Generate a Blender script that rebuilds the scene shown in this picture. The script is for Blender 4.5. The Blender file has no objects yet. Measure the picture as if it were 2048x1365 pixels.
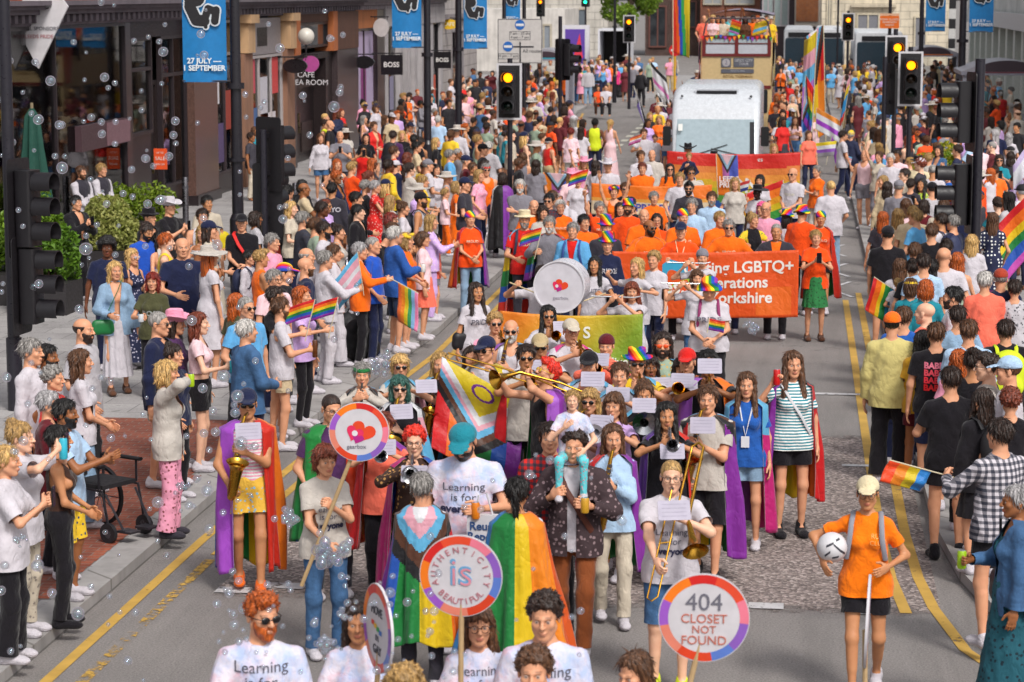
import bpy, math, random
import numpy as np
from mathutils import Vector, Matrix
from mathutils.bvhtree import BVHTree
R = math.radians
rng = random.Random(7)
SC = bpy.context.scene
COL = SC.collection
FPX, CX, CY, CAMH = 4800.0, 1024.0, 682.5, 5.2
PITCH = math.atan(697.5 / FPX)
YAW = math.atan(576 * math.cos(PITCH) / FPX)
cam_data = bpy.data.cameras.new('camera')
cam = bpy.data.objects.new('camera', cam_data)
COL.objects.link(cam)
cam.location = (0, 0, CAMH)
cam.rotation_euler = (R(90) - PITCH, 0, YAW)
cam_data.sensor_width = 36
cam_data.lens = FPX * 36 / 2048
cam_data.clip_end = 2000
cam_data.dof.use_dof = True
cam_data.dof.focus_distance = 25
cam_data.dof.aperture_fstop = 4.5
SC.camera = cam
SC.view_settings.view_transform = 'Standard'
SC.view_settings.look = 'None'
SC.view_settings.exposure = 0.46
SC.view_settings.gamma = 1
SC.cycles.use_denoising = True
SC.cycles.max_bounces = 6
SC.cycles.transparent_max_bounces = 24
SC.cycles.caustics_reflective = False
SC.cycles.caustics_refractive = False
SUN_EL, SUN_ROT = R(48), R(148)
world = bpy.data.worlds.new('World')
SC.world = world
world.use_nodes = True
wn, wl = world.node_tree.nodes, world.node_tree.links
sky = wn.new('ShaderNodeTexSky')
sky.sky_type = 'NISHITA'
sky.sun_disc = False
sky.sun_elevation = SUN_EL
sky.sun_rotation = SUN_ROT
sky.dust_density = 4.0
sky.air_density = 1.0
hs = wn.new('ShaderNodeHueSaturation')
hs.inputs['Saturation'].default_value = 0.25
wl.new(sky.outputs[0], hs.inputs['Color'])
wl.new(hs.outputs[0], wn['Background'].inputs['Color'])
wn['Background'].inputs['Strength'].default_value = 0.115
sun_data = bpy.data.lights.new('sun', 'SUN')
sun_data.energy = 1.6
sun_data.angle = R(11)
sun_data.color = (1, 0.96, 0.9)
sun = bpy.data.objects.new('sun', sun_data)
COL.objects.link(sun)
_sd = Vector((math.sin(SUN_ROT) * math.cos(SUN_EL), math.cos(SUN_ROT) * math.cos(SUN_EL), math.sin(SUN_EL)))
sun.rotation_euler = (-_sd).to_track_quat('-Z', 'Y').to_euler()
_rot = cam.rotation_euler.to_matrix()
def ray(px, py):
 return _rot @ Vector(((px - CX) / FPX, -(py - CY) / FPX, -1))
def W(px, py, z=0.0):
 d = ray(px, py)
 t = (z - CAMH) / d.z
 return Vector((d.x * t, d.y * t, z))
def WY(px, py, Y):
 d = ray(px, py)
 t = Y / d.y
 return Vector((d.x * t, Y, CAMH + d.z * t))
def WX(px, py, X):
 d = ray(px, py)
 t = X / d.x
 return Vector((X, d.y * t, CAMH + d.z * t))
def lin(h):
 h = h.lstrip('#')
 c = [int(h[i:i + 2], 16) / 255 for i in (0, 2, 4)]
 return tuple(((v + 0.055) / 1.055) ** 2.4 if v > 0.04045 else v / 12.92 for v in c)
MATS = {}
class N:
 def __init__(s, name):
  s.m = bpy.data.materials.new(name); s.m.use_nodes = True
  s.t = s.m.node_tree; s.b = s.t.nodes['Principled BSDF']
 def n(s, typ, **kw):
  nd = s.t.nodes.new('ShaderNode' + typ)
  for k, v in kw.items(): setattr(nd, k, v)
  return nd
 def l(s, a, b): s.t.links.new(a, b)
 def set(s, **kw):
  for k, v in kw.items(): s.b.inputs[k.replace('_', ' ')].default_value = v
 def coord(s, kind='Object', scale=None):
  c = s.n('TexCoord').outputs[kind]
  if scale:
   mp = s.n('Mapping'); mp.inputs['Scale'].default_value = scale; s.l(c, mp.inputs[0]); c = mp.outputs[0]
  return c
 def noise(s, co, sc, det=3, rough=.55):
  t = s.n('TexNoise'); t.inputs['Scale'].default_value = sc; t.inputs['Detail'].default_value = det
  t.inputs['Roughness'].default_value = rough
  if co: s.l(co, t.inputs['Vector'])
  return t.outputs['Fac']
 def ramp(s, fac, stops, interp='LINEAR'):
  r = s.n('ValToRGB'); e = r.color_ramp; e.interpolation = interp
  while len(e.elements) < len(stops): e.elements.new(.5)
  for el, (p, c) in zip(e.elements, stops):
   el.position = p; el.color = (*c, 1) if len(c) == 3 else c
  s.l(fac, r.inputs[0]); return r.outputs[0]
 def mix(s, fac, a, b, typ='MIX'):
  m = s.n('MixRGB', blend_type=typ)
  for inp, v in ((m.inputs[0], fac), (m.inputs[1], a), (m.inputs[2], b)):
   if isinstance(v, (int, float)): inp.default_value = v
   elif isinstance(v, tuple): inp.default_value = (*v, 1)[:4]
   else: s.l(v, inp)
  return m.outputs[0]
 def math(s, op, a, b=None):
  m = s.n('Math', operation=op)
  for inp, v in zip(m.inputs, (a, b)):
   if v is None: continue
   if isinstance(v, (int, float)): inp.default_value = v
   else: s.l(v, inp)
  return m.outputs[0]
 def bump(s, h, st=.3, dist=.01):
  b = s.n('Bump'); b.inputs['Strength'].default_value = st; b.inputs['Distance'].default_value = dist
  s.l(h, b.inputs['Height']); s.l(b.outputs[0], s.b.inputs['Normal'])
 def col(s, c):
  if isinstance(c, tuple): s.b.inputs['Base Color'].default_value = (*c, 1)
  else: s.l(c, s.b.inputs['Base Color'])
def grey(v): return (v, v, v)
def mat(name):
 if name in MATS: return MATS[name]
 m = N(name); MATS[name] = m.m
 MATDEF.get(name.split(':')[0], MATDEF['plain'])(m, name)
 return m.m
def m_plain(m, name):
 p = name.split(':')
 c = lin(p[1]); rough = float(p[2]) if len(p) > 2 else .55; met = float(p[3]) if len(p) > 3 else 0
 co = m.coord('Object')
 f = m.noise(co, 9, 4)
 m.col(m.mix(.22, c, m.ramp(f, [(.3, grey(.35)), (.7, grey(1))]), 'MULTIPLY'))
 m.l(m.ramp(m.noise(co, 22, 3), [(.3, grey(max(rough - .1, .02))), (.7, grey(min(rough + .1, 1)))]), m.b.inputs['Roughness'])
 m.set(Metallic=met)
def objcol(m): return m.n('ObjectInfo').outputs['Color']
def m_skin(m, name):
 a = m.n('Attribute', attribute_name='feat')
 sp = m.n('SeparateColor'); m.l(a.outputs['Color'], sp.inputs[0])
 oc = objcol(m); co = m.coord('Object')
 base = m.mix(.35, oc, m.ramp(m.noise(co, 14, 3), [(.3, (.75, .55, .48)), (.7, grey(1))]), 'MULTIPLY')
 c = m.mix(sp.outputs[0], base, m.mix(.62, oc, (.38, .07, .07)))
 c = m.mix(sp.outputs[1], c, (.035, .022, .016))
 c = m.mix(sp.outputs[2], c, (.42, .39, .37))
 m.col(c); m.set(Roughness=.5)
 m.b.inputs['Specular IOR Level'].default_value = .35
def m_hair(m, name):
 co = m.coord('Object', (60, 60, 9)); oc = objcol(m)
 f = m.noise(co, 1.0, 4, .6)
 m.col(m.mix(1, oc, m.ramp(f, [(.3, grey(.25)), (.5, grey(.9)), (.7, grey(1.8))]), 'MULTIPLY'))
 m.bump(f, 1, .012); m.set(Roughness=.42)
def creases(m):
 co = m.coord('Object', (1, 1, .7)); w = m.mix(.12, co, m.n('TexNoise').outputs['Color'], 'ADD')
 r1 = m.math('ABSOLUTE', m.math('SUBTRACT', m.noise(w, 6.5, 2, .5), .5)); r2 = m.math('ABSOLUTE', m.math('SUBTRACT', m.noise(w, 15, 2, .5), .5))
 return m.math('ADD', m.math('MULTIPLY', r1, 2.2), m.math('MULTIPLY', r2, .8))
def m_cloth(m, name):
 co = m.coord('Object'); oc = objcol(m)
 f = m.noise(co, 7, 4)
 m.col(m.mix(.55, oc, m.ramp(f, [(.3, grey(.76)), (.7, grey(1.06))]), 'MULTIPLY'))
 m.bump(creases(m), .55, .03)
 m.set(Roughness=.88); m.b.inputs['Sheen Weight'].default_value = .15
 m.b.inputs['Specular IOR Level'].default_value = .2
def m_denim(m, name):
 co = m.coord('Object'); oc = objcol(m)
 f = m.noise(m.coord('Object', (1, 1, .35)), 9, 5, .6)
 g = m.noise(m.coord('Object', (220, 220, 60)), 1, 2)
 c = m.mix(.75, oc, m.ramp(f, [(.28, grey(.55)), (.6, grey(1)), (.8, grey(1.5))]), 'MULTIPLY')
 m.col(m.mix(.3, c, m.ramp(g, [(.3, grey(.5)), (.7, grey(1.2))]), 'MULTIPLY'))
 m.bump(m.noise(co, 16, 4), .7, .02); m.set(Roughness=.9)
def m_tiedye(m, name):
 co = m.coord('Object')
 a = m.ramp(m.noise(co, 5, 4, .7), [(.47, grey(0)), (.66, grey(1))])
 b = m.ramp(m.noise(m.coord('Object', (1.3, 1.1, .9)), 4.5, 4, .7), [(.47, grey(0)), (.65, grey(1))])
 c = m.mix(m.math('MULTIPLY', a, .8), (.66, .62, .70), (.66, .36, .44)); c = m.mix(m.math('MULTIPLY', b, .8), c, (.36, .48, .74))
 m.col(c); m.bump(creases(m), .55, .03); m.set(Roughness=.88)
def pat(m, fac, a=None, b=(.8, .8, .78)):
 m.col(m.mix(fac, a if a is not None else objcol(m), b)); m.set(Roughness=.88)
 m.bump(creases(m), .5, .03)
def m_stripes(m, name):
 w = m.n('TexWave', bands_direction='Z'); w.inputs['Scale'].default_value = 11; w.inputs['Distortion'].default_value = .6
 m.l(m.coord('Object'), w.inputs[0]); pat(m, m.ramp(w.outputs['Fac'], [(.45, grey(0)), (.5, grey(1))]))
def m_plaid(m, name):
 co = m.coord('Object'); fs = []
 for d in 'XZ':
  w = m.n('TexWave', bands_direction=d); w.inputs['Scale'].default_value = 6.5; w.inputs['Distortion'].default_value = .4
  m.l(co, w.inputs[0]); fs.append(m.ramp(w.outputs['Fac'], [(.5, grey(0)), (.56, grey(.75))]))
 a_ = m.mix(1, fs[0], fs[1], 'ADD'); m.col(m.mix(a_, objcol(m), (.03, .032, .05))); m.set(Roughness=.88); m.bump(creases(m), .5, .03)
def m_floral(m, name):
 b = lin(name.split(':')[1]) if ':' in name else (.75, .75, .75)
 v = m.n('TexVoronoi'); v.inputs['Scale'].default_value = 24; v.inputs['Randomness'].default_value = 1
 m.l(m.coord('Object'), v.inputs['Vector'])
 f = m.math('ADD', v.outputs['Distance'], m.math('MULTIPLY', m.noise(m.coord('Object'), 60, 2), .35))
 pat(m, m.ramp(f, [(.42, grey(1)), (.5, grey(0))]), None, b)
def m_dots(m, name):
 v = m.n('TexVoronoi'); v.inputs['Scale'].default_value = 17; v.inputs['Randomness'].default_value = .25
 m.l(m.coord('Object'), v.inputs['Vector'])
 pat(m, m.ramp(v.outputs['Distance'], [(.27, grey(1)), (.31, grey(0))]))
RAINBOW = ['d9141c', 'f07a12', 'f2cf10', '17813a', '1a49b0', '8a2aa0']
def m_rainbow(m, name):
 co = m.n('SeparateXYZ'); m.l(m.coord('Object'), co.inputs[0])
 f = m.math('FRACT', m.math('ADD', m.math('MULTIPLY', co.outputs[0], 5.5), m.math('MULTIPLY', co.outputs[2], 4)))
 st = [(i / 6, lin(c)) for i, c in enumerate(RAINBOW)]
 m.col(m.ramp(f, st, 'CONSTANT')); m.set(Roughness=.85); m.bump(m.noise(m.coord('Object'), 30, 3), .4, .01)
def m_vcol(m, name):
 a = m.n('Attribute', attribute_name='Col'); co = m.coord('Object')
 m.col(m.mix(.25, a.outputs['Color'], m.ramp(m.noise(co, 6, 4), [(.3, grey(.75)), (.7, grey(1.1))]), 'MULTIPLY'))
 m.bump(creases(m), .45, .03)
 m.set(Roughness=.5); m.b.inputs['Sheen Weight'].default_value = .2
 tr = m.n('BsdfTranslucent'); m.l(a.outputs['Color'], tr.inputs[0])
 mx = m.n('MixShader'); mx.inputs[0].default_value = .25
 out = m.t.nodes['Material Output']
 m.l(m.b.outputs[0], mx.inputs[1]); m.l(tr.outputs[0], mx.inputs[2]); m.l(mx.outputs[0], out.inputs[0])
def m_vplain(m, name):
 a = m.n('Attribute', attribute_name='Col'); m.col(a.outputs['Color']); m.set(Roughness=.8)
 m.bump(m.noise(m.coord('Object'), 9, 3), .3, .02)
MATDEF = dict(plain=m_plain, skin=m_skin, hair=m_hair, cloth=m_cloth, denim=m_denim, tiedye=m_tiedye, stripes=m_stripes,
              plaid=m_plaid, floral=m_floral, dots=m_dots, rainbow=m_rainbow, vcol=m_vcol, vplain=m_vplain)
def mesh_np(name, V, F, smooth=True, mats=(), feat=None, colv=None):
 V = np.asarray(V, np.float32).reshape(-1, 3)
 Fs = F if isinstance(F, list) else [F]
 Fs = [np.asarray(f, np.int32) for f in Fs if len(f)]
 me = bpy.data.meshes.new(name)
 me.vertices.add(len(V)); me.vertices.foreach_set('co', V.ravel())
 loops = np.concatenate([f.ravel() for f in Fs]) if Fs else np.zeros(0, np.int32)
 tot = np.concatenate([np.full(len(f), f.shape[1], np.int32) for f in Fs]) if Fs else np.zeros(0, np.int32)
 me.loops.add(len(loops)); me.loops.foreach_set('vertex_index', loops)
 me.polygons.add(len(tot))
 me.polygons.foreach_set('loop_start', np.concatenate([[0], np.cumsum(tot)[:-1]]).astype(np.int32))
 me.polygons.foreach_set('use_smooth', np.full(len(tot), smooth))
 me.update(calc_edges=True)
 for nm, arr in (('feat', feat), ('Col', colv)):
  if arr is not None:
   arr = np.asarray(arr, np.float32)
   dom = 'POINT' if len(arr) == len(V) else 'CORNER'
   if dom == 'CORNER' and len(arr) == len(tot): arr = np.repeat(arr, tot, axis=0)
   at = me.color_attributes.new(nm, 'FLOAT_COLOR', dom)
   at.data.foreach_set('color', np.hstack([arr[:, :3], np.ones((len(arr), 1), np.float32)]).ravel().astype(np.float32))
 for m in mats: me.materials.append(mat(m) if isinstance(m, str) else m)
 return me
def link(name, me, parent=None, loc=None, rz=None, color=None):
 o = bpy.data.objects.new(name, me); COL.objects.link(o)
 if parent is not None: o.parent = parent
 if loc is not None: o.location = loc
 if rz is not None: o.rotation_euler = (0, 0, rz)
 if color is not None: o.color = (*color, 1)
 return o
def tag(o, label=None, cat=None, group=None, kind=None):
 if label: o['label'] = label
 if cat: o['category'] = cat
 if group: o['group'] = group
 if kind: o['kind'] = kind
 return o
def empty(name, loc, rz=0, label=None, cat=None, group=None):
 o = bpy.data.objects.new(name, None); COL.objects.link(o); o.location = loc; o.rotation_euler = (0, 0, rz)
 o.empty_display_size = .1
 return tag(o, label, cat, group)
class MB:
 def __init__(s): s.V = []; s.F = []; s.M = []; s.mi = 0
 def add(s, V, F):
  b = len(s.V); s.V += [tuple(v) for v in V]; s.F += [tuple(i + b for i in f) for f in F]; s.M += [s.mi] * len(F); return s
 def box(s, a, b, bev=0):
  (x0, y0, z0), (x1, y1, z1) = a, b
  V = [(x0, y0, z0), (x1, y0, z0), (x1, y1, z0), (x0, y1, z0), (x0, y0, z1), (x1, y0, z1), (x1, y1, z1), (x0, y1, z1)]
  return s.add(V, [(3, 2, 1, 0), (4, 5, 6, 7), (0, 1, 5, 4), (1, 2, 6, 5), (2, 3, 7, 6), (3, 0, 4, 7)])
 def cbox(s, c, d): return s.box([c[i] - d[i] / 2 for i in range(3)], [c[i] + d[i] / 2 for i in range(3)])
 def rbox(s, a, b, r, axis=2, n=4):
  ax = [i for i in range(3) if i != axis]
  lo = [min(a[i], b[i]) for i in range(3)]; hi = [max(a[i], b[i]) for i in range(3)]
  pts = []
  for cx_, cy_, a0 in ((hi[ax[0]] - r, hi[ax[1]] - r, 0), (lo[ax[0]] + r, hi[ax[1]] - r, 90), (lo[ax[0]] + r, lo[ax[1]] + r, 180), (hi[ax[0]] - r, lo[ax[1]] + r, 270)):
   for k in range(n + 1):
    t = R(a0 + 90 * k / n); pts.append((cx_ + r * math.cos(t), cy_ + r * math.sin(t)))
  V = []
  for h in (lo[axis], hi[axis]):
   for p in pts:
    v = [0, 0, 0]; v[ax[0]], v[ax[1]], v[axis] = p[0], p[1], h; V.append(v)
  m = len(pts)
  return s.add(V, [tuple(range(m))[::-1], tuple(range(m, 2 * m))] + [(i, (i + 1) % m, m + (i + 1) % m, m + i) for i in range(m)])
 def tube(s, pts, rad, n=8, cap=True, flat=1):
  pts = [Vector(p) for p in pts]; k = len(pts)
  rad = [rad] * k if isinstance(rad, (int, float)) else rad
  V = []; up = None
  for i, p in enumerate(pts):
   t = (pts[min(i + 1, k - 1)] - pts[max(i - 1, 0)]).normalized()
   if up is None: up = Vector((0, 0, 1)) if abs(t.z) < .9 else Vector((1, 0, 0))
   a = t.cross(up).normalized(); b = a.cross(t).normalized(); up = b
   for j in range(n):
    q = 2 * math.pi * j / n; V.append(p + (a * math.cos(q) + b * math.sin(q) * flat) * rad[i])
  F = [(i * n + j, i * n + (j + 1) % n, (i + 1) * n + (j + 1) % n, (i + 1) * n + j) for i in range(k - 1) for j in range(n)]
  if cap: F += [tuple(range(n))[::-1], tuple((k - 1) * n + j for j in range(n))]
  return s.add(V, F)
 def lathe(s, prof, c=(0, 0, 0), n=20, axis=2, ang=(0, 360), cap=False):
  V = []; full = ang[1] - ang[0] >= 360; m = n if full else n + 1
  for (r, h) in prof:
   for j in range(m):
    q = R(ang[0] + (ang[1] - ang[0]) * j / n); v = [r * math.cos(q), r * math.sin(q), h]
    if axis == 0: v = [v[2], v[0], v[1]]
    if axis == 1: v = [v[0], v[2], v[1]]
    V.append((v[0] + c[0], v[1] + c[1], v[2] + c[2]))
  F = [(i * m + j, i * m + (j + 1) % m, (i + 1) * m + (j + 1) % m, (i + 1) * m + j) for i in range(len(prof) - 1) for j in range(m if full else n)]
  return s.add(V, F)
 def ball(s, c, r, n=14, sq=(1, 1, 1)):
  k = n // 2
  return s.add(*_sphere(c, r, n, k, sq))
 def build(s, name, mats, parent=None, loc=None, rz=None, smooth=True, color=None, ang=40):
  me = bpy.data.meshes.new(name); me.from_pydata([tuple(v) for v in s.V], [], s.F)
  for m in ([mats] if isinstance(mats, str) else mats): me.materials.append(mat(m))
  me.polygons.foreach_set('material_index', s.M)
  me.update()
  if smooth:
   me.polygons.foreach_set('use_smooth', [True] * len(s.F))
   me.set_sharp_from_angle(angle=R(ang))
  return link(name, me, parent, loc, rz, color)
def _sphere(c, r, n, k, sq):
 V = [(c[0], c[1], c[2] + r * sq[2])]
 for i in range(1, k):
  t = math.pi * i / k
  for j in range(n):
   q = 2 * math.pi * j / n
   V.append((c[0] + r * sq[0] * math.sin(t) * math.cos(q), c[1] + r * sq[1] * math.sin(t) * math.sin(q), c[2] + r * sq[2] * math.cos(t)))
 V.append((c[0], c[1], c[2] - r * sq[2])); e = len(V) - 1
 F = [(0, 1 + j, 1 + (j + 1) % n) for j in range(n)]
 for i in range(k - 2):
  F += [(1 + i * n + j, 1 + (i + 1) * n + j, 1 + (i + 1) * n + (j + 1) % n, 1 + i * n + (j + 1) % n) for j in range(n)]
 F += [(e, 1 + (k - 2) * n + (j + 1) % n, 1 + (k - 2) * n + j) for j in range(n)]
 return V, F
def copy_tree(o, parent=None):
 c = o.copy(); COL.objects.link(c)
 if parent is not None: c.parent = parent
 for ch in list(o.children): copy_tree(ch, c)
 return c
def text_mesh(s, size, bold=0.0, align='CENTER', spacing=1.0, line=1.0, ext=0.002):
 cu = bpy.data.curves.new('lettering', 'FONT'); cu.body = s; cu.size = size; cu.align_x = align; cu.align_y = 'CENTER'
 cu.extrude = ext; cu.offset = bold; cu.space_character = spacing; cu.space_line = line; cu.resolution_u = 3
 o = bpy.data.objects.new('lettering', cu); COL.objects.link(o)
 dg = bpy.context.evaluated_depsgraph_get(); me = bpy.data.meshes.new_from_object(o.evaluated_get(dg))
 bpy.data.objects.remove(o); bpy.data.curves.remove(cu)
 me.name = 'lettering'; me.materials.clear()
 return me
def text(s, size, m, parent, loc, rot=(90, 0, 0), name='lettering', **kw):
 me = text_mesh(s, size, **kw); me.materials.append(mat(m))
 o = link(name, me, parent, loc); o.rotation_euler = [R(a) for a in rot]
 return o
A3 = lambda *p: np.array(p, float)
class Field:
 def __init__(s, lo, hi, h):
  s.h = h
  s.ax = [np.arange(lo[i] - 3 * h, hi[i] + 4 * h, h) for i in range(3)]
  s.D = np.full([len(a) for a in s.ax], 1.0)
 def sub(s, lo, hi):
  sl = []
  for i in range(3):
   a = max(int(np.searchsorted(s.ax[i], lo[i])) - 1, 0); b = min(int(np.searchsorted(s.ax[i], hi[i])) + 1, len(s.ax[i]))
   if b <= a: return None, None
   sl.append(slice(a, b))
  g = [s.ax[0][sl[0]][:, None, None], s.ax[1][sl[1]][None, :, None], s.ax[2][sl[2]][None, None, :]]
  return tuple(sl), g
 def put(s, sl, d, k, op):
  D = s.D[sl]
  if op == 'cut':
   hh = np.maximum(k - np.abs(D + d), 0) / k
   s.D[sl] = np.maximum(D, -d) + hh * hh * k / 4
  else:
   hh = np.maximum(k - np.abs(D - d), 0) / k
   s.D[sl] = np.minimum(D, d) - hh * hh * k / 4
 def cone(s, a, b, ra, rb, k=.03, op='add', flat=None):
  a, b = np.asarray(a, float), np.asarray(b, float); m = max(ra, rb) + k + 3 * s.h
  sl, (x, y, z) = s.sub(np.minimum(a, b) - m, np.maximum(a, b) + m) if s.sub(np.minimum(a, b) - m, np.maximum(a, b) + m)[0] else (None, (0, 0, 0))
  if sl is None: return
  ba = b - a; L = max((ba ** 2).sum(), 1e-9)
  px, py, pz = x - a[0], y - a[1], z - a[2]
  t = np.clip((px * ba[0] + py * ba[1] + pz * ba[2]) / L, 0, 1)
  dx, dy, dz = px - t * ba[0], py - t * ba[1], pz - t * ba[2]
  if flat is not None: dx, dy, dz = dx * flat[0], dy * flat[1], dz * flat[2]
  s.put(sl, np.sqrt(dx * dx + dy * dy + dz * dz) - (ra + (rb - ra) * t), k, op)
 def ell(s, c, r, k=.03, op='add', M=None):
  c, r = np.asarray(c, float), np.asarray(r, float); m = (r.max() if M is not None else r) + k + 3 * s.h
  sl, g = s.sub(c - m, c + m)
  if sl is None: return
  x, y, z = g[0] - c[0], g[1] - c[1], g[2] - c[2]
  if M is not None:
   x, y, z = (M[0, i] * x + M[1, i] * y + M[2, i] * z for i in range(3))
  k0 = np.sqrt((x / r[0]) ** 2 + (y / r[1]) ** 2 + (z / r[2]) ** 2); k1 = np.sqrt((x / r[0] ** 2) ** 2 + (y / r[1] ** 2) ** 2 + (z / r[2] ** 2) ** 2) + 1e-9
  s.put(sl, k0 * (k0 - 1) / k1, k, op)
 def grid(s): return s.ax[0][:, None, None], s.ax[1][None, :, None], s.ax[2][None, None, :]
 def mesh(s):
  D, ax, h = s.D, s.ax, s.h
  S = D < 0
  c = [S[i:S.shape[0] - 1 + i, j:S.shape[1] - 1 + j, k:S.shape[2] - 1 + k] for i in (0, 1) for j in (0, 1) for k in (0, 1)]
  anyc = c[0].copy(); allc = c[0].copy()
  for q in c[1:]: anyc |= q; allc &= q
  act = anyc & ~allc
  I = np.argwhere(act); n = len(I)
  off = [(i, j, k) for i in (0, 1) for j in (0, 1) for k in (0, 1)]
  val = np.stack([D[I[:, 0] + o[0], I[:, 1] + o[1], I[:, 2] + o[2]] for o in off], 1)
  acc = np.zeros((n, 3)); cnt = np.zeros(n)
  for a in range(8):
   for b in range(a + 1, 8):
    d = [off[b][q] - off[a][q] for q in range(3)]
    if sum(map(abs, d)) != 1: continue
    va, vb = val[:, a], val[:, b]; msk = (va < 0) != (vb < 0)
    t = np.where(msk, va / np.where(msk, va - vb, 1), 0)
    p = np.array(off[a])[None, :] + t[:, None] * np.array(d)[None, :]
    acc += p * msk[:, None]; cnt += msk
  V = (I + acc / cnt[:, None]) * h + np.array([a[0] for a in ax])
  idm = np.full(act.shape, -1, np.int64); idm[act] = np.arange(n)
  Q = []
  for axis in range(3):
   s0 = [slice(1, -1)] * 3; s0[axis] = slice(0, -1); s1 = list(s0); s1[axis] = slice(1, None)
   A = S[tuple(s0)]; B = S[tuple(s1)]
   E = np.argwhere(A != B)
   if not len(E): continue
   sg = A[E[:, 0], E[:, 1], E[:, 2]]
   E = E + 1; E[:, axis] -= 1
   u, v = [(1, 2), (2, 0), (0, 1)][axis]
   def at(du, dv):
    P = E.copy(); P[:, u] -= du; P[:, v] -= dv; return idm[P[:, 0], P[:, 1], P[:, 2]]
   q = np.stack([at(1, 1), at(0, 1), at(0, 0), at(1, 0)], 1)
   q[~sg] = q[~sg][:, ::-1]; Q.append(q)
  return V, np.concatenate(Q) if Q else np.zeros((0, 4), int)
def clip(V, Q, g):
 ins = g > 0
 qi = ins[Q].sum(1); keep = Q[qi == 4]; mixd = Q[(qi > 0) & (qi < 4)]
 T = np.concatenate([mixd[:, [0, 1, 2]], mixd[:, [0, 2, 3]]]) if len(mixd) else np.zeros((0, 3), int)
 n0 = len(V); newV = []; edge = {}; F = []
 def cut(a, b):
  k = (a, b) if a < b else (b, a)
  if k not in edge:
   t = g[a] / (g[a] - g[b]); edge[k] = n0 + len(newV); newV.append(V[a] + t * (V[b] - V[a]))
  return edge[k]
 for tri in T.tolist():
  s = [ins[i] for i in tri]
  if all(s): F.append(tri)
  elif sum(s) == 1:
   i = s.index(True); a, b, c = tri[i], tri[(i + 1) % 3], tri[(i + 2) % 3]; F.append([a, cut(a, b), cut(a, c)])
  elif sum(s) == 2:
   i = s.index(False); a, b, c = tri[i], tri[(i + 1) % 3], tri[(i + 2) % 3]
   ab, ac = cut(a, b), cut(a, c); F.append([ab, b, c]); F.append([ab, c, ac])
 V = np.concatenate([V, np.array(newV).reshape(-1, 3)]); F = np.array(F, int).reshape(-1, 3)
 used = np.zeros(len(V), bool); used[keep.ravel()] = True; used[F.ravel()] = True
 mp = np.cumsum(used) - 1
 return V[used], [mp[keep], mp[F]]
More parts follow.
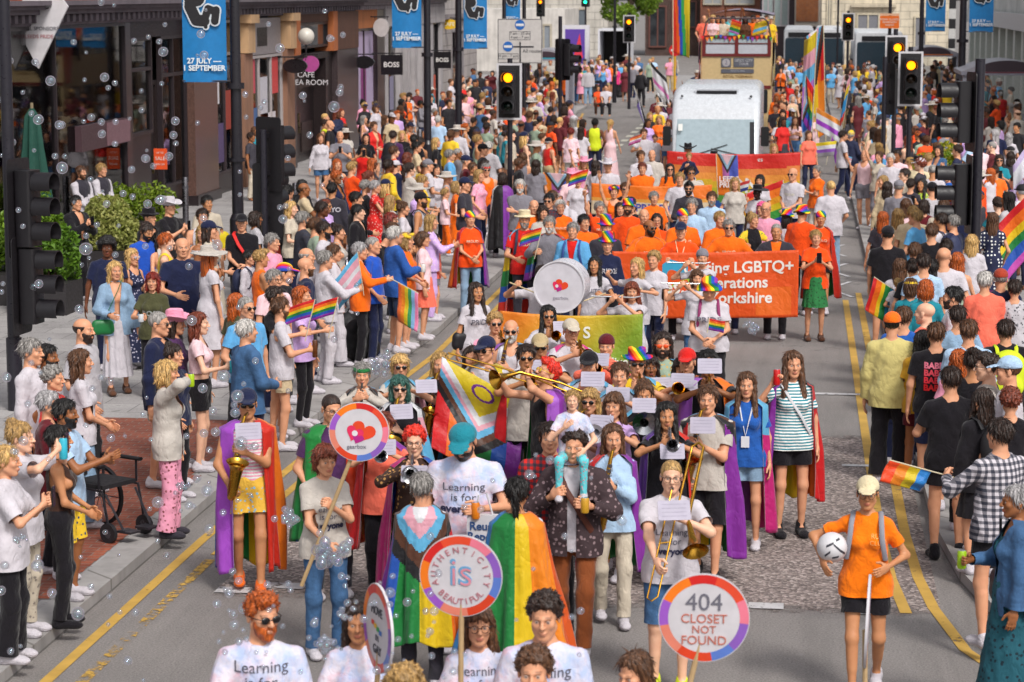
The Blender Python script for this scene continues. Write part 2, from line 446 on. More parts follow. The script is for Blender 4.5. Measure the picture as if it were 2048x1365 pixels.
POSES = dict(
 stand=dict(), standb=dict(lf=(.14, -.1, 0), rf=(-.09, .05, 0), lh=(.24, -.14, .86), rh=(-.3, -.02, .84)), standc=dict(rh=(-.2, -.14, .95), lh=(.29, .02, .83), rf=(-.14, -.04, 0)), standd=dict(rh=(-.12, -.26, 1.08), lh=(.28, -.08, .84), lf=(.13, .06, 0), rf=(-.1, -.1, 0)), walk=dict(rh=(-.25, -.17, .86), lh=(.27, .1, .82), rf=(-.09, .22, .05), lf=(.09, -.24, 0)),
 walk2=dict(rh=(-.27, .1, .82), lh=(.25, -.17, .86), rf=(-.09, -.24, 0), lf=(.09, .22, .05)),
 clasp=dict(rh=(-.04, -.24, 1.0), lh=(.05, -.25, 1.02)),
 fold=dict(rh=(.1, -.21, 1.17), lh=(-.1, -.23, 1.2)),
 phone=dict(rh=(-.05, -.3, 1.3), lh=(.06, -.3, 1.28), grip=1), phoneup=dict(rh=(-.05, -.33, 1.55), lh=(.06, -.32, 1.52), grip=1),
 film=dict(rh=(-.14, -.38, 1.6), grip=1), cup=dict(rh=(-.12, -.3, 1.17), grip=1), cupl=dict(lh=(.12, -.3, 1.17), grip=1),
 drink=dict(rh=(-.03, -.2, 1.56), rp=(-1, 0, .1), grip=1),
 wave=dict(rh=(-.33, -.14, 1.9), rp=(-1, .2, 0), grip=1), wavel=dict(lh=(.33, -.14, 1.9), lp=(1, .2, 0), grip=1),
 armsup=dict(rh=(-.3, -.1, 2.0), lh=(.3, -.1, 2.0), rp=(-1, 0, 0), lp=(1, 0, 0)),
 clap=dict(rh=(-.03, -.36, 1.25), lh=(.04, -.36, 1.23)),
 flagr=dict(rh=(-.2, -.38, 1.25), grip=1), flagl=dict(lh=(.2, -.38, 1.25), grip=1),
 banner=dict(rh=(-.24, -.26, 1.22), lh=(.24, -.26, 1.22), grip=1),
 hips=dict(rh=(-.2, -.05, 1.0), lh=(.2, -.05, 1.0), rp=(-1, .6, 0), lp=(1, .6, 0)),
 pole=dict(rh=(-.05, -.3, 1.0), lh=(.0, -.3, 1.3), grip=1), poleup=dict(rh=(-.08, -.28, 1.22), grip=1),
 sax=dict(rh=(-.17, -.24, .98), lh=(-.02, -.26, 1.26), grip=1, lf=(.09, -.14, 0), rf=(-.09, .12, .03)),
 horn=dict(rh=(-.07, -.36, 1.44), lh=(.05, -.27, 1.44), rp=(-1, 0, -.5), lp=(1, 0, -.5), grip=1, lf=(.09, -.14, 0), rf=(-.09, .12, .03)),
 trombone=dict(rh=(-.12, -.5, 1.05), lh=(.05, -.2, 1.36), lp=(1, 0, -.4), grip=1, lf=(.09, -.1, 0)),
 bonehigh=dict(rh=(-.18, -.42, 1.62), lh=(.0, -.17, 1.6), rp=(-.6, -.2, -1), lp=(1, 0, -.4), grip=1),
 flute=dict(rh=(-.28, -.16, 1.52), lh=(-.12, -.17, 1.5), rp=(-1, .2, -.6), lp=(.8, -.3, -.6), grip=1),
 ball=dict(rh=(-.33, -.16, 1.13), lh=(.17, -.17, 1.1), rp=(-1, .5, 0), rf=(-.08, -.2, 0), lf=(.09, .2, .08)),
 legs=dict(rh=(-.15, -.2, 1.28), lh=(.15, -.23, 1.22), grip=1, lf=(.1, -.2, 0), rf=(-.1, .15, .03)),
 sit=dict(sit=1, rh=(-.12, -.35, .98), lh=(.12, -.35, .98)), ride=dict(sit=1, rh=(-.1, -.2, 1.32), lh=(.16, -.2, 1.05)),
 **{'raise': dict(rh=(-.24, -.22, 1.5), rp=(-.7, .2, -1), grip=1)},
 drum=dict(rh=(-.36, -.2, 1.5), lh=(.34, -.28, 1.35), rp=(-1, .3, -.3), lp=(1, .2, -.4), grip=1),
 carry=dict(rh=(-.3, -.02, .78), lh=(.3, -.02, .78), grip=1, lf=(.09, -.2, 0), rf=(-.09, .18, .04)),
 bend=dict(lean=28, rh=(-.1, -.42, .95), lh=(.12, -.42, .95)),
)
TYPES = dict(m=dict(sh=.186, hip=.098, chest=(.168, .114, .18), belly=(.143, .108, .17), pel=(.158, .115, .12), arm=(.047, .037, .028), leg=(.077, .051, .039), neck=.056),
             f=dict(sh=.154, hip=.094, chest=(.142, .1, .165), belly=(.115, .092, .17), pel=(.156, .115, .125), arm=(.038, .031, .024), leg=(.078, .048, .035), neck=.047),
             c=dict(sh=.15, hip=.09, chest=(.14, .105, .165), belly=(.132, .11, .17), pel=(.14, .11, .11), arm=(.04, .034, .026), leg=(.07, .048, .037), neck=.048))
def skeleton(kind, pose):
 T = TYPES[kind]; p = POSES[pose] if isinstance(pose, str) else pose
 lean = R(p.get('lean', 0)); ca, sa = math.cos(lean), math.sin(lean)
 def up(v):
  v = A3(*v); q = v - A3(0, 0, .95); return A3(q[0], q[1] * ca - q[2] * sa, q[1] * sa + q[2] * ca) + A3(0, 0, .95)
 S = dict(T=T, p=p, up=up, Mup=np.array([[1, 0, 0], [0, ca, -sa], [0, sa, ca]]))
 for sd, sg in (('r', -1), ('l', 1)):
  sh = up((sg * T['sh'], .01, 1.393))
  hd = A3(*p.get(sd + 'h', (sg * (T['sh'] + .085), -.05, .83)))
  pole = A3(*p.get(sd + 'p', (sg * .7, .6, -.5)))
  S[sd + 'arm'] = ik(sh, hd, .285, .255, pole)
  hip = A3(sg * T['hip'], 0, .93)
  if p.get('sit'):
   kn = hip + A3(sg * .06, -.4, .02); S[sd + 'leg'] = (hip, kn, kn + A3(0, .02, -.42)); S[sd + 'foot'] = -.46 + .93
  else:
   ft = A3(*p.get(sd + 'f', (sg * (T['hip'] + .015), 0, 0))) + A3(0, .02, .075)
   S[sd + 'leg'] = ik(hip, ft, .435, .425, A3(sg * .12, -1, 0))
 S['neck'] = up((0, .02, 1.46)); S['head'] = up((0, -.005, 1.635))
 return S
def ik(a, c, l1, l2, pole):
 d = c - a; L = np.linalg.norm(d)
 if L > (l1 + l2) * .995: c = a + d / L * (l1 + l2) * .995; d = c - a; L = np.linalg.norm(d)
 u = d / L; x = (l1 * l1 - l2 * l2 + L * L) / (2 * L); h = math.sqrt(max(l1 * l1 - x * x, 0))
 n = pole - u * (pole @ u); n = n / (np.linalg.norm(n) + 1e-9)
 return (a, a + u * x + n * h, c)
def bounds(S, pad=.26):
 P = np.array([q for k in ('rarm', 'larm', 'rleg', 'lleg') for q in S[k]] + [S['neck'], S['head']])
 lo, hi = P.min(0) - pad * .6, P.max(0) + pad * .6
 return lo, hi
def torso(F, S, kind, e=0.0, k=.07, belly=0):
 T = S['T']; up, M = S['up'], S['Mup']
 ch, be, pe = T['chest'], T['belly'], T['pel']
 F.ell(up((0, .005, 1.3)), [v + e for v in ch], k, M=M)
 F.ell(up((0, 0, 1.11)), [be[0] + e + belly, be[1] + e + belly * 1.3, be[2]], k, M=M)
 F.ell(A3(0, .01, .96), [v + e for v in pe], k)
 for sg in (-1, 1): F.cone(up((sg * .045, .015, 1.445)), up((sg * (T['sh'] - .02), .01, 1.388)), .047 + e * .5, .046 + e * .5, .04)
 if kind == 'f':
  for sg in (-1, 1): F.ell(up((sg * .068, -.085, 1.27)), [.06 + e * .6, .055 + e * .6, .058 + e * .6], .04, M=M)
HANDS = {}
def hand(grip, h):
 if (grip, h) in HANDS: return HANDS[grip, h]
 F = Field((-.06, -.1, -.03), (.09, .06, .2), h)
 F.cone((0, 0, -.02), (0, 0, .03), .022, .024, .02, flat=(.85, 1.15, 1))
 F.ell((0, 0, .055), (.04, .016, .048), .02)
 curl = 1.05 if grip else .3
 for i, (x, L, r) in enumerate(((.03, .07, .0088), (.0105, .079, .009), (-.0095, .074, .0088), (-.028, .058, .0078))):
  p = A3(x, 0, .093); a = curl * (.55 + .07 * i)
  for sgm in (.45, .32, .23):
   q = p + L * sgm * A3(x * 1.2, -math.sin(a), math.cos(a)); F.cone(p, q, r, r * .93, .006); p = q; a += curl
   r *= .95
 t0, t1 = A3(.03, -.005, .025), A3(.058, -.022, .055)
 t2 = A3(.052, -.045, .082) if grip else A3(.072, -.03, .09)
 F.cone(t0, t1, .015, .012, .012); F.cone(t1, t2, .0115, .009, .006)
 HANDS[grip, h] = F.mesh(); return HANDS[grip, h]
HEADS = {}
def head_mesh(kind, h):
 if (kind, h) in HEADS: return HEADS[kind, h]
 F = Field((-.1, -.135, -.2), (.1, .125, .13), h)
 f = kind != 'm'
 F.ell((0, .012, .036), (.076, .096, .08), .02)
 F.ell((0, -.03, -.04), (.057 if f else .06, .06, .074 if f else .078), .03)
 F.cone((0, -.066, -.1), (0, -.06, -.098), .017 if f else .02, .02, .02)
 for sg in (-1, 1):
  F.cone((sg * .05, .0, -.055), (sg * .018, -.06, -.1), .018, .014, .03)
  F.ell((sg * .04, -.062, -.022), (.023, .022, .022), .02)
  F.cone((sg * .04, -.08, .02), (sg * .006, -.09, .018), .009, .01, .012)
  F.ell((sg * .031, -.1, -.001), (.017, .0115, .010), .012, op='cut')
  F.ell((sg * .031, -.0765, .0), (.0135, .0135, .0105), .004)
  F.ell((sg * .078, .014, -.006), (.009, .02, .032), .008)
 F.cone((0, -.088, .012), (0, -.112, -.027), .008, .0125, .01)
 for sg in (-1, 1): F.ell((sg * .012, -.1, -.03), (.008, .011, .008), .006)
 F.ell((0, -.09, -.0605), (.023, .011, .0065), .006); F.ell((0, -.088, -.0715), (.02, .011, .0075), .005)
 F.cone((-.021, -.101, -.0655), (.021, -.101, -.0655), .0022, .0022, .003, op='cut')
 F.cone((0, .022, -.06), (0, .032, -.18), .046 if f else .052, TYPES[kind]['neck'], .03)
 V, Q = F.mesh()
 x, y, z = V.T; ax = np.abs(x)
 ft = np.zeros((len(V), 3))
 ft[:, 0] = np.clip(1.5 - ((x / .024) ** 2 + ((z + .066) / (.0125 if f else .010)) ** 2), 0, 1) * (y < -.075) * (.9 if f else .45)
 de = np.sqrt((ax - .031) ** 2 + z ** 2 * 1.6); eye = y < -.082
 ft[:, 2] = np.clip((.0122 - de) / .004, 0, 1) * eye * (y > -.095)
 dark = np.clip((.0068 - np.sqrt((ax - .031) ** 2 + z ** 2)) / .003, 0, 1) * eye
 dark = np.maximum(dark, np.clip(1 - np.abs(np.sqrt((ax - .031) ** 2 + (z * 1.35) ** 2) - .0165) / .004, 0, 1) * (z > .001) * eye * .6)
 brow = np.clip(1.4 - (((ax - .034) / .02) ** 2 + ((z - .0255 - (.034 - ax) * .12) / .006) ** 2), 0, 1) * (y < -.06)
 ft[:, 1] = np.maximum(dark, brow * (.38 if f else .52)); ft[:, 2] *= 1 - dark
 HEADS[kind, h] = (V, Q, ft); return HEADS[kind, h]
def rotm(yaw=0, pitch=0, roll=0):
 return np.array(Matrix.Rotation(R(yaw), 3, 'Z') @ Matrix.Rotation(R(pitch), 3, 'X') @ Matrix.Rotation(R(roll), 3, 'Y'))
NECKP = A3(0, .02, -.08)
def head_xf(S, hr):
 M = S['Mup'] @ rotm(*hr)
 return lambda V: (V - NECKP) @ M.T + NECKP + S['head']
def pkey(p): return p if isinstance(p, str) else repr(sorted(p.items()))
CACHE = {}
def cached(key, fn):
 if key not in CACHE: CACHE[key] = fn()
 return CACHE[key]
def body_arrays(kind, pose, hr, lod):
 S = skeleton(kind, pose); h = (.015, .023, .036)[lod]
 def mk():
  F = Field(*bounds(S), h)
  torso(F, S, kind, 0, .06)
  T = S['T']; a, g = T['arm'], T['leg']
  F.cone(S['neck'], S['head'] + S['Mup'] @ A3(0, .022, -.07), T['neck'] + .008, T['neck'] - .006, .04)
  for sd in 'rl':
   s0, s1, s2 = S[sd + 'arm']; F.cone(s0, s1, a[0], a[1], .05); F.cone(s1, s2, a[1] * 1.04, a[2] * .85, .03)
   l0, l1, l2 = S[sd + 'leg']; F.cone(l0, l1, g[0], g[1], .05); F.cone(l1, l2, g[1] * .98, g[2] * .85, .04)
   F.cone(l1 + (l2 - l1) * .2 + A3(0, .018, 0), l1 + (l2 - l1) * .55, g[1] * .72, g[2] * .7, .04)
   F.cone(l2 - A3(0, 0, .01), l2 + A3(0, -.09, -.045), .035, .03, .03)
  return F.mesh()
 V, Q = cached(('b', kind, pkey(pose), lod), mk)
 Vs, Qs, Fs = [V], [Q], [np.zeros((len(V), 3))]; n = len(V)
 hv, hq, hf = head_mesh(kind, (.0058, .0085, .018)[lod])
 Vs.append(head_xf(S, hr)(hv)); Qs.append(hq + n); Fs.append(hf); n += len(hv)
 if lod < 2:
  for sd, sg in (('r', -1), ('l', 1)):
   s0, s1, s2 = S[sd + 'arm']; d = (s2 - s1) / np.linalg.norm(s2 - s1)
   th = A3(0, -1, .15) if d[2] < -.75 else A3(-sg * .25, -.15, 1)
   if d[2] > .75: th = A3(-sg, -.2, 0)
   th = A3(*S['p'][sd + 't']) if sd + 't' in S['p'] else th
   th = th - d * (th @ d); th /= np.linalg.norm(th); y = np.cross(d, th)
   gv, gq = hand(1 if S['p'].get('grip') and sd + 'h' in S['p'] else 0, (.0062, .0095)[lod])
   gv = gv * (.95 if kind != 'm' else 1.04)
   yy = gv[:, 1:2] * (1 if sd == 'r' else -1)
   w = s2 + gv[:, 0:1] * th + yy * y + gv[:, 2:3] * d
   Vs.append(w); Qs.append((gq if sd == 'r' else gq[:, ::-1]) + n); Fs.append(np.zeros((len(gv), 3))); n += len(gv)
 return np.concatenate(Vs), np.concatenate(Qs), np.concatenate(Fs)
def folds(F, amp, sd=0):
 x, y, z = F.grid()
 n = np.sin(21 * z + 7 * np.sin(9 * x + sd) + 5 * np.sin(8 * y + 1.3)) * .5 + np.sin(38 * x + 6 * np.sin(11 * z + sd) + 9 * y) * .3 + np.sin(33 * y + 19 * z + 5 * np.sin(13 * x)) * .3
 F.D = F.D + amp * n
def garment_arrays(kind, pose, g, lod):
 S = skeleton(kind, pose); h = (.0165, .025, .04)[lod]
 def mk():
  T = S['T']; a, lg = T['arm'], T['leg']
  lo, hi = bounds(S); F = Field(lo, hi, h)
  thick = .022 if lod < 2 else .035
  cuts = []
  if g in ('tee', 'shirt', 'tank', 'dress', 'jacket', 'vest', 'crop', 'bigtee', 'maxi'):
   e = dict(tee=.015, shirt=.018, tank=.013, dress=.016, jacket=.03, vest=.03, crop=.016, bigtee=.03, maxi=.016)[g] + (.01 if lod == 2 else 0)
   torso(F, S, kind, e, .06)
   hem = dict(tee=.84, shirt=.84, tank=.88, dress=.5, jacket=.8, vest=.88, crop=1.1, bigtee=.78, maxi=.12)[g]
   if g in ('tee', 'bigtee', 'shirt', 'jacket'):
    pe = T['pel']; w = max(T['chest'][0] - .012, pe[0], T['hip'] + T['leg'][0] + .008) + e * .6 + .008; dy = max(pe[1], T['belly'][1]) + e * .6 + .018
    F.cone(A3(0, .005, 1.12), A3(0, .005, hem - .16), w * (.93 if kind == 'm' else .85), w, .06, flat=(1, w / dy, 1))
    if not S['p'].get('sit'):
     for sd in 'rl': l0, l1, l2 = S[sd + 'leg']; F.cone(l0, l0 + (l1 - l0) * .5, T['leg'][0] + e * .5 + .026, T['leg'][0] + e * .5 + .022, .06)
   if g in ('dress', 'maxi'):
    lx = (S['rleg'][1] + S['lleg'][1]) / 2
    F.cone(A3(0, .005, .97), A3(lx[0], lx[1] * .5, hem - .08), .15, .235 if g == 'dress' else .27, .08)
   st = dict(tee=.62, bigtee=.8, crop=.4, dress=.3).get(g, 1.0)
   for sd in 'rl':
    s0, s1, s2 = S[sd + 'arm']
    if g in ('tank', 'maxi', 'vest'): continue
    F.cone(s0, s1, a[0] + e * .75, a[1] + e * .95 + (.012 if st < 1 else 0), .05)
    if st == 1: F.cone(s1, s2, a[1] + e * .9, a[2] + e * .75, .04)
   folds(F, .006 if lod < 2 else 0, len(g))
   V, Q = F.mesh()
   gg = V[:, 2] - hem
   for sd, sg in (('r', -1), ('l', 1)):
    s0, s1, s2 = S[sd + 'arm']
    if g in ('tank', 'maxi', 'vest'):
     if not S['p'].get('lean'): gg = np.where(V[:, 2] > 1.2, np.minimum(gg, T['sh'] - .035 - V[:, 0] * sg - np.maximum(0, (V[:, 2] - 1.36)) * .2), gg)
     continue
    A, B = (s0, s1) if st < 1 else (s1, s2); end = st if st < 1 else .97
    t = ((V - A) @ (B - A)) / ((B - A) @ (B - A)); q = A + np.clip(t, 0, 1)[:, None] * (B - A)
    near = np.linalg.norm(V - q, axis=1) < max(a) + e + .03
    if st < 1:
     W_ = max(T['chest'][0], T['pel'][0]) + e + .02; U_ = V if not S['p'].get('lean') else (V - A3(0, 0, .95)) @ S['Mup'] + A3(0, 0, .95)
     tors = ((U_[:, 0] / W_) ** 2 + (U_[:, 1] / (T['chest'][1] + e + .02)) ** 2 < 1) & (U_[:, 2] < 1.39)
     near &= ~tors
    gg = np.where(near & (t > end - .25), np.minimum(gg, (end - t) * .28), gg)
   if g in ('tank', 'maxi', 'crop') and not S['p'].get('lean'):
    gg = np.minimum(gg, np.where(V[:, 1] < .03, ((V[:, 0] / .085) ** 2 + ((V[:, 2] - 1.5) / .13) ** 2 - 1) * .08, 1))
   if g in ('jacket',) and not S['p'].get('lean'):
    gg = np.minimum(gg, np.where((V[:, 1] < -.02) & (V[:, 2] < 1.5) & (np.abs(V[:, 0]) < .16), np.abs(V[:, 0]) - .035 - np.maximum(0, V[:, 2] - 1.25) * .2, 1))
  elif g in ('trousers', 'shorts', 'leggings', 'wide', 'longshorts'):
   e = dict(trousers=.014, shorts=.024, leggings=.006, wide=.026, longshorts=.024)[g] + (.01 if lod == 2 else 0)
   pe = T['pel']; F.ell(A3(0, .01, .96), [v + e * .8 for v in pe], .06)
   F.ell(A3(0, .005, 1.02), (pe[0] - .034, pe[1] - .022, .09), .05)
   end = dict(shorts=.55, longshorts=.95).get(g, 0)
   for sd in 'rl':
    l0, l1, l2 = S[sd + 'leg']; F.cone(l0, l1, lg[0] + e, lg[1] + e + (.01 if end else 0), .06)
    if not end:
     ank = dict(trousers=.062, leggings=.042, wide=.1)[g]; F.cone(l1, l2, lg[1] + e, ank, .05)
   folds(F, .006 if lod < 2 and g != 'leggings' else 0, len(g) + 2)
   V, Q = F.mesh(); gg = 1.04 - V[:, 2]
   for sd in 'rl':
    l0, l1, l2 = S[sd + 'leg']; A, B, en = (l0, l1, end) if end else (l1, l2, .97)
    t = ((V - A) @ (B - A)) / ((B - A) @ (B - A)); q = A + np.clip(t, 0, 1.2)[:, None] * (B - A)
    near = np.linalg.norm(V - q, axis=1) < .17
    near &= (V[:, 0] * (-1 if sd == 'r' else 1) > -.06)
    gg = np.where(near & (t > en - .2), np.minimum(gg, (en - t) * .42), gg)
  else:
   hem = dict(skirt=.55, longskirt=.25, midi=.42)[g]
   pe = T['pel']; lx = (S['rleg'][1] + S['lleg'][1]) / 2
   F.ell(A3(0, .01, .97), [v + .018 for v in pe], .06)
   F.cone(A3(0, .005, .93), A3(lx[0], lx[1] * .6, hem - .1), .15, dict(skirt=.22, longskirt=.2, midi=.24)[g], .08)
   x, y, z = F.grid(); F.D = F.D + .012 * np.sin(np.arctan2(y, x) * 13 + 3 * z) * np.clip((1.0 - z) * 2, 0, 1) + 0 * z
   V, Q = F.mesh(); gg = np.minimum(1.07 - V[:, 2], V[:, 2] - hem)
  return clip(V, Q, gg)
 return cached(('g', kind, pkey(pose), g, lod), mk)
HL = ([-.12, -.085, -.05, -.02, .03, .07, .12], [.066, .07, .045, -.005, -.028, -.05, -.075])
def hair_arrays(style, lod, kind='f'):
 style, under = style.rstrip('~'), style.endswith('~'); h = (.0075, .011, .02)[lod]
 def mk():
  F = Field((-.17, -.16, -.5), (.17, .26, .2), h); x, y, z = F.grid()
  st = style
  thick = dict(buzz=.004, bald=.006, short=.011, quiff=.012, curly=.022, afro=.05, mohawk=.004).get(st, .013)
  if lod == 2: thick += .006
  if under: thick = .004
  F.ell((0, .014, .038), (.076 + thick, .097 + thick, .082 + thick), .01)
  hl = np.interp(F.ax[1], *HL)[None, :, None] * (1 if st != 'afro' else .9) + 0 * x
  hl = hl + (.016 * np.exp(-((x - .012) / .022) ** 2) * (y < -.03) if st in ('long', 'longer', 'front', 'pony', 'bun') else 0)
  if st not in ('bob', 'fringe', 'wavy', 'afro', 'mohawk'): F.D = F.D + (thick - .003) * np.clip(1 - (z - hl) / .035, 0, 1)
  F.D = np.maximum(F.D, hl - z)
  if st == 'bald': F.D = np.maximum(F.D, z - .045)
  if st in ('afro',): F.D = np.maximum(F.D, -(np.sqrt((x / .075) ** 2 + ((y + .12) / .1) ** 2 + ((z + .04) / .1) ** 2) - 1) * .08)
  if st == 'quiff': F.ell((0, -.045, .105), (.06, .055, .035), .03); F.ell((-.02, -.08, .1), (.04, .03, .03), .02)
  if st == 'mohawk': F.cone((0, -.08, .1), (0, .09, .1), .03, .03, .02, flat=(1.3, 1, .7))
  if st in ('long', 'longer', 'wavy'):
   L = dict(long=-.24, longer=-.36, wavy=-.3)[st]; w = 1.25 if st == 'wavy' else 1
   F.ell((0, .07, L * .42), (.082 * w, .042 * w, abs(L) * .62), .03)
   for sg in (-1, 1): F.cone((sg * .068, .0, .02), (sg * .085 * w, .01, L * .75), .028, .024 * w, .03)
  if st in ('front',):
   F.ell((0, .07, -.12), (.085, .045, .19), .03)
   for sg in (-1, 1): F.cone((sg * .068, -.01, .02), (sg * .092, -.07, -.3), .028, .028, .03)
  if st == 'bob':
   F.ell((0, .04, -.03), (.098, .085, .105), .03)
   for sg in (-1, 1): F.cone((sg * .072, -.02, .02), (sg * .08, -.025, -.11), .024, .024, .02)
  if st == 'pony': F.cone((0, .1, .06), (0, .135, .05), .022, .03, .02); F.cone((0, .135, .05), (0, .125, -.2), .034, .018, .02)
  if st == 'bun': F.ell((0, .075, .115), (.045, .045, .04), .01)
  if st == 'fringe' or st == 'bob' or st == 'wavy': F.ell((0, -.072, .055), (.062, .03, .032), .02)
  if st == 'fringe':
   F.ell((0, .05, -.03), (.09, .07, .1), .03)
  ang = np.arctan2(y - .02, x)
  amp = dict(curly=.009, afro=.009, quiff=.006, wavy=.006, buzz=.0008, bald=.001, short=.0045).get(st, .0055)
  if st in ('curly', 'afro', 'quiff'):
   nz = np.sin(95 * x + 3 * np.sin(60 * z)) * np.sin(90 * y + 2 * np.sin(70 * x)) + .7 * np.sin(85 * z + 3 * np.sin(55 * y) + 40 * x)
  else:
   nz = np.sin(ang * 19 + 16 * z + 2.5 * np.sin(17 * z + 4 * x)) + .7 * np.sin(ang * 37 - 31 * z + 3 * np.sin(23 * y))
  F.D = F.D + amp * nz
  if st not in ('buzz', 'bald', 'short', 'quiff', 'curly', 'mohawk', 'afro'):
   F.ell((0, -.13, -.05), (.062, .085, .125), .015, op='cut')
   if st not in ('bob', 'wavy', 'fringe'): pass
  F.ell((0, -.12, -.04), (.064, .075, .1), .012, op='cut')
  V, Q = F.mesh()
  return strands(V, Q, st) if lod < 2 and not under and st not in ('buzz', 'bald') else (V, Q)
 return cached(('h', style, under, lod), mk)
def strands(V, Q, st):
 rg = np.random.RandomState(len(V)); n = np.zeros_like(V); fn = np.cross(V[Q[:, 2]] - V[Q[:, 0]], V[Q[:, 3]] - V[Q[:, 1]])
 for k in range(4): np.add.at(n, Q[:, k], fn)
 n /= np.linalg.norm(n, axis=1, keepdims=True) + 1e-9
 I = rg.choice(len(V), min(520, len(V) // 3), replace=False); I = I[~((V[I, 1] < -.055) & (V[I, 2] < .06) & (np.abs(V[I, 0]) < .062))]
 P, N_ = V[I], n[I]; curl = st in ('curly', 'afro', 'quiff'); d = rg.normal(size=P.shape) * (1 if curl else .28) + (0 if curl else 1) * np.array([0, 0.25, -1]); d -= N_ * (d * N_).sum(1, keepdims=True); d /= np.linalg.norm(d, axis=1, keepdims=True) + 1e-9
 L = (.012 if curl else .05) * (.5 + rg.rand(len(I), 1)); lift = (.002 if curl else .004) + (.005 if curl else .012) * rg.rand(len(I), 1); sd = np.cross(d, N_); w = .0035 + .003 * rg.rand(len(I), 1); R_ = []
 for t in (0, .35, .7, 1): c = P + d * L * t + N_ * (lift * math.sin(1.6 * t) + .001 + (.004 * t * t if curl else -.004 * t * t)); R_ += [c - sd * w * (1 - t * .85), c + sd * w * (1 - t * .85)]
 m = len(I); b = len(V); A = np.stack(R_, 1).reshape(-1, 3); o = b + 8 * np.arange(m)[:, None]; F = np.concatenate([o + np.array([[2 * k, 2 * k + 1, 2 * k + 3, 2 * k + 2]]) for k in range(3)])
 return np.concatenate([V, A]), np.concatenate([Q, F])
def beard_arrays(lod):
 def mk():
  F = Field((-.1, -.14, -.16), (.1, .06, .02), (.006, .0085, .02)[lod]); x, y, z = F.grid()
  F.ell((0, -.03, -.05), (.068, .071, .08), .02); F.ell((0, -.066, -.108), (.03, .026, .025), .02)
  F.D = np.maximum(F.D, z + .038 - np.clip(np.abs(x) - .035, 0, 1) * 1.3); F.D = np.maximum(F.D, y - .01)
  F.ell((0, -.11, -.066), (.024, .03, .009), .004, op='cut')
  F.D = F.D + .002 * np.sin(90 * x + 60 * z) + .001 * np.sin(140 * z + 50 * y)
  return F.mesh()
 return cached(('beard', lod), mk)
def hat_arrays(st, lod):
 def mk():
  F = Field((-.25, -.27, -.03), (.25, .25, .27), (.0085, .011, .022)[lod]); x, y, z = F.grid()
  if st == 'cap':
   F.ell((0, .014, .05), (.09, .11, .092), .01); F.D = np.maximum(F.D, .035 - .12 * (y + .0) * 0 - z)
   M = np.array(Matrix.Rotation(R(14), 3, 'X')); F.ell((0, -.115, .046), (.072, .08, .0085), .012, M=M)
  elif st == 'beanie':
   F.ell((0, .014, .045), (.091, .112, .095), .01); F.D = np.maximum(F.D, .03 - .3 * (y) * 0 - z + np.clip(y, 0, 1) * -.5)
  elif st in ('cowboy', 'sun', 'fedora', 'boater', 'bucket', 'top'):
   bw, curl, ch, crown = dict(cowboy=(.2, 1.6, .12, .9), sun=(.22, -.5, .09, 1), fedora=(.155, .5, .1, .95), boater=(.16, 0, .095, 1), bucket=(.135, -3.2, .085, .92), top=(.14, .4, .15, .95))[st]
   zz = z - .055 - curl * x * x
   rr = np.sqrt((x / bw) ** 2 + ((y - .01) / (bw * 1.08)) ** 2)
   brim = np.maximum((rr - 1) * bw, np.abs(zz) - .008)
   F.D = np.minimum(F.D, brim)
   cr = np.sqrt((x / .088) ** 2 + ((y - .012) / .108) ** 2) * (1 + (z - .05) * (1 - crown) * 6)
   cyl = np.maximum((cr - 1) * .09, np.maximum(z - .055 - ch + (.25 * np.exp(-(x / .03) ** 2) * .1 if st in ('cowboy', 'fedora') else 0), .03 - z))
   hh = np.maximum(.02 - np.abs(F.D - cyl), 0) / .02
   F.D = np.minimum(F.D, cyl) - hh * hh * .005
  elif st == 'band':
   F.ell((0, .014, .038), (.094, .114, .098), .01); F.D = np.maximum(F.D, np.abs(z - .06 - .15 * y) - .018)
  elif st == 'wrap':
   F.ell((0, .02, .048), (.092, .112, .096), .01); F.D = np.maximum(F.D, np.interp(F.ax[1], [-.12, .03, .12], [.045, .01, -.05])[None, :, None] - z)
  elif st == 'flower':
   for i in range(26):
    a = i * 2.4; r_ = .075 + .02 * math.sin(i * 1.7); F.ell((r_ * math.cos(a), .015 + r_ * 1.15 * math.sin(a), .075 + .025 * math.sin(i * 3.1)), (.03, .03, .025), .008)
   F.D = F.D + .004 * np.sin(120 * x) * np.sin(110 * y)
  return F.mesh()
 return cached(('hat', st, lod), mk)
def shoe_arrays(boot=False):
 def mk():
  F = Field((-.07, -.2, -.02), (.07, .1, .16), .0105)
  F.cone((0, .04, .045), (0, -.1, .035), .045, .044, .03, flat=(1.05, 1, 1.1)); F.ell((0, -.12, .032), (.048, .06, .032), .03)
  F.cone((0, .035, .05), (0, .03, .115 if boot else .085), .047, .046, .03)
  x, y, z = F.grid(); F.D = np.maximum(F.D, .003 - z)
  V, Q = F.mesh(); return V, Q
 return cached(('shoe', boot), mk)
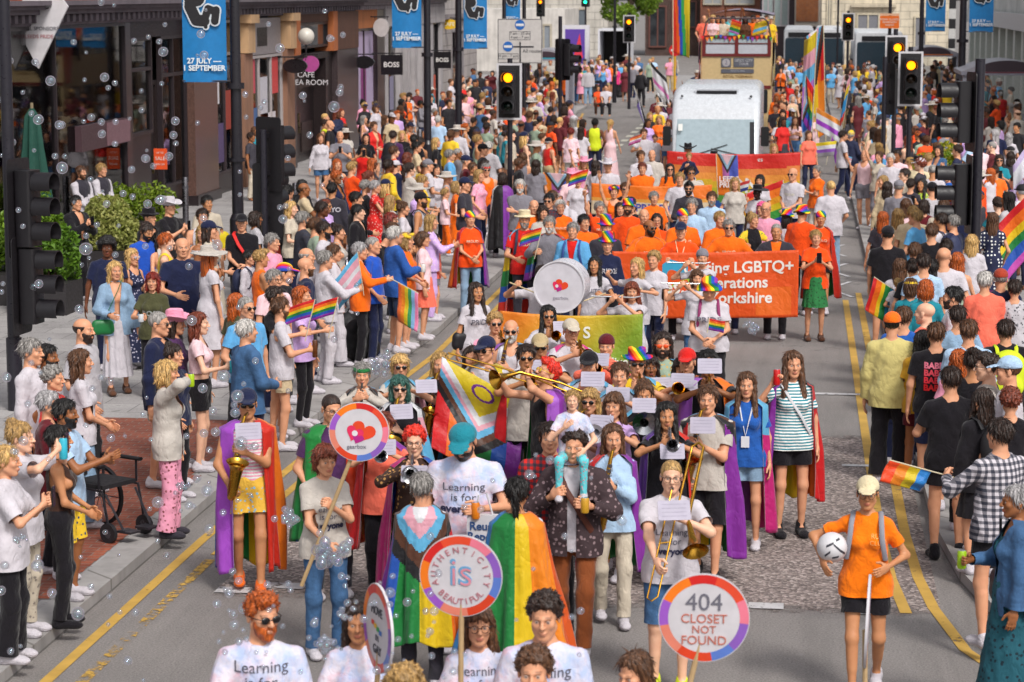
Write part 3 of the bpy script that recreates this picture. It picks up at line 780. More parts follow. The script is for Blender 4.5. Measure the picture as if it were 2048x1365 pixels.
def glasses_mesh(kind):
 if ('gl', kind) in CACHE: return CACHE['gl', kind]
 b = MB()
 for sg in (-1, 1):
  if kind == 'sun':
   b.ball((sg * .0325, -.099, .001), 1, 14, (.026, .007, .021))
  else:
   b.lathe([(.0225, -.002), (.0255, -.002), (.0255, .002), (.0225, .002), (.0225, -.002)], (sg * .0325, -.101, -.001), 18, axis=1)
  b.tube([(sg * .055, -.097, .008), (sg * .077, -.07, .01), (sg * .085, .01, .006)], .003, 5)
 b.tube([(-.012, -.105, .004), (.012, -.105, .004)], .003, 5)
 me = bpy.data.meshes.new('glasses'); me.from_pydata([tuple(v) for v in b.V], [], b.F); me.materials.append(mat('glassframe'))
 me.polygons.foreach_set('use_smooth', [True] * len(b.F)); CACHE['gl', kind] = me; return me
def m_glassframe(m, name):
 m.col(objcol(m)); m.set(Roughness=.15); m.b.inputs['Specular IOR Level'].default_value = .8
MATDEF['glassframe'] = m_glassframe
SKIN = dict(s0='e6b598', s1='d69c7a', s2='c28860', s3='96603c', s4='683c26', s5='3c2218')
HAIRC = dict(blonde='c9a265', fair='a98550', brown='5a3a24', dark='2e1d15', black='15100f', ginger='b2551c', red='7a2013', grey='8f8a86', white='c9c4bf',
             neon='e0301c', pink='e2588f', teal='2f5a50', silver='a9a5a6', orange='cc5a18', chest='74341f')
CLOTH = dict(white='c6c0c7', offwhite='bcb4ac', cream='d9caa6', black='17141a', charcoal='34313a', navy='1b2140', blue='2358a8', royal='1f4fb4', sky='5fa8dc', paleblue='a9c4e0',
             denim='3f6590', paledenim='8aa6c2', darkdenim='26344f', teal='1d7f8f', aqua='63c6cf', green='22703a', dgreen='1d4a34', olive='4a4a30', lime='b8d03c', khaki='b59f78', sage='8fa08c',
             yellow='e8c02c', mustard='c9962a', gold='e0b040', orange='f06a10', bright='f77a08', flame='f04e10', red='cf1f1a', brick='a03a24', maroon='5c1620', coral='f2715a',
             pink='e79ab4', palepink='ecc6cc', hot='d8307a', purple='7a2c9a', lilac='c9a6dc', plum='4c2a56', grey='7d7a82', lightgrey='b4afb4', brown='5a3826', rust='8a4a26', tan='b98f64', beige='cdb896', stone='c4b8a6', straw='cbbd7a', choc='3a241c', hivis='d2e020')
CWORD = dict(offwhite='off-white', paleblue='pale blue', royal='royal blue', sky='sky blue', paledenim='pale denim', darkdenim='dark denim', dgreen='dark green', bright='bright orange', flame='flame orange', palepink='pale pink', hot='hot pink', lightgrey='light grey', choc='dark brown', hivis='hi-vis yellow', brick='brick red', straw='straw yellow', rust='rust brown')
GWORD = dict(tee='t-shirt', bigtee='loose t-shirt', shirt='long-sleeved top', jacket='jacket', tank='vest top', vest='waistcoat', crop='crop top', dress='dress', maxi='long dress', trousers='trousers', leggings='leggings', wide='wide trousers', shorts='shorts', longshorts='long shorts', skirt='skirt', longskirt='long skirt', midi='midi skirt')
PNAME = dict(tee='shirt', bigtee='shirt', shirt='shirt', jacket='jacket', tank='vest_top', vest='waistcoat', crop='crop_top', dress='dress', maxi='dress', trousers='trousers', leggings='leggings', wide='trousers', shorts='shorts', longshorts='shorts', skirt='skirt', longskirt='skirt', midi='skirt')
HWORD = dict(buzz='cropped {} hair', bald='balding {} hair', short='short {} hair', quiff='swept-up {} hair', curly='curly {} hair', afro='big curly {} hair', mohawk='{} mohawk', long='long {} hair', longer='very long {} hair', wavy='wavy {} hair', front='long loose {} hair', bob='{} bob', pony='{} ponytail', bun='{} bun', fringe='{} fringe', none='bald head')
HATW = dict(cap='cap', beanie='beanie', cowboy='cowboy hat', sun='sun hat', fedora='trilby', boater='straw boater', bucket='bucket hat', top='tall hat', band='headband', wrap='headscarf', flower='flower garland')
PEOPLE = []
CROWD = []
def mesh_for(key, arrs, matname, feat=None):
 k = ('me',) + key + (matname,)
 if k not in CACHE: CACHE[k] = mesh_np(key[0], arrs[0], arrs[1], True, (matname,), feat)
 return CACHE[k]
def patmat(p): return {'denim': 'denim', 'tiedye': 'tiedye', 'stripes': 'stripes', 'plaid': 'plaid', 'dots': 'dots', 'rainbow': 'rainbow'}.get(p, p if p and p.startswith('floral') else 'cloth')
PWORD = dict(denim='', tiedye='tie-dyed', stripes='striped', plaid='checked', dots='spotted', rainbow='rainbow', cloth='', floral='patterned')
def colour(spec, table):
 c, _, p = spec.partition('/')
 return lin(table.get(c, c)), CWORD.get(c, c), p
def person(px, py, kind='m', face=0, pose='stand', hair='short:brown', top='tee:white', bot='trousers:darkdenim', skin='s1', hat=None, glasses=None,
           beard=None, h=None, hr=(0, 0, 0), shoes='white', ground=0.0, wide=1.0, jacket=None, label=None, group=None, lod=None, zfeet=None, loc=None, cat='person', extra=''):
 h = h or dict(m=1.77, f=1.66, c=1.2)[kind]
 h *= 1 + .012 * math.sin(px * 3.7 + py)
 feet = ground if zfeet is None else zfeet
 sitting = not isinstance(pose, dict) and POSES[pose].get('sit') or isinstance(pose, dict) and pose.get('sit')
 sc = h / 1.755
 hatz = .03 if hat and hat.split(':')[0] in ('cowboy', 'top') else 0
 if loc is None:
  top_z = feet + h - (0.45 * sc if sitting else 0) + hatz
  q = W(px, py, top_z)
  loc = Vector((q.x, q.y, feet - (.45 * sc if sitting else 0)))
 else: loc = Vector(loc)
 D = loc.y
 lod = lod if lod is not None else (0 if D < 31 else 1 if D < 62 else 3)
 if pose == 'stand' and not sitting: pose = ('stand', 'standb', 'standc', 'standd')[int(abs(px * 7 + py * 3 + D * 11)) % 4]
 rz = R(face)
 if lod >= 2:
  CROWD.append(dict(kind=kind, pose=pose, hr=hr, hair=hair, top=top, bot=bot, skin=skin, hat=hat, loc=loc, rz=rz, sc=sc, wide=wide)); return None
 S = skeleton(kind, pose)
 V, Q, ft = body_arrays(kind, pose, hr, lod)
 k = ('body', kind, pkey(pose), hr, lod)
 body = link('person', mesh_for(k, (V, Q), 'skin', ft), None, loc, rz, lin(SKIN.get(skin, skin)))
 body.scale = (sc * wide, sc * wide, sc)
 rec = dict(o=body, S=S, px=px, py=py, label=label, group=group, hair=hair, top=top, bot=bot, hat=hat, jacket=jacket, glasses=glasses, pose=pose, extra=extra, kind=kind, loc=loc, beard=beard, cat=cat, hr=hr, lod=lod)
 xf = head_xf(S, hr); M4 = Matrix(np.vstack([np.hstack([S['Mup'] @ rotm(*hr), (xf(np.zeros((1, 3)))[0])[:, None]]), [[0, 0, 0, 1]]]).tolist())
 def onhead(name, me, color):
  o = link(name, me, body, None, None, color); o.matrix_local = M4; return o
 hs_, _, hc = hair.partition(':')
 if hs_ != 'none':
  st = hs_
  if hat and hat.split(':')[0] in ('cap', 'beanie', 'cowboy', 'sun', 'fedora', 'boater', 'bucket', 'top', 'wrap') and st in ('curly', 'afro', 'quiff', 'bun', 'mohawk'): st = 'short'
  if hat and hat.split(':')[0] not in ('band', 'flower'): st += '~'
  rec['hairo'] = onhead('hair', mesh_for(('hair', st, lod), hair_arrays(st, lod), 'hair'), lin(HAIRC.get(hc, hc)))
 if hat:
  hn, _, hcol = hat.partition(':'); c, _, p = colour(hcol, CLOTH)
  onhead('hat' if hn not in ('cap', 'band', 'wrap', 'flower') else {'cap': 'cap', 'band': 'headband', 'wrap': 'headscarf', 'flower': 'flower_garland'}[hn], mesh_for(('hat', hn, lod), hat_arrays(hn, lod), patmat(p)), c)
 if glasses:
  gk, _, gc = glasses.partition(':'); onhead('sunglasses' if gk == 'sun' else 'glasses', glasses_mesh(gk), lin(gc or '0c0a0c'))
 if beard: onhead('beard', mesh_for(('beard', lod), beard_arrays(lod), 'hair'), lin(HAIRC.get(beard, beard)))
 for nm, spec in (('top', top), ('bot', bot), ('jacket', jacket)):
  if not spec: continue
  gk, _, gc = spec.partition(':'); c, _, p = colour(gc, CLOTH)
  g = garment_arrays(kind, pose, gk, lod)
  rec[nm + 'o'] = link(PNAME[gk], mesh_for((PNAME[gk], kind, pkey(pose), gk, lod), g, patmat(p)), body, None, None, c)
 if shoes:
  sk, _, p = shoes.partition('/')
  me = mesh_for(('shoe', p), shoe_arrays(p == 'boot'), 'cloth')
  for sd in 'rl':
   l2 = S[sd + 'leg'][2]; o = link('shoe', me, body, (l2[0], l2[1] - .02, l2[2] - .075), None, lin(CLOTH.get(sk, sk)))
   if kind == 'c': o.scale = (1, 1, 1)
 PEOPLE.append(rec)
 return rec
def wp(rec, p):
 o = rec['o']; q = Vector(p); q = Vector((q.x * o.scale.x, q.y * o.scale.y, q.z * o.scale.z))
 return Matrix.Rotation(o.rotation_euler.z, 3, 'Z') @ q + o.location
def grip_pt(rec, side='r', f=.075):
 a = rec['S'][side + 'arm']; d = (a[2] - a[1]) / np.linalg.norm(a[2] - a[1])
 th = A3(0, 0, 1); n = np.cross(d, th); n = n / (np.linalg.norm(n) + 1e-6) * (-.022 if side == 'r' else .022) * -1
 return wp(rec, a[2] + d * f + n)
def m_asphalt(m, name):
 co = m.coord('Object')
 big = m.ramp(m.noise(co, .35, 5, .6), [(.3, grey(.78)), (.7, grey(1.1))])
 fine = m.ramp(m.noise(co, 55, 3, .8), [(.25, grey(.45)), (.75, grey(1.5))])
 c = m.mix(1, m.mix(1, (.236, .216, .207), big, 'MULTIPLY'), fine, 'MULTIPLY')
 st = m.ramp(m.noise(m.coord('Object', (3, .25, 1)), 1.2, 4, .65), [(.45, grey(1)), (.75, grey(.8))])
 c = m.mix(1, c, st, 'MULTIPLY')
 cr = m.math('ABSOLUTE', m.math('SUBTRACT', m.noise(co, .45, 6, .62), .5)); msk = m.ramp(m.noise(co, .18, 2), [(.5, grey(0)), (.62, grey(.5))])
 c = m.mix(m.math('MULTIPLY', m.math('LESS_THAN', cr, .004), msk), c, (.03, .03, .03))
 sp = m.ramp(m.noise(co, 7, 2, .5), [(.72, grey(0)), (.76, grey(1))])
 m.col(m.mix(m.math('MULTIPLY', sp, .12), c, (.4, .4, .4))); m.set(Roughness=.82)
 m.bump(m.noise(co, 70, 3, .8), .6, .01)
def m_chips(m, name):
 co = m.coord('Object')
 v = m.n('TexVoronoi'); v.inputs['Scale'].default_value = 34; m.l(co, v.inputs['Vector'])
 c = m.ramp(m.n('SeparateColor').outputs[0] if False else m.math('FRACT', m.math('MULTIPLY', v.outputs['Color'], 3.7)), [(0, (.11, .088, .083)), (.45, (.215, .175, .162)), (.75, (.31, .25, .23)), (1, (.46, .39, .365))])
 big = m.ramp(m.noise(co, .5, 5, .6), [(.3, grey(.75)), (.7, grey(1.15))])
 m.col(m.mix(1, c, big, 'MULTIPLY')); m.set(Roughness=.85); m.bump(v.outputs['Distance'], .9, .015)
 y = m.n('SeparateXYZ'); m.l(co, y.inputs[0]); e = m.math('MINIMUM', m.math('SUBTRACT', y.outputs[1], 19.9), m.math('SUBTRACT', 28.3, y.outputs[1]))
 f = m.ramp(m.math('ADD', m.math('MULTIPLY', e, .9), m.math('SUBTRACT', m.noise(co, 5, 5, .75), .5)), [(.0, grey(0)), (.3, grey(1))])
 t = m.n('BsdfTransparent'); mx = m.n('MixShader'); m.l(f, mx.inputs[0]); m.l(t.outputs[0], mx.inputs[1]); m.l(m.b.outputs[0], mx.inputs[2]); m.l(mx.outputs[0], m.t.nodes['Material Output'].inputs[0])
def m_slabs(m, name):
 co = m.coord('Object')
 b = m.n('TexBrick'); m.l(co, b.inputs['Vector']); b.inputs['Scale'].default_value = 1; b.inputs['Brick Width'].default_value = .9; b.inputs['Row Height'].default_value = .6
 b.inputs['Mortar Size'].default_value = .009; b.inputs['Color1'].default_value = (.385, .365, .36, 1); b.inputs['Color2'].default_value = (.32, .302, .3, 1); b.inputs['Mortar'].default_value = (.2, .185, .185, 1)
 g = m.ramp(m.noise(co, 1.1, 5, .65), [(.3, grey(.75)), (.7, grey(1.1))]); f = m.ramp(m.noise(co, 40, 2, .8), [(.3, grey(.8)), (.7, grey(1.15))])
 sp = m.ramp(m.noise(co, 5, 1, .4), [(.7, grey(1)), (.73, grey(.55))])
 m.col(m.mix(1, m.mix(1, m.mix(1, b.outputs[0], g, 'MULTIPLY'), f, 'MULTIPLY'), sp, 'MULTIPLY')); m.set(Roughness=.8); m.bump(b.outputs['Fac'], -.3, .01)
def m_bricks(m, name):
 p = name.split(':'); co = m.coord('Object')
 if p[3] == 'wall':
  s = m.n('SeparateXYZ'); m.l(co, s.inputs[0]); cb = m.n('CombineXYZ')
  m.l(m.math('ADD', s.outputs[0], s.outputs[1]), cb.inputs[0]); m.l(s.outputs[2], cb.inputs[1]); co2 = cb.outputs[0]
 else: co2 = co
 b = m.n('TexBrick'); m.l(co2, b.inputs['Vector']); b.inputs['Scale'].default_value = 1
 b.inputs['Brick Width'].default_value = .215; b.inputs['Row Height'].default_value = .075 if p[3] == 'wall' else .105; b.inputs['Mortar Size'].default_value = .006
 b.inputs['Color1'].default_value = (*lin(p[1]), 1); b.inputs['Color2'].default_value = (*lin(p[2]), 1); b.inputs['Mortar'].default_value = (.2, .17, .15, 1)
 g = m.ramp(m.noise(co, 1.3, 5, .65), [(.3, grey(.7)), (.7, grey(1.1))]); f = m.ramp(m.noise(co, 30, 3, .7), [(.3, grey(.75)), (.7, grey(1.2))])
 m.col(m.mix(1, m.mix(1, b.outputs[0], g, 'MULTIPLY'), f, 'MULTIPLY')); m.set(Roughness=.85); m.bump(b.outputs['Fac'], -.5, .01)
def m_stone(m, name):
 p = name.split(':'); co = m.coord('Object'); c = lin(p[1])
 g = m.ramp(m.noise(co, .8, 5, .65), [(.3, grey(.72)), (.7, grey(1.08))]); c = m.mix(1, c, g, 'MULTIPLY')
 drip = m.ramp(m.noise(m.coord('Object', (2.5, 2.5, .2)), 1.5, 4, .6), [(.45, grey(1)), (.8, grey(.7))]); c = m.mix(1, c, drip, 'MULTIPLY')
 if len(p) > 2:
  s = m.n('SeparateXYZ'); m.l(co, s.inputs[0]); cb = m.n('CombineXYZ'); m.l(m.math('ADD', s.outputs[0], s.outputs[1]), cb.inputs[0]); m.l(s.outputs[2], cb.inputs[1])
  b = m.n('TexBrick'); m.l(cb.outputs[0], b.inputs['Vector']); b.inputs['Scale'].default_value = 1; h = float(p[2]); b.inputs['Row Height'].default_value = h; b.inputs['Brick Width'].default_value = h * 2.4; b.inputs['Mortar Size'].default_value = .02
  c = m.mix(m.math('MULTIPLY', b.outputs['Fac'], .6), c, (.08, .07, .06)); m.bump(b.outputs['Fac'], -.6, .03)
 m.col(c); m.set(Roughness=.8)
def m_granite(m, name):
 co = m.coord('Object'); c = lin(name.split(':')[1])
 f = m.ramp(m.noise(co, 26, 5, .85), [(.35, grey(.45)), (.6, grey(1.1)), (.75, grey(2.2))])
 m.col(m.mix(1, c, f, 'MULTIPLY')); m.set(Roughness=.28)
def m_glass(m, name):
 t = m.n('BsdfTransparent'); t.inputs[0].default_value = (.93, .94, .94, 1); g = m.n('BsdfGlossy'); g.inputs['Roughness'].default_value = .03
 fr = m.n('Fresnel'); fr.inputs['IOR'].default_value = 1.3; mx = m.n('MixShader')
 m.l(m.math('ADD', fr.outputs[0], .02), mx.inputs[0]); m.l(t.outputs[0], mx.inputs[1]); m.l(g.outputs[0], mx.inputs[2]); m.l(mx.outputs[0], m.t.nodes['Material Output'].inputs[0])
def m_pane(m, name):
 m.col(m.ramp(m.noise(m.coord('Object'), .9, 3), [(.3, (.012, .013, .016)), (.7, (.05, .055, .062))])); m.set(Roughness=.06); m.b.inputs['Specular IOR Level'].default_value = .7
def m_paint(m, name):
 p = name.split(':'); co = m.coord('Object'); w = float(p[2])
 n = m.math('ADD', m.math('MULTIPLY', m.noise(co, 9, 5, .75), .6), m.math('MULTIPLY', m.noise(m.coord('Object', (2.5, .5, 1)), 2.2, 3, .6), .4))
 f = m.ramp(n, [(w - .03, grey(1)), (w + .04, grey(0))])
 c = m.mix(1, lin(p[1]), m.ramp(m.noise(co, 2.5, 4, .6), [(.3, grey(.72)), (.7, grey(1.05))]), 'MULTIPLY')
 m.col(c); m.set(Roughness=.75)
 t = m.n('BsdfTransparent'); mx = m.n('MixShader')
 m.l(f, mx.inputs[0]); m.l(t.outputs[0], mx.inputs[1]); m.l(m.b.outputs[0], mx.inputs[2]); m.l(mx.outputs[0], m.t.nodes['Material Output'].inputs[0])
def m_leaf(m, name):
 co = m.coord('Object'); r = m.n('ObjectInfo')
 a, b = lin(name.split(':')[1]), lin(name.split(':')[2])
 g = m.n('NewGeometry'); f = m.n('TexWhiteNoise', noise_dimensions='1D'); m.l(g.outputs['Random Per Island'], f.inputs['W'])
 m.col(m.mix(f.outputs['Value'], a, b)); m.set(Roughness=.5)
 tr = m.n('BsdfTranslucent'); m.l(m.mix(f.outputs['Value'], a, b), tr.inputs[0]); mx = m.n('MixShader'); mx.inputs[0].default_value = .3
 m.l(m.b.outputs[0], mx.inputs[1]); m.l(tr.outputs[0], mx.inputs[2]); m.l(mx.outputs[0], m.t.nodes['Material Output'].inputs[0])
def m_glow(m, name):
 p = name.split(':'); m.col(lin(p[1])); m.b.inputs['Emission Color'].default_value = (*lin(p[1]), 1); m.b.inputs['Emission Strength'].default_value = float(p[2])
def m_bubble(m, name):
 lw = m.n('LayerWeight'); lw.inputs['Blend'].default_value = .35
 nz = m.noise(m.coord('Object', (1, 1, 2.2)), 9, 3)
 hue = m.ramp(m.math('FRACT', m.math('ADD', m.math('MULTIPLY', nz, 2.0), m.math('MULTIPLY', lw.outputs['Facing'], 1.6))), [(0, (.85, .9, 1)), (.25, (.35, .8, .95)), (.45, (.95, .9, .6)), (.65, (.95, .5, .8)), (.85, (.5, .5, 1)), (1, (.85, .9, 1))])
 t = m.n('BsdfTransparent'); g = m.n('BsdfGlossy'); g.inputs['Roughness'].default_value = .02; m.l(hue, g.inputs[0])
 d = m.n('BsdfTranslucent'); m.l(m.mix(.6, hue, (.9, .9, .92)), d.inputs[0])
 f = m.math('POWER', lw.outputs['Facing'], 2.2)
 m1 = m.n('MixShader'); m.l(m.math('ADD', m.math('MULTIPLY', f, .7), .14), m1.inputs[0]); m.l(t.outputs[0], m1.inputs[1]); m.l(g.outputs[0], m1.inputs[2])
 m2 = m.n('MixShader'); m.l(m.math('ADD', m.math('MULTIPLY', f, .7), .2), m2.inputs[0]); m.l(m1.outputs[0], m2.inputs[1]); m.l(d.outputs[0], m2.inputs[2])
 m.l(m2.outputs[0], m.t.nodes['Material Output'].inputs[0])
MATDEF.update(asphalt=m_asphalt, chips=m_chips, slabs=m_slabs, bricks=m_bricks, stone=m_stone, granite=m_granite, glass=m_glass, pane=m_pane, paint=m_paint, leaf=m_leaf, glow=m_glow, bubble=m_bubble)
KH = .11
def strip(name, mats, left, right, z, kind='structure'):
 b = MB(); V = [(x, y, z) for p in zip(left, right) for x, y in p]; n = len(left)
 b.add(V, [(2 * i, 2 * i + 1, 2 * i + 3, 2 * i + 2) for i in range(n - 1)]); return tag(b.build(name, mats, smooth=False), kind=kind)
def slab(name, m, poly, z0, z1):
 b = MB(); n = len(poly)
 b.add([(x, y, z1) for x, y in poly] + [(x, y, z0) for x, y in poly], [tuple(range(n))] + [((i + 1) % n, i, n + i, n + (i + 1) % n) for i in range(n)])
 return tag(b.build(name, m, smooth=False), kind='structure')
b = MB(); b.add([(-600, -200, 0), (600, -200, 0), (600, 1500, 0), (-600, 1500, 0)], [(0, 1, 2, 3)]); tag(b.build('ground', 'asphalt', smooth=False), kind='structure')
LK = [(-5.92, 4), (-5.9, 24), (-5.72, 30), (-5.42, 36), (-5.42, 65), (-6.2, 72), (-7.3, 80), (-8.3, 88), (-8.95, 95.5), (-9.5, 104), (-9.5, 109)]
RK = [(1.38, 60), (1.36, 30), (1.38, 23), (1.5, 21.2), (1.75, 19.6), (2.2, 18.3), (3.0, 17.4), (4.6, 16.9), (8, 16.7)]
def off(line, d): return [(x + d, y) for x, y in line]
slab('left_pavement', 'slabs', off(LK, -.3) + [(-16, 109), (-16, 4)], -.3, KH)
slab('left_kerb', 'stone:a5a19f:.9', LK + off(LK, -.3)[::-1], -.3, KH + .004)
strip('brick_paving', 'bricks:8f4a34:7a3d2c:floor', [(-8.3, 19.2), (-8.3, 27.8)], [(-6.35, 19.2), (-6.35, 27.8)], KH + .004)
strip('tactile_paving', 'bricks:a0543a:8a4530:floor', [(-6.35, 19.2), (-6.35, 24.5)], [(-6.23, 19.2), (-6.23, 24.5)], KH + .004)
RKf = [(1.38, 140)] + RK
slab('right_pavement', 'slabs', [(x + .28, y + (.28 if x > 1.45 else 0)) for x, y in RKf] + [(14, 17), (14, 140)], -.3, KH)
slab('right_kerb', 'stone:a5a19f:.9', [(x + .28, y + (.28 if x > 1.45 else 0)) for x, y in RKf][::-1] + RKf, -.3, KH + .004)
strip('brick_paving', 'bricks:9a5236:85452e:floor', [(1.85, 22.6), (1.95, 20.6), (2.3, 19.3), (3.2, 18.4)], [(3.4, 23.5), (3.6, 22.0), (3.9, 21), (4.2, 20)], KH + .004)
slab('far_pavement', 'slabs', [(-30, 113), (-9.6, 111.5), (-8.2, 116), (-5.6, 118.5), (-5.2, 150), (-30, 150)], -.3, KH)
strip('worn_road_surface', 'chips', [(-5.0, 19.9), (-5.0, 28.4)], [(.62, 19.9), (.95, 28.3)], .003)
strip('worn_road_surface', 'chips', [(.62, 19.9), (.95, 28.3)], [(1.28, 19.9), (1.28, 28.2)], .0035)
strip('road_patch', 'asphalt', [(-5.0, 42), (-5, 58)], [(-1.0, 42), (-1, 58)], .003)
for nm, pts, w, wear in (('yellow_line', [(-5.64, 8), (-5.6, 22), (-5.4, 29), (-5.16, 34), (-5.16, 65)], .1, .62), ('yellow_line', [(-5.36, 8), (-5.33, 21.2)], .1, .5), ('yellow_line', [(-5.33, 21.4), (-5.12, 29), (-4.92, 34), (-4.92, 65)], .09, .6),
                         ('yellow_line', [(.86, 41), (.86, 23), (.9, 21.2), (.98, 20.0)], .1, .63), ('yellow_line', [(1.1, 42), (1.1, 23), (1.14, 21.3), (1.22, 20.2), (1.4, 18.9), (1.75, 17.9), (2.3, 17.1)], .1, .6), ('yellow_line', [(-5.16, 65), (-5.95, 72), (-7.05, 80), (-8.05, 88), (-8.7, 95.5), (-9.25, 104)], .1, .6)):
 strip(nm, f'paint:c9a04a:{wear}', [(x - w / 2, y) for x, y in pts], [(x + w / 2, y) for x, y in pts], .007)
for x0, x1, y, d in ((.0, 1.25, 31.2, .07), (-.35, -.05, 20.1, .1), (.55, .8, 20.0, .08), (-4.6, -4.25, 20.3, .1), (-5.0, -4.7, 20.1, .1), (.55, .9, 26.4, .06)):
 strip('white_line', 'paint:c8c6c8:.56', [(x0, y - d), (x0, y + d)], [(x1, y - d), (x1, y + d)], .011)
for Y in (42.5, 45.5, 49, 53):
 for sg in (-1, 1):
  strip('white_line', 'paint:cfcdd0:.6', [(.55 + .42 * sg * 0, Y), (.95, Y + sg * 1.1)], [(.63, Y), (1.03, Y + sg * 1.1)], .011 + .001 * sg)
for k in range(14): strip('white_line', 'paint:c8c6b8:.62', [(-6.2 - .0 * k, 74 + 2.6 * k), (-6.2, 75.1 + 2.6 * k)], [(-5.95, 74 + 2.6 * k), (-5.95, 75.1 + 2.6 * k)], .011)
XF = -14.65
def fb(mb, y0, y1, z0, z1, x0, x1): mb.box((XF + x0, y0, z0), (XF + x1, y1, z1)); return mb
def part(name, m, parent, *boxes, smooth=False):
 mb = MB()
 for q in boxes: fb(mb, *q)
 o = mb.build(name, m, parent, smooth=smooth); return o
def cornice(parent, y0, y1, z, m='stone:6a6068'):
 part('cornice', m, parent, (y0, y1, z, z + .09, -.1, .34), (y0, y1, z + .092, z + .17, -.1, .46), (y0, y1, z + .172, z + .26, -.1, .58), (y0, y1, z - .22, z - .002, -.1, .16))
 part('cornice_underside', m, parent, (y0, y1, z - .17, z - .003, .161, .18), *[(y0 + .1 + k * .4, y0 + .28 + k * .4, z - .16, z - .01, .16, .27) for k in range(int((y1 - y0) / .4))])
def window(parent, y0, y1, z0, z1, mullions=(), transom=None, fm='plain:2a2226:.4', glass='glass', depth=.12):
 w = .07
 bx = [(y0, y0 + w, z0, z1, 0, depth), (y1 - w, y1, z0, z1, 0, depth), (y0 + w, y1 - w, z0, z0 + w, .002, depth), (y0 + w, y1 - w, z1 - w, z1, .002, depth)]
 for q in mullions: bx.append((q - .03, q + .03, z0 + w, z1 - w, .004, depth - .01))
 if transom: bx.append((y0 + w, y1 - w, transom - .04, transom + .04, .006, depth - .006))
 o = part('window', glass, parent, (y0 + .04, y1 - .04, z0 + .04, z1 - .04, .03, .05))
 part('frame', fm, o, *bx)
 return o
def upper_floor(bld, y0, y1, z0, wins, brick='bricks:a04a2c:86381f:wall', trim='stone:c9bfae', h=6):
 ws = sorted(wins); segs = []; y = y0
 for a, c in ws: segs.append((y, a, z0, z0 + h, -.5, 0)); segs.append((a, c, z0, z0 + .75, -.5, .0)); segs.append((a, c, z0 + 3.0, z0 + h, -.5, .0)); y = c
 segs.append((y, y1, z0, z0 + h, -.5, 0)); part('brick_wall', brick, bld, *segs)
 for a, c in ws:
  part('sill', trim, bld, (a - .15, c + .15, z0 + .6, z0 + .752, .004, .14))
  o = part('window', 'pane', bld, (a, c, z0 + .755, z0 + 2.995, -.3, -.2)); part('frame', 'plain:d8d2c8:.5', o, (a, a + .09, z0 + .76, z0 + 2.99, -.19, -.08), (c - .09, c, z0 + .76, z0 + 2.99, -.19, -.08), (a + .09, c - .09, z0 + .76, z0 + .86, -.188, -.08), (a + .09, c - .09, z0 + 2.9, z0 + 2.99, -.188, -.08), ((a + c) / 2 - .04, (a + c) / 2 + .04, z0 + .87, z0 + 2.89, -.186, -.09))
B1 = empty('shop_building', (0, 0, 0), 0, 'dark granite corner shop with bright orange display window and sale poster on its door', 'shop')
part('plinth', 'granite:2c2428', B1, (36, 51.2, 0, .5, -.4, .06))
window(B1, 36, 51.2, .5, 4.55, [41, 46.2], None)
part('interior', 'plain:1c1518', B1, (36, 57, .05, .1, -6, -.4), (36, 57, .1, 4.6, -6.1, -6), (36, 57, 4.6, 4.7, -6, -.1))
disp = ['d84c1c', 'e87820', '5a1e16', 'c8a030', 'b03c60', 'f0782a', '8a3820', 'e07c30', 'f88a24', '4a1814', 'a85624', 'f09a3c', '5a241e', 'e06820']
for k, c in enumerate(disp): part('display_panel', f'plain:{c}:.6', B1, (37 + k * 1.0 + .13 * math.sin(3 * k), 37.5 + k * 1.0 + .3 * math.sin(2 * k), (1.7, 2.3, 2.0, 2.9)[k % 4], 4.5 - .5 * (k % 3 == 1), -.16 - .12 * (k % 3), -.12 - .12 * (k % 3)))
o = part('fascia', 'plain:4a343a:.5', B1, (47.5, 51.0, 1.98, 2.5, .06, .2))
part('fascia_panel', 'plain:7a5a62:.5', o, (49.3, 51.0, 2.0, 2.48, .202, .23))
part('column', 'granite:3a3032', B1, (51.2, 51.55, 0, 4.55, -.3, .12))
window(B1, 51.55, 53.3, 2.05, 4.2, [], 3.5)
part('stall_riser', 'granite:241c1e', B1, (51.55, 53.3, 0, 2.05, -.3, .05))
d = part('door', 'plain:241a1a:.4', B1, (53.3, 54.1, .12, .6, -.1, .0), (53.3, 53.42, .6, 3.2, -.1, .0), (53.98, 54.1, .6, 3.2, -.1, .0), (53.42, 53.98, 3.1, 3.2, -.098, -.002), (53.42, 53.98, .6, 3.1, -.07, -.05))
part('handle', 'plain:b8a878:.25:1', d, (53.5, 53.54, 1.1, 1.5, .002, .06))
window(B1, 54.1, 56.4, .7, 4.2, [55.2], 3.3)
part('stall_riser', 'granite:241c1e', B1, (54.1, 56.4, 0, .7, -.3, .05))
part('fascia', 'plain:2a2024:.5', B1, (51.55, 57, 4.2, 4.75, -.3, .1), (36, 51.55, 4.555, 4.75, -.3, .14))
part('column', 'granite:644a42', B1, (56.4, 58.7, 0, 4.72, -.3, .3)); part('column_base', 'granite:2c2426', B1, (56.35, 58.75, 0, .35, -.2, .36))
cornice(B1, 36, 58.9, 4.78)
upper_floor(B1, 36, 58.9, 5.04, [(39, 41), (44, 46), (49, 51), (54, 56)])
for y, z in ((51.9, 3.55), (52.9, 3.55), (52.4, 3.2), (54.6, 3.5), (55.8, 3.4)):
 mb = MB(); mb.ball((XF - 1.2, y, z), .1); tag(mb.build('pendant_lamp', 'glow:ffb040:3'), f'small warm pendant lamp lit behind the shop glass at {"left" if y < 52.2 else "centre" if y < 53 else "right"} of the entrance, {"lower" if z < 3.45 else "upper"} one', 'lamp', 'lamps in the shop entrance')
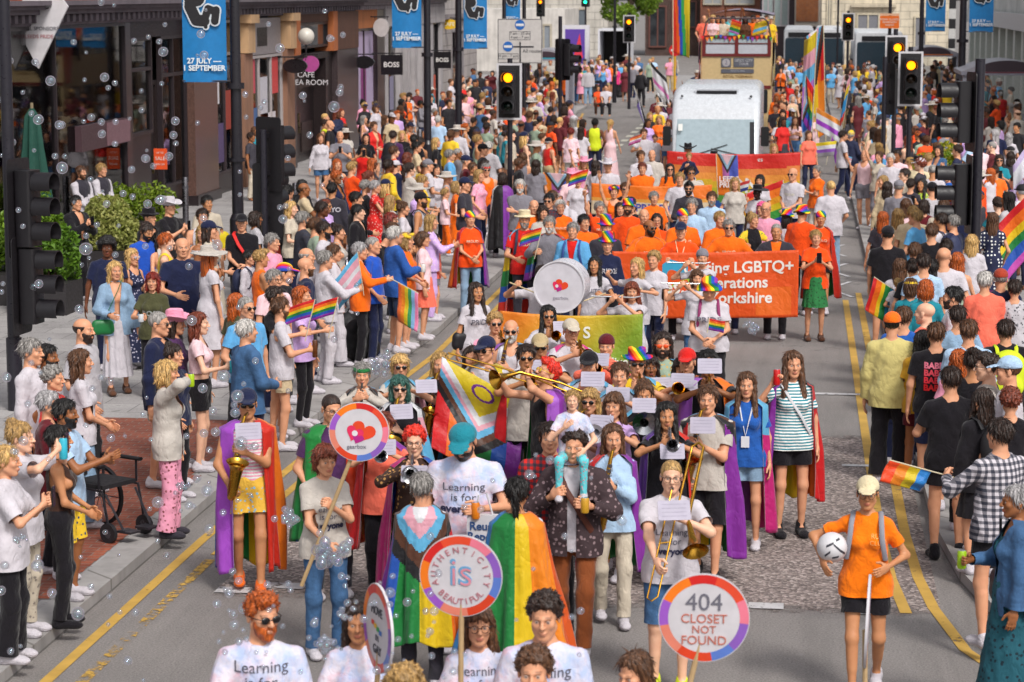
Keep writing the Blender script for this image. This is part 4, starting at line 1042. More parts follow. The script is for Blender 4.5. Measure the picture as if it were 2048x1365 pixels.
p = part('sale_poster', 'plain:e0501c:.6', None, (52.1, 52.16, 1.3, 1.76, .44, .73)); tag(p, 'orange poster reading SALE on the dark shop door', 'poster')
text('SALE', .11, 'plain:e8d8d0', p, (XF + .585, 52.095, 1.54)); text('UP TO', .055, 'plain:e8d8d0', p, (XF + .585, 52.095, 1.67)); text('50% OFF', .055, 'plain:e8d8d0', p, (XF + .585, 52.095, 1.41))
B2 = empty('shop_building', (0, 0, 0), 0, 'red brick building with terracotta brackets above a dark cafe door', 'shop')
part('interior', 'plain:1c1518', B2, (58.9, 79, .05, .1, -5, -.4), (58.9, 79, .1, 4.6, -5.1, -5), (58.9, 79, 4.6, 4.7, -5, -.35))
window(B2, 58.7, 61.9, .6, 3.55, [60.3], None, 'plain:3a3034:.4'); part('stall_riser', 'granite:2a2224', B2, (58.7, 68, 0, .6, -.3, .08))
window(B2, 58.7, 61.9, 3.6, 4.5, [60.3], None, 'plain:8a8078:.4')
for y0, y1 in ((61.9, 62.9), (67.2, 68.2)):
 part('pilaster', 'stone:946c56', B2, (y0, y1, 0, 3.6, -.3, .25)); part('bracket', 'stone:c9a27a', B2, (y0 + .1, y1 - .1, 3.62, 4.6, -.3, .35), (y0, y1, 4.4, 4.62, -.28, .45))
window(B2, 62.9, 67.2, .6, 3.5, [64.3, 65.8], None, 'plain:b0a8a8:.4'); part('transom_panel', 'plain:8d8688:.5', B2, (62.9, 67.2, 3.52, 4.5, -.2, .08))
o = part('window_decal', 'plain:1a1618:.5', B2, (64.2, 65.4, 3.75, 4.25, .082, .09))
for k, (y, z, c) in enumerate(((59.4, 2.9, 'd8d4d8'), (60.9, 2.2, '9a3c30'), (63.5, 3.0, 'c94a5a'), (65.0, 2.4, 'c8c4cc'), (66.4, 2.9, 'cf4a4a'), (63.7, 1.6, '4a6a9a'), (66.0, 1.4, 'd8d0d4'), (60.0, 1.4, '5a4a70'))):
 part('display_panel', f'plain:{c}:.6', B2, (y - .45, y + .45, z - .5, z + .5, .055, .062))
[part('bracket', 'stone:b5683a', B2, (y_, y_ + .7, 3.4, 4.62, -.3, .3)) for y_ in (68.2, 73.9)]
window(B2, 68.9, 73.9, 3.55, 4.3, [], None, 'plain:2a2426:.4', 'pane'); part('lintel', 'plain:221a1c:.5', B2, (68.2, 74.6, 3.2, 3.398, -.3, .12))
d = part('door', 'plain:1c1416:.35', B2, (69.2, 73.6, .11, 3.2, -.4, -.3)); part('handle', 'plain:b0a080:.3:1', d, (71.2, 71.26, 1.0, 1.6, -.298, -.24))
part('door_panel', 'plain:2e2220:.4', d, (69.6, 71.0, .4, 1.3, -.298, -.26), (71.6, 73.2, .4, 1.3, -.298, -.26), (69.6, 73.2, 2.35, 2.5, -.298, -.2))
[part('pilaster', 'granite:2e2526', B2, (y_, y_ + 1, 0, 3.2, -.3, .1)) for y_ in (68.2, 73.6)]
part('column', 'granite:453a3c', B2, (74.6, 78.2, 0, 3.4, -.3, .28)); part('frieze', 'stone:5a3a2c', B2, (74.6, 78.2, 3.41, 4.6, -.3, .3), (68.9, 73.9, 4.31, 4.62, -.3, .14))
cornice(B2, 58.95, 79, 4.78, 'stone:6d646c')
upper_floor(B2, 58.95, 79, 5.04, [(60, 62.5), (64.5, 66.5), (69.5, 73.5), (75.5, 77.5)])
B3 = empty('shop_building', (0, 0, 0), 0, 'shop with slim white pilasters, dark glass and a lilac window panel', 'shop')
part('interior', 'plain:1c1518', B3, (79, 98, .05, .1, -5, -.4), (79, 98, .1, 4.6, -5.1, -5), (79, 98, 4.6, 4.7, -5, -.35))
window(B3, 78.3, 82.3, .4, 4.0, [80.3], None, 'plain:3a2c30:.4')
o = part('window_display', 'plain:b9a8c8:.5', B3, (78.4, 82.2, .5, 3.9, .053, .06)); part('display_stripe', 'plain:8a3a7a:.5', o, (79.8, 80.8, 1.2, 3.0, .061, .066))
part('column', 'granite:33282c', B3, (82.3, 83.8, 0, 4.6, -.3, .2)); part('transom_panel', 'stone:b06a3a', B3, (78.3, 82.3, 4.01, 4.62, -.3, .2))
for y in (83.8, 86.9, 88.6, 90.3, 92.0, 94.4, 97): part('pilaster', 'stone:b4aeb0', B3, (y, y + .6, 0, 4.0, -.3, .22))
part('fascia', 'stone:a9a3a4', B3, (83.8, 98, 4.0, 4.75, -.3, .26)); part('stall_riser', 'granite:2a2426', B3, (84.4, 97, 0, .4, -.25, .06))
window(B3, 84.4, 97, .4, 4.0, [87.2, 88.9, 90.6, 92.3, 94.7], None, 'plain:1c181c:.4')
for k, (y, z, c) in enumerate(((86, 1.6, '8a86a0'), (88, 2.4, '2a2630'), (89.6, 1.5, 'c05a3a'), (91.2, 2.2, 'd0ccd0'), (93.4, 1.7, '6a88b8'), (95.5, 2.3, 'd89a4a'), (96.2, 1.3, 'c8543a'))):
 part('display_panel', f'plain:{c}:.6', B3, (y - .4, y + .4, z - .6, z + .6, .055, .062))
cornice(B3, 79.05, 98, 4.78, 'stone:9a9298')
upper_floor(B3, 79.05, 98, 5.04, [(80.5, 82.5), (86, 88), (91, 93), (95, 96.6)])
B4 = empty('shop_building', (0, 0, 0), 0, 'pale grey corner building beyond the shops at the side road', 'building')
part('wall', 'stone:b3aba9:.5', B4, (98, 101, 0, 11, -8, .1), (104.5, 109, 0, 11, -8, .1), (101, 104.5, 3.6, 11, -8, .1), (101, 104.5, 0, .5, -8, .1))
window(B4, 101, 104.5, .5, 3.6, [102.7], None, 'plain:8a8488:.4'); part('string_course', 'stone:8a8284', B4, (98, 109, 4.1, 4.3, .104, .3))
def backblock(label, x0, x1, Y, h, m, wins, winm='pane', trim='stone:b8ae9c', cat='building', name='office_building', depth=10, frames=True):
 r = empty(name, (0, 0, 0), 0, label, cat)
 mb = MB(); xs = sorted(wins, key=lambda w: w[0]); mb.box((x0, Y, 0), (x1, Y + depth, h)); w_ = mb.build('wall', m, r, smooth=False)
 for (a, c, z0, z1) in xs:
  q = MB(); q.box((a, Y - .04, z0), (c, Y - .004, z1)); o = q.build('window', winm, r, smooth=False)
  q = MB(); t = .12
  q.box((a - t, Y - .12, z0 - t), (a, Y - .002, z1 + t)); q.box((c, Y - .12, z0 - t), (c + t, Y - .002, z1 + t)); q.box((a, Y - .118, z1), (c, Y - .002, z1 + t)); q.box((a, Y - .16, z0 - t), (c, Y - .002, z0)); q.box(((a + c) / 2 - .05, Y - .09, z0), ((a + c) / 2 + .05, Y - .042, z1))
  q.build('frame', trim, o, smooth=False)
 return r
q = lambda px, Y: WY(px, 100, Y).x
r = backblock('pale stone office block with tall grey windows far down the street', q(840, 195), q(1215, 195), 195, 14, 'stone:c9c3ba:.6', [(q(p, 195), q(p + 30, 195), 1.2 + 4 * k, 3.8 + 4 * k) for p in (850, 900, 950, 1040, 1090, 1140) for k in (0, 1, 2)], 'plain:6a727a:.15')
r2 = backblock('low white rendered building behind the left bus shelter', q(1050, 160) - 9, q(1130, 160), 160, 4.1, 'stone:d2ccc6', [(q(1075, 160), q(1100, 160), 1, 3)], 'plain:8a9098:.2')
backblock('dark brown brick building with a shaded archway behind the rainbow flag', q(1290, 200), q(1400, 200), 200, 13, 'bricks:4a2c26:3a221e:wall', [(q(1300, 200), q(1330, 200), .8, 4), (q(1345, 200), q(1390, 200), 2.4, 4.4), (q(1345, 200), q(1390, 200), 6, 9)], 'pane', 'plain:6a4038:.6')
backblock('red brick building with white shop windows behind the open-top bus', q(1400, 198), q(1520, 198), 198, 13, 'bricks:8a4a30:743c26:wall', [(q(1408, 198), q(1440, 198), 4.3, 6.2), (q(1450, 198), q(1505, 198), 4.3, 6.2), (q(1420, 198), q(1500, 198), .5, 3.1)], 'plain:9a9ca0:.2')
backblock('dark framed shop with white posters in its window, right of the open-top bus', q(1520, 196), q(1588, 196), 196, 12, 'plain:3a2a30:.5', [(q(1526, 196), q(1544, 196), 2.6, 5), (q(1548, 196), q(1574, 196), 2.6, 5)], 'plain:9aa8a8:.3', 'plain:b8b0b4:.5')
r = backblock('building with an orange brick panel over a shaded doorway', q(1588, 194), q(1642, 194), 194, 12, 'stone:b9b0a6', [], 'pane')
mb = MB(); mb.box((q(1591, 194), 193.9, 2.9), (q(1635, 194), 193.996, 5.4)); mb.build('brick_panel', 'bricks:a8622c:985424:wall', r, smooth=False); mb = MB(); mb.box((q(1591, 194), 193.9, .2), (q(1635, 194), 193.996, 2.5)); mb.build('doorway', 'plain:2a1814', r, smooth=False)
r = backblock('large cream stone building with ashlar blocks across the end of the street', q(1642, 175), q(1905, 175), 175, 16, 'stone:d6cab4:.55', [(q(1655, 175), q(1661, 175), 2.6, 8), (q(1715, 175), q(1755, 175), 1.2, 3.6), (q(1830, 175), q(1850, 175), 1.2, 3.4)], 'plain:7a7a80:.3', 'stone:cabfa8')
mb = MB(); mb.box((q(1700, 175), 174.6, 4.15), (q(1790, 175), 174.998, 4.35)); mb.box((q(1642, 175), 174.7, 7), (q(1905, 175), 174.998, 7.3)); mb.build('string_course', 'stone:bdb19c', r, smooth=False)
r = empty('shop_building', (0, 0, 0), 0, 'white and pale green glass-fronted building on the right side of the street', 'shop')
mb = MB(); mb.box((9.5, 60, 4.2), (16, 140, 12)); mb.build('wall', 'stone:cfd0cc', r, smooth=False)
for k in range(20): mb = MB(); mb.box((9.4, 60 + 4 * k, 0), (9.9, 60.9 + 4 * k, 4.2)); mb.build('pier', 'plain:d4d6d0:.5', r, smooth=False)
mb = MB(); mb.box((9.75, 60, 0), (9.78, 140, 4.2)); mb.build('window', 'plain:7c8a70:.12', r, smooth=False)
mb = MB(); mb.box((9.1, 60, 3.6), (9.39, 140, 4.3)); mb.build('fascia', 'plain:c8c6c8:.5', r, smooth=False)
text('SALE ON NOW', .35, 'plain:3a3a60', r, (9.08, 118, 3.9), (90, 0, -90))
r = empty('steel_mast', (0, 0, 0), 0, 'tall black and white banded mast by the cream building', 'mast'); p_ = WY(1902, 130, 150)
for k in range(12):
 mb = MB(); mb.box((p_.x - .2, 149.8, .6 * k), (p_.x + .2, 150.2, .6 * k + .598)); mb.build('band', 'plain:1a181c' if k % 2 else 'plain:c8c6c4', r, smooth=False)
IRON = 'plain:1d1a20:.4'
def signal(px, yb, zs, rot, label, facing, base=0, white=False, Y=None, X=None, h=None, rr=.055, lit='amber', double=False):
 """a post with one or more signal heads; zs = centre heights; facing = heading of the lenses in degrees (0 = to the camera)"""
 p = (X, Y) if X is not None else W(px, yb, base)[:2]
 r = empty('traffic_light', (p[0], p[1], base), R(rot), label, 'traffic light', 'traffic lights')
 mb = MB(); mb.tube([(0, 0, 0), (0, 0, .9)], rr * 1.3, 12); mb.tube([(0, 0, .9), (0, 0, h or max(zs) + .45)], rr, 12); mb.build('pole', 'plain:23212a:.35', r)
 for k, z in enumerate(zs):
  f = facing[k] if isinstance(facing, (list, tuple)) else facing
  hd = MB(); hd.rbox((-.15, -.36, z - .46), (.15, -.14, z + .46), .04, axis=2)
  for q in (z - .3, z + .3): hd.box((-.03, -.139, q - .04), (.03, -.03, q + .04))
  o = hd.build('signal_head', 'plain:141116:.45', r, (0, 0, 0)); o.rotation_euler = (0, 0, R(f))
  bd = MB(); bd.rbox((-.27, -.13, z - .6), (.27, -.118, z + .6), .06, axis=1); bd.build('backing_board', 'plain:1a171b:.5', o)
  if white:
   w = MB(); t = .045
   for b_ in (((-.27, z - .6), (-.27 + t, z + .6)), ((.27 - t, z - .6), (.27, z + .6)), ((-.27 + t, z - .6), (.27 - t, z - .6 + t)), ((-.27 + t, z + .6 - t), (.27 - t, z + .6))): w.box((b_[0][0], -.137, b_[0][1]), (b_[1][0], -.1305, b_[1][1]))
   w.build('white_border', 'plain:c9c7cb:.5', o)
  for j, (dz, c) in enumerate(((.3, 'red'), (0, 'amber'), (-.3, 'green'))):
   on = lit and ((c == 'amber') if lit == 'amber' else c == lit)
   if lit == 'amber': on = (j == 0)
   ln = MB(); ln.lathe([(0, -.385), (.065, -.38), (.096, -.362), (.096, -.35)], (0, 0, z + dz), 18, axis=1)
   m = ('glow:ff8408:3' if lit == 'amber' else 'glow:20e0a0:4') if on else {'red': 'plain:2a0a0a:.2', 'amber': 'plain:2e1c08:.2', 'green': 'plain:0c241c:.2'}[c]
   l_ = ln.build('lens', m, o)
   vz = MB(); vz.lathe([(.135, -.36), (.14, -.62), (.13, -.62), (.127, -.36)], (0, 0, z + dz), 16, axis=1, ang=(-35, 215)); vz.build('visor', 'plain:18151a:.5', o)
 return r
signal(10, 0, [2.5, 1.55], 0, 'large dark traffic light with grey visors at the left edge, beside the hedge', [78, 84], base=KH, X=-9.5, Y=28.2, lit=None, h=5.6, rr=.075)
signal(0, 0, [2.5, 1.75], 0, 'dark traffic light seen from behind among the crowd on the left pavement', [150, 165], base=KH, X=-8.55, Y=38, lit=None, h=2.9)
signal(1028, 430, [3.0], 0, 'amber traffic light with a white border at the left kerb', 0, white=True, base=KH, X=-6.1, Y=51, h=3.7)
signal(1128, 0, [3.15, 3.15], 0, 'blue-grey post with dark traffic lights facing away, beside the side road', [150, 75], base=KH, X=-6.9, Y=70, lit=None, h=4.4)
signal(1814, 0, [3.2], 0, 'amber traffic light with a white border on the right, front one of a pair', 0, white=True, base=KH, X=2.45, Y=54, h=3.9)
signal(1784, 0, [3.45], 0, 'amber traffic light with a dark second head, behind the front one on the right', 6, white=True, base=KH, X=2.35, Y=60, h=4.2)
signal(1770, 0, [2.85], 0, 'dark traffic light facing away beside the amber pair on the right', 120, base=KH, X=2.0, Y=57, lit=None, h=3.6)
signal(1252, 0, [3.5], 0, 'distant amber traffic light with a white border above the crowd', 0, white=True, base=KH, X=-7.4, Y=106, h=4.2)
signal(1692, 0, [3.6], 0, 'distant amber traffic light with a white border in front of the buses', 0, white=True, base=KH, X=2.1, Y=106, h=4.3)
signal(1955, 660, [3.3, 2.05], 0, 'large dark traffic light with visors turned left at the right pavement', [-78, -84], base=KH, X=2.72, Y=37, lit=None, h=4.1, rr=.075)
signal(1137, 60, [4.9], 0, 'far green traffic light in front of the pale office block', 0, base=0, X=-13.2, Y=150, h=5.6, lit='green')
signal(1097, 60, [4.3], 0, 'far amber traffic light in front of the pale office block', 0, base=0, X=-16, Y=150, h=5.2)
def lamp_post(X, Y, label, d=.1, h=9, col='plain:211f26:.35'):
 r = empty('street_lamp', (X, Y, KH), 0, label, 'lamp post', 'lamp posts along the street')
 mb = MB(); mb.tube([(0, 0, 0), (0, 0, 1.2)], d * 1.45, 14); mb.tube([(0, 0, 1.2), (0, 0, 1.3)], [d * 1.45, d], 14); mb.tube([(0, 0, 1.3), (0, 0, h)], [d, d * .7], 14); mb.lathe([(d * 1.5, 3.45), (d * 1.5, 3.55)], n=14); mb.lathe([(d * 1.4, 2.2), (d * 1.4, 2.26)], n=14); mb.build('pole', col, r)
 mb = MB(); mb.tube([(0, 0, h), (.5, 0, h + .3), (1.2, 0, h + .35)], .04, 8); mb.build('arm', col, r)
 mb = MB(); mb.rbox((.9, -.12, h + .27), (1.5, .12, h + .34), .08); mb.build('lamp_head', 'plain:2a282e', r)
 return r
def street_banner(X, Y, w, z0, side, label, h=2.5):
 """blue banner with an abstract dancing figure, on two brackets; side = which way it hangs from the post at X"""
 r = empty('street_banner', (X, Y, z0), 0, label, 'banner', 'blue banners on the lamp posts')
 x0, x1 = (.1, .1 + w) if side > 0 else (-.1 - w, -.1)
 mb = MB(); n = 14; V = []
 for i in range(n + 1):
  for y in (-.012, .012): V += [(x0 + (x1 - x0) * i / n, y + .02 * math.sin(5 * i / n + X), 0), (x0 + (x1 - x0) * i / n, y + .02 * math.sin(5 * i / n + X), h)]
 F = []
 for i in range(n): a = 4 * i; F += [(a, a + 4, a + 5, a + 1), (a + 6, a + 2, a + 3, a + 7), (a + 1, a + 5, a + 7, a + 3), (a, a + 2, a + 6, a + 4)]
 mb.add(V, F); cl = mb.build('cloth', 'plain:1478b8:.6', r)
 mb = MB()
 for z in (.02, h): mb.tube([(0, 0, z), ((x1 + .02) if side > 0 else (x0 - .02), 0, z)], .015, 8)
 mb.build('bracket', 'plain:3a3840:.4', r)
 cx = (x0 + x1) / 2; y = -.05; s = w
 for nm, m, e in (('figure_outline', 'plain:cfd6dc:.6', .035), ('figure', 'plain:1c1a1e:.6', 0)):
  mb = MB(); yy = y - (.006 if e == 0 else 0)
  for pts, ra in (([(-.28, 1.75), (-.3, 1.3), (-.16, 1.0), (.02, .98)], .13), ([(.02, .98), (.12, 1.25), (.3, 1.18)], .09), ([(.3, 1.22), (.27, .98)], .09), ([(-.2, 1.9), (-.15, 1.5)], .2), ([(.0, 1.0), (.06, .85)], .045)):
   for a, b_ in zip(pts, pts[1:]):
    for k in range(7):
     t = k / 6; mb.lathe([(0, yy - .004), ((ra + e) * s, yy - .004), ((ra + e) * s, yy)], (cx + s * (a[0] + (b_[0] - a[0]) * t), 0, .3 + s * (a[1] + (b_[1] - a[1]) * t) - .0), 12, axis=1); yy -= .00012
  mb.build(nm, m, r, smooth=False)
 text('27 JULY —\n1 SEPTEMBER', w * .17, 'plain:dfe6ea:.6', r, (cx, -.05, .3), line=.95, bold=.004)
 return r
lamp_post(-9.6, 40.6, 'thick dark lamp post with a blue banner, in front of the corner shop'); street_banner(-9.66, 40.6, .76, 3.67, -1, 'blue banner nearest the corner shop, reading 27 July to 1 September')
lamp_post(-9.5, 61.5, 'dark lamp post with a blue banner in front of the white pilasters'); street_banner(-9.55, 61.5, .76, 3.78, -1, 'blue banner above the black projecting signs, reading 27 July to 1 September')
lamp_post(-9.55, 67.6, 'dark lamp post beside the cream direction sign'); street_banner(-9.5, 67.6, .66, 3.62, 1, 'blue banner just left of the cream direction sign'); street_banner(-9.6, 78, .5, 4.05, 1, 'blue banner half hidden behind another, left of the cream direction sign', h=2.2)
lamp_post(4.75, 96, 'dark lamp post with a blue banner before the cream stone building'); street_banner(4.8, 96, .76, 3.68, 1, 'blue banner in front of the cream stone building')
lamp_post(5.35, 81, 'thick dark lamp post above the right bus shelter', d=.13); street_banner(5.45, 81, .78, 3.9, 1, 'blue banner above the roof of the right bus shelter')
lamp_post(3.3, 90, 'thin dark lamp post carrying the small orange notice', d=.07); lamp_post(-8.5, 112, 'slim black lamp post at the far side of the side road', d=.07); lamp_post(-2.2, 140, 'thin distant lamp post behind the crossing', d=.06); lamp_post(2.0, 128, 'thin distant lamp post in front of the buses', d=.06)
r = empty('notice_board', (3.3, 89.85, KH), 0, 'small orange notice with white lines of text high on a thin post', 'sign')
mb = MB(); mb.rbox((-.37, -.03, 3.78), (.33, 0, 4.24), .03, axis=1); mb.build('panel', 'plain:e06a14:.5', r); text('ROAD CLOSED\nDIVERSION\nAHEAD', .1, 'plain:e8ddd0', r, (-.02, -.04, 4.0), line=1.0); mb = MB(); mb.box((-.37, -.032, 4.25), (.33, 0, 4.32)); mb.build('top_strip', 'plain:d8a888:.5', r)
c = WY(1040, 82, 74); r = empty('direction_sign', (c.x, 74, 0), 0, 'large cream bus lane direction sign on two posts above the crowd', 'sign')
s_ = 74 / 4800; zt, zb = WY(1040, 38, 74).z, WY(1040, 127, 74).z; w2 = 45 * s_
mb = MB(); mb.rbox((-w2, -.03, zb), (w2, 0, zt), .05, axis=1); mb.build('panel', 'plain:c4c0bd:.5', r)
mb = MB(); mb.tube([(-.5, .06, 0), (-.5, .06, 8)], .06, 8); mb.build('post', IRON, r); mb = MB(); mb.tube([(.12, .06, 0), (.12, .06, 8)], .06, 8); mb.build('post', IRON, r)
g = lambda px, py: ((px - 1040) * s_, zt - (py - 38) * s_)
for px, py in ((1040, 50), (1016, 93)):
 x, z = g(px, py); mb = MB(); mb.lathe([(0, -.04), (10 * s_, -.04), (10 * s_, -.03)], (x, 0, z), 20, axis=1); d = mb.build('roundel', 'plain:1c64b4:.5', r); mb = MB(); mb.box((x - 8 * s_, -.046, z - 2.4 * s_), (x + 8 * s_, -.0405, z + 2.4 * s_)); mb.build('roundel_bar', 'plain:dcdcdc', d)
def outline(parent, x0, x1, z0, z1, t=.012, y=-.036, m='plain:2a2a30'):
 mb = MB()
 for a in ((x0, z0, x1, z0 + t), (x0, z1 - t, x1, z1), (x0, z0 + t, x0 + t, z1 - t), (x1 - t, z0 + t, x1, z1 - t)): mb.box((a[0], y, a[1]), (a[2], y + .005, a[3]))
 mb.build('plate_border', m, parent, smooth=False)
outline(r, g(1019, 0)[0], g(1061, 0)[0], g(0, 80)[1], g(0, 63)[1]); outline(r, g(997, 0)[0], g(1037, 0)[0], g(0, 118)[1], g(0, 107)[1]); outline(r, -w2 + .01, w2 - .01, zb + .01, zt - .01, .015)
text('7 am - 10 am\n4 pm - 7 pm', .115, 'plain:2a2a30', r, (0, -.036, g(0, 71)[1]), line=1.0); text('4 pm - 7 pm', .115, 'plain:2a2a30', r, (g(1017, 0)[0], -.036, g(0, 112)[1])); text('All routes', .15, 'plain:2a2a30', r, (g(1065, 0)[0], -.036, g(0, 102)[1]))
mb = MB(); mb.box((g(1039, 0)[0], -.036, g(0, 124)[1]), (g(1042, 0)[0], -.0305, g(0, 84)[1])); mb.box((g(1026, 0)[0], -.037, g(0, 95)[1]), (g(1068, 0)[0], -.0306, g(0, 92)[1])); mb.build('route_lines', 'plain:2a2a30', r, smooth=False)
def proj(X, Y, z0, z1, w, label, shape='box', m='plain:141014:.35', txt=None, tm='plain:e4e0dc', th=.12, ts=None, name='shop_sign'):
 r = empty(name, (X, Y, 0), 0, label, 'sign'); zc = (z0 + z1) / 2
 mb = MB()
 if shape == 'box': mb.box((-w / 2, -th / 2, z0), (w / 2, th / 2, z1))
 elif shape == 'kite': mb.add([(x, y, z) for y in (-.03, .03) for x, z in ((-w * .52, z0 + (z1 - z0) * .36 + .55), (-.02, z0), (w * .5, z0 + (z1 - z0) * .7), (w * .2, z1), (-w * .35, z1))], [(0, 1, 2, 3, 4), (9, 8, 7, 6, 5)] + [((i + 1) % 5, i, 5 + i, 5 + (i + 1) % 5) for i in range(5)])
 else:
  V = []; n = 28
  for y in (-th / 2, th / 2):
   for k in range(n):
    q = 2 * math.pi * k / n; V.append((w / 2 * math.cos(q), y, zc + (z1 - z0) / 2 * math.sin(q) * (1 if shape == 'oval' else abs(math.sin(q)) ** .4)))
  mb.add(V, [tuple(range(n))[::-1][::-1], tuple(range(n, 2 * n))[::-1]] + [((k + 1) % n, k, n + k, n + (k + 1) % n) for k in range(n)])
 mb.build('panel', m, r, smooth=False)
 if txt: text(txt, ts or w * .26, tm, r, (0, -th / 2 - .006 if shape != 'kite' else -.037, zc), bold=.004)
 mb = MB(); mb.tube([(-w / 2 - .8, 0, z1 + .05), (w / 2, 0, z1 + .05)], .02, 8); mb.tube([(-w / 2 + .05, 0, z1 + .05), (-w / 2 + .05, 0, z1 - .05)], .012, 6); mb.tube([(w / 2 - .05, 0, z1 + .05), (w / 2 - .05, 0, z1 - .05)], .012, 6); mb.build('bracket', IRON, r)
 return r
def proj_px(x0, y0, x1, y1, Y, label, **k):
 a, b = WY(x0, y0, Y), WY(x1, y1, Y); return proj((a.x + b.x) / 2, Y, b.z, a.z, b.x - a.x, label, **k)
proj_px(762, 110, 805, 150, 82, 'black square projecting sign with white lettering, nearer of two alike', txt='BOSS', ts=.24)
proj_px(868, 104, 902, 137, 93, 'black square projecting sign with white lettering, farther of two alike', txt='BOSS', ts=.22)
proj_px(706, 112, 750, 138, 78, 'plain black oval projecting sign beside the lilac window', shape='lens')
proj_px(566, 118, 615, 147, 67, 'black oval projecting sign left of the cafe door', shape='oval')
proj_px(878, 39, 917, 59, 99, 'yellow oval sign on the grey corner building', shape='oval', m='plain:e6b81c:.5', txt='CAFE', tm='plain:f0e6c0', ts=.22)
proj_px(747, 37, 778, 74, 81, 'pale rounded sign under the brick upper storey', shape='oval', m='plain:bcb5b4:.5')
r = proj_px(20, 178, 98, 223, 46, 'black oval tea shop sign with gilt lettering on an iron bracket', shape='oval', m='plain:100e0e:.3', txt='TEA ROOM', tm='plain:b8a468', ts=.15)
proj_px(604, 112, 638, 145, 69, 'round pink sign hanging in the cafe doorway', shape='oval', m='plain:b04a90:.5')
r = text('CAFE\n& TEA ROOM', .22, 'plain:d8d4d8', None, (WY(612, 158, 68.9).x, 68.9, WY(612, 158, 68.9).z)); tag(r, 'small white lettering above the cafe door', 'lettering')
r = proj_px(14, -40, 140, 138, 44.6, 'white kite-shaped sponsor sign hanging above the corner shop window', shape='kite', m='plain:d6d2d6:.5')
for s_t, sz, dz, m in (('ELECTIONS', .17, 1.52, 'plain:3a3840'), ('Love', .3, 1.22, 'plain:4a4850'), ('OFFICIAL SPONSORS', .1, .76, 'plain:5a5860'), ('OF LEEDS PRIDE', .1, .61, 'plain:b06a70')):
 text(s_t, sz, m, r, (-.06, -.038, WY(0, 138, 44.6).z + dz - .0))
globe = MB(); c = WY(612, 73, 66.8); globe.ball((0, 0, 0), 17 * 66.8 / 4800, 20); g_ = empty('globe_lamp', (c.x, c.y, c.z), 0, 'white globe lamp on a bracket beside the cafe door', 'lamp'); globe.build('globe', 'plain:cfc9bf:.35', g_); mb = MB(); mb.tube([(0, 0, -.23), (0, 0, -.5), (-.3, .1, -.62)], .025, 8); mb.build('bracket', IRON, g_)
def shelter(X0, X1, Y0, Y1, zt, label, accent):
 r = empty('bus_shelter', (X0, Y0, KH), 0, label, 'bus shelter', 'bus shelters'); w, d, h = X1 - X0, Y1 - Y0, zt - KH
 for x, y in ((0, 0), (w, 0), (0, d), (w, d)): mb = MB(); mb.box((x - .06, y - .06, 0), (x + .06, y + .06, h - .36)); mb.build('post', 'plain:9a9aa6:.4', r, smooth=False)
 mb = MB(); mb.box((-.12, -.14, h - .36), (w + .12, d + .14, h - .24)); mb.build('fascia', 'plain:8d8c98:.45', r, smooth=False)
 n = 12; V = []
 for y in (-.14, d + .14):
  for k in range(n + 1): t = k / n; V += [(-.12 + (w + .24) * t, y, h - .24 + .34 * math.sin(math.pi * t)), (-.12 + (w + .24) * t, y, h - .238)]
 m = 2 * (n + 1); F = []
 for k in range(n): a = 2 * k; F += [(a, a + 1, a + 3, a + 2), (m + a, m + a + 2, m + a + 3, m + a + 1), (a, a + 2, m + a + 2, m + a)]
 mb = MB(); mb.add(V, F); mb.build('roof', 'plain:9a98a0:.5', r, ang=60)
 mb = MB(); mb.lathe([(.0, -.16), (w * .36, -.16), (w * .36, -.143)], (0, 0, 0), 20, axis=1, ang=(0, 180)); o = mb.build('arch_panel', 'plain:3a2a34:.5', r, (w / 2, 0, h - .236)); o.scale = (1, 1, .36)
 mb = MB(); mb.box((w * .1, -.15, h - .29), (w * .9, -.1405, h - .25)); mb.build('accent_stripe', f'plain:{accent}:.5', r, smooth=False)
 for x in (0, w):
  mb = MB(); mb.box((x - .008, .07, .15), (x + .008, d - .07, h - .4)); mb.build('glass_panel', 'glass', r, smooth=False)
  mb = MB()
  for k in range(1, 6): mb.box((x - .025, d * k / 6 - .02, .1), (x + .025, d * k / 6 + .02, h - .37))
  mb.build('glazing_bars', 'plain:8d8c98:.4', r, smooth=False)
 mb = MB(); mb.box((.07, d - .008, .15), (w - .07, d + .008, h - .4)); mb.build('back_panel', 'glass', r, smooth=False)
 mb = MB(); mb.box((.3, d - .5, .45), (w - .3, d - .2, .5)); mb.box((.35, d - .37, 0), (.42, d - .3, .45)); mb.box((w - .42, d - .37, 0), (w - .35, d - .3, .45)); mb.build('bench', 'plain:6a5a60:.5', r, smooth=False)
shelter(5.25, 7.9, 78, 81.5, 2.95, 'grey bus shelter with an arched roof and maroon arch on the right', '7a3a48')
shelter(4.7, 6.95, 108, 111, 2.75, 'farther grey bus shelter with an orange stripe on the right', 'd87020')
shelter(WY(1040, 180, 96).x, WY(1132, 180, 96).x, 96.5, 99, 2.85, 'glass bus shelter with a blue stripe behind the direction sign', '2aa0b8')
r = empty('advert_panel', (WY(1150, 90, 148).x, 148, KH), 0, 'white framed purple advert panel with a red triangle', 'advert panel')
mb = MB(); mb.box((-.75, -.1, .5), (.9, .1, 3.1)); mb.box((-.6, -.08, 0), (.7, .08, .5)); mb.build('case', 'plain:cfccd2:.5', r, smooth=False); mb = MB(); mb.box((-.6, -.115, .75), (.62, -.101, 2.85)); mb.build('poster', 'plain:5a3a9a:.5', r, smooth=False)
mb = MB(); mb.add([(.3, -.125, 2.6), (-.1, -.125, 1.1), (.5, -.125, 1.1)], [(0, 1, 2)]); mb.build('triangle', 'plain:d83048:.5', r, smooth=False)
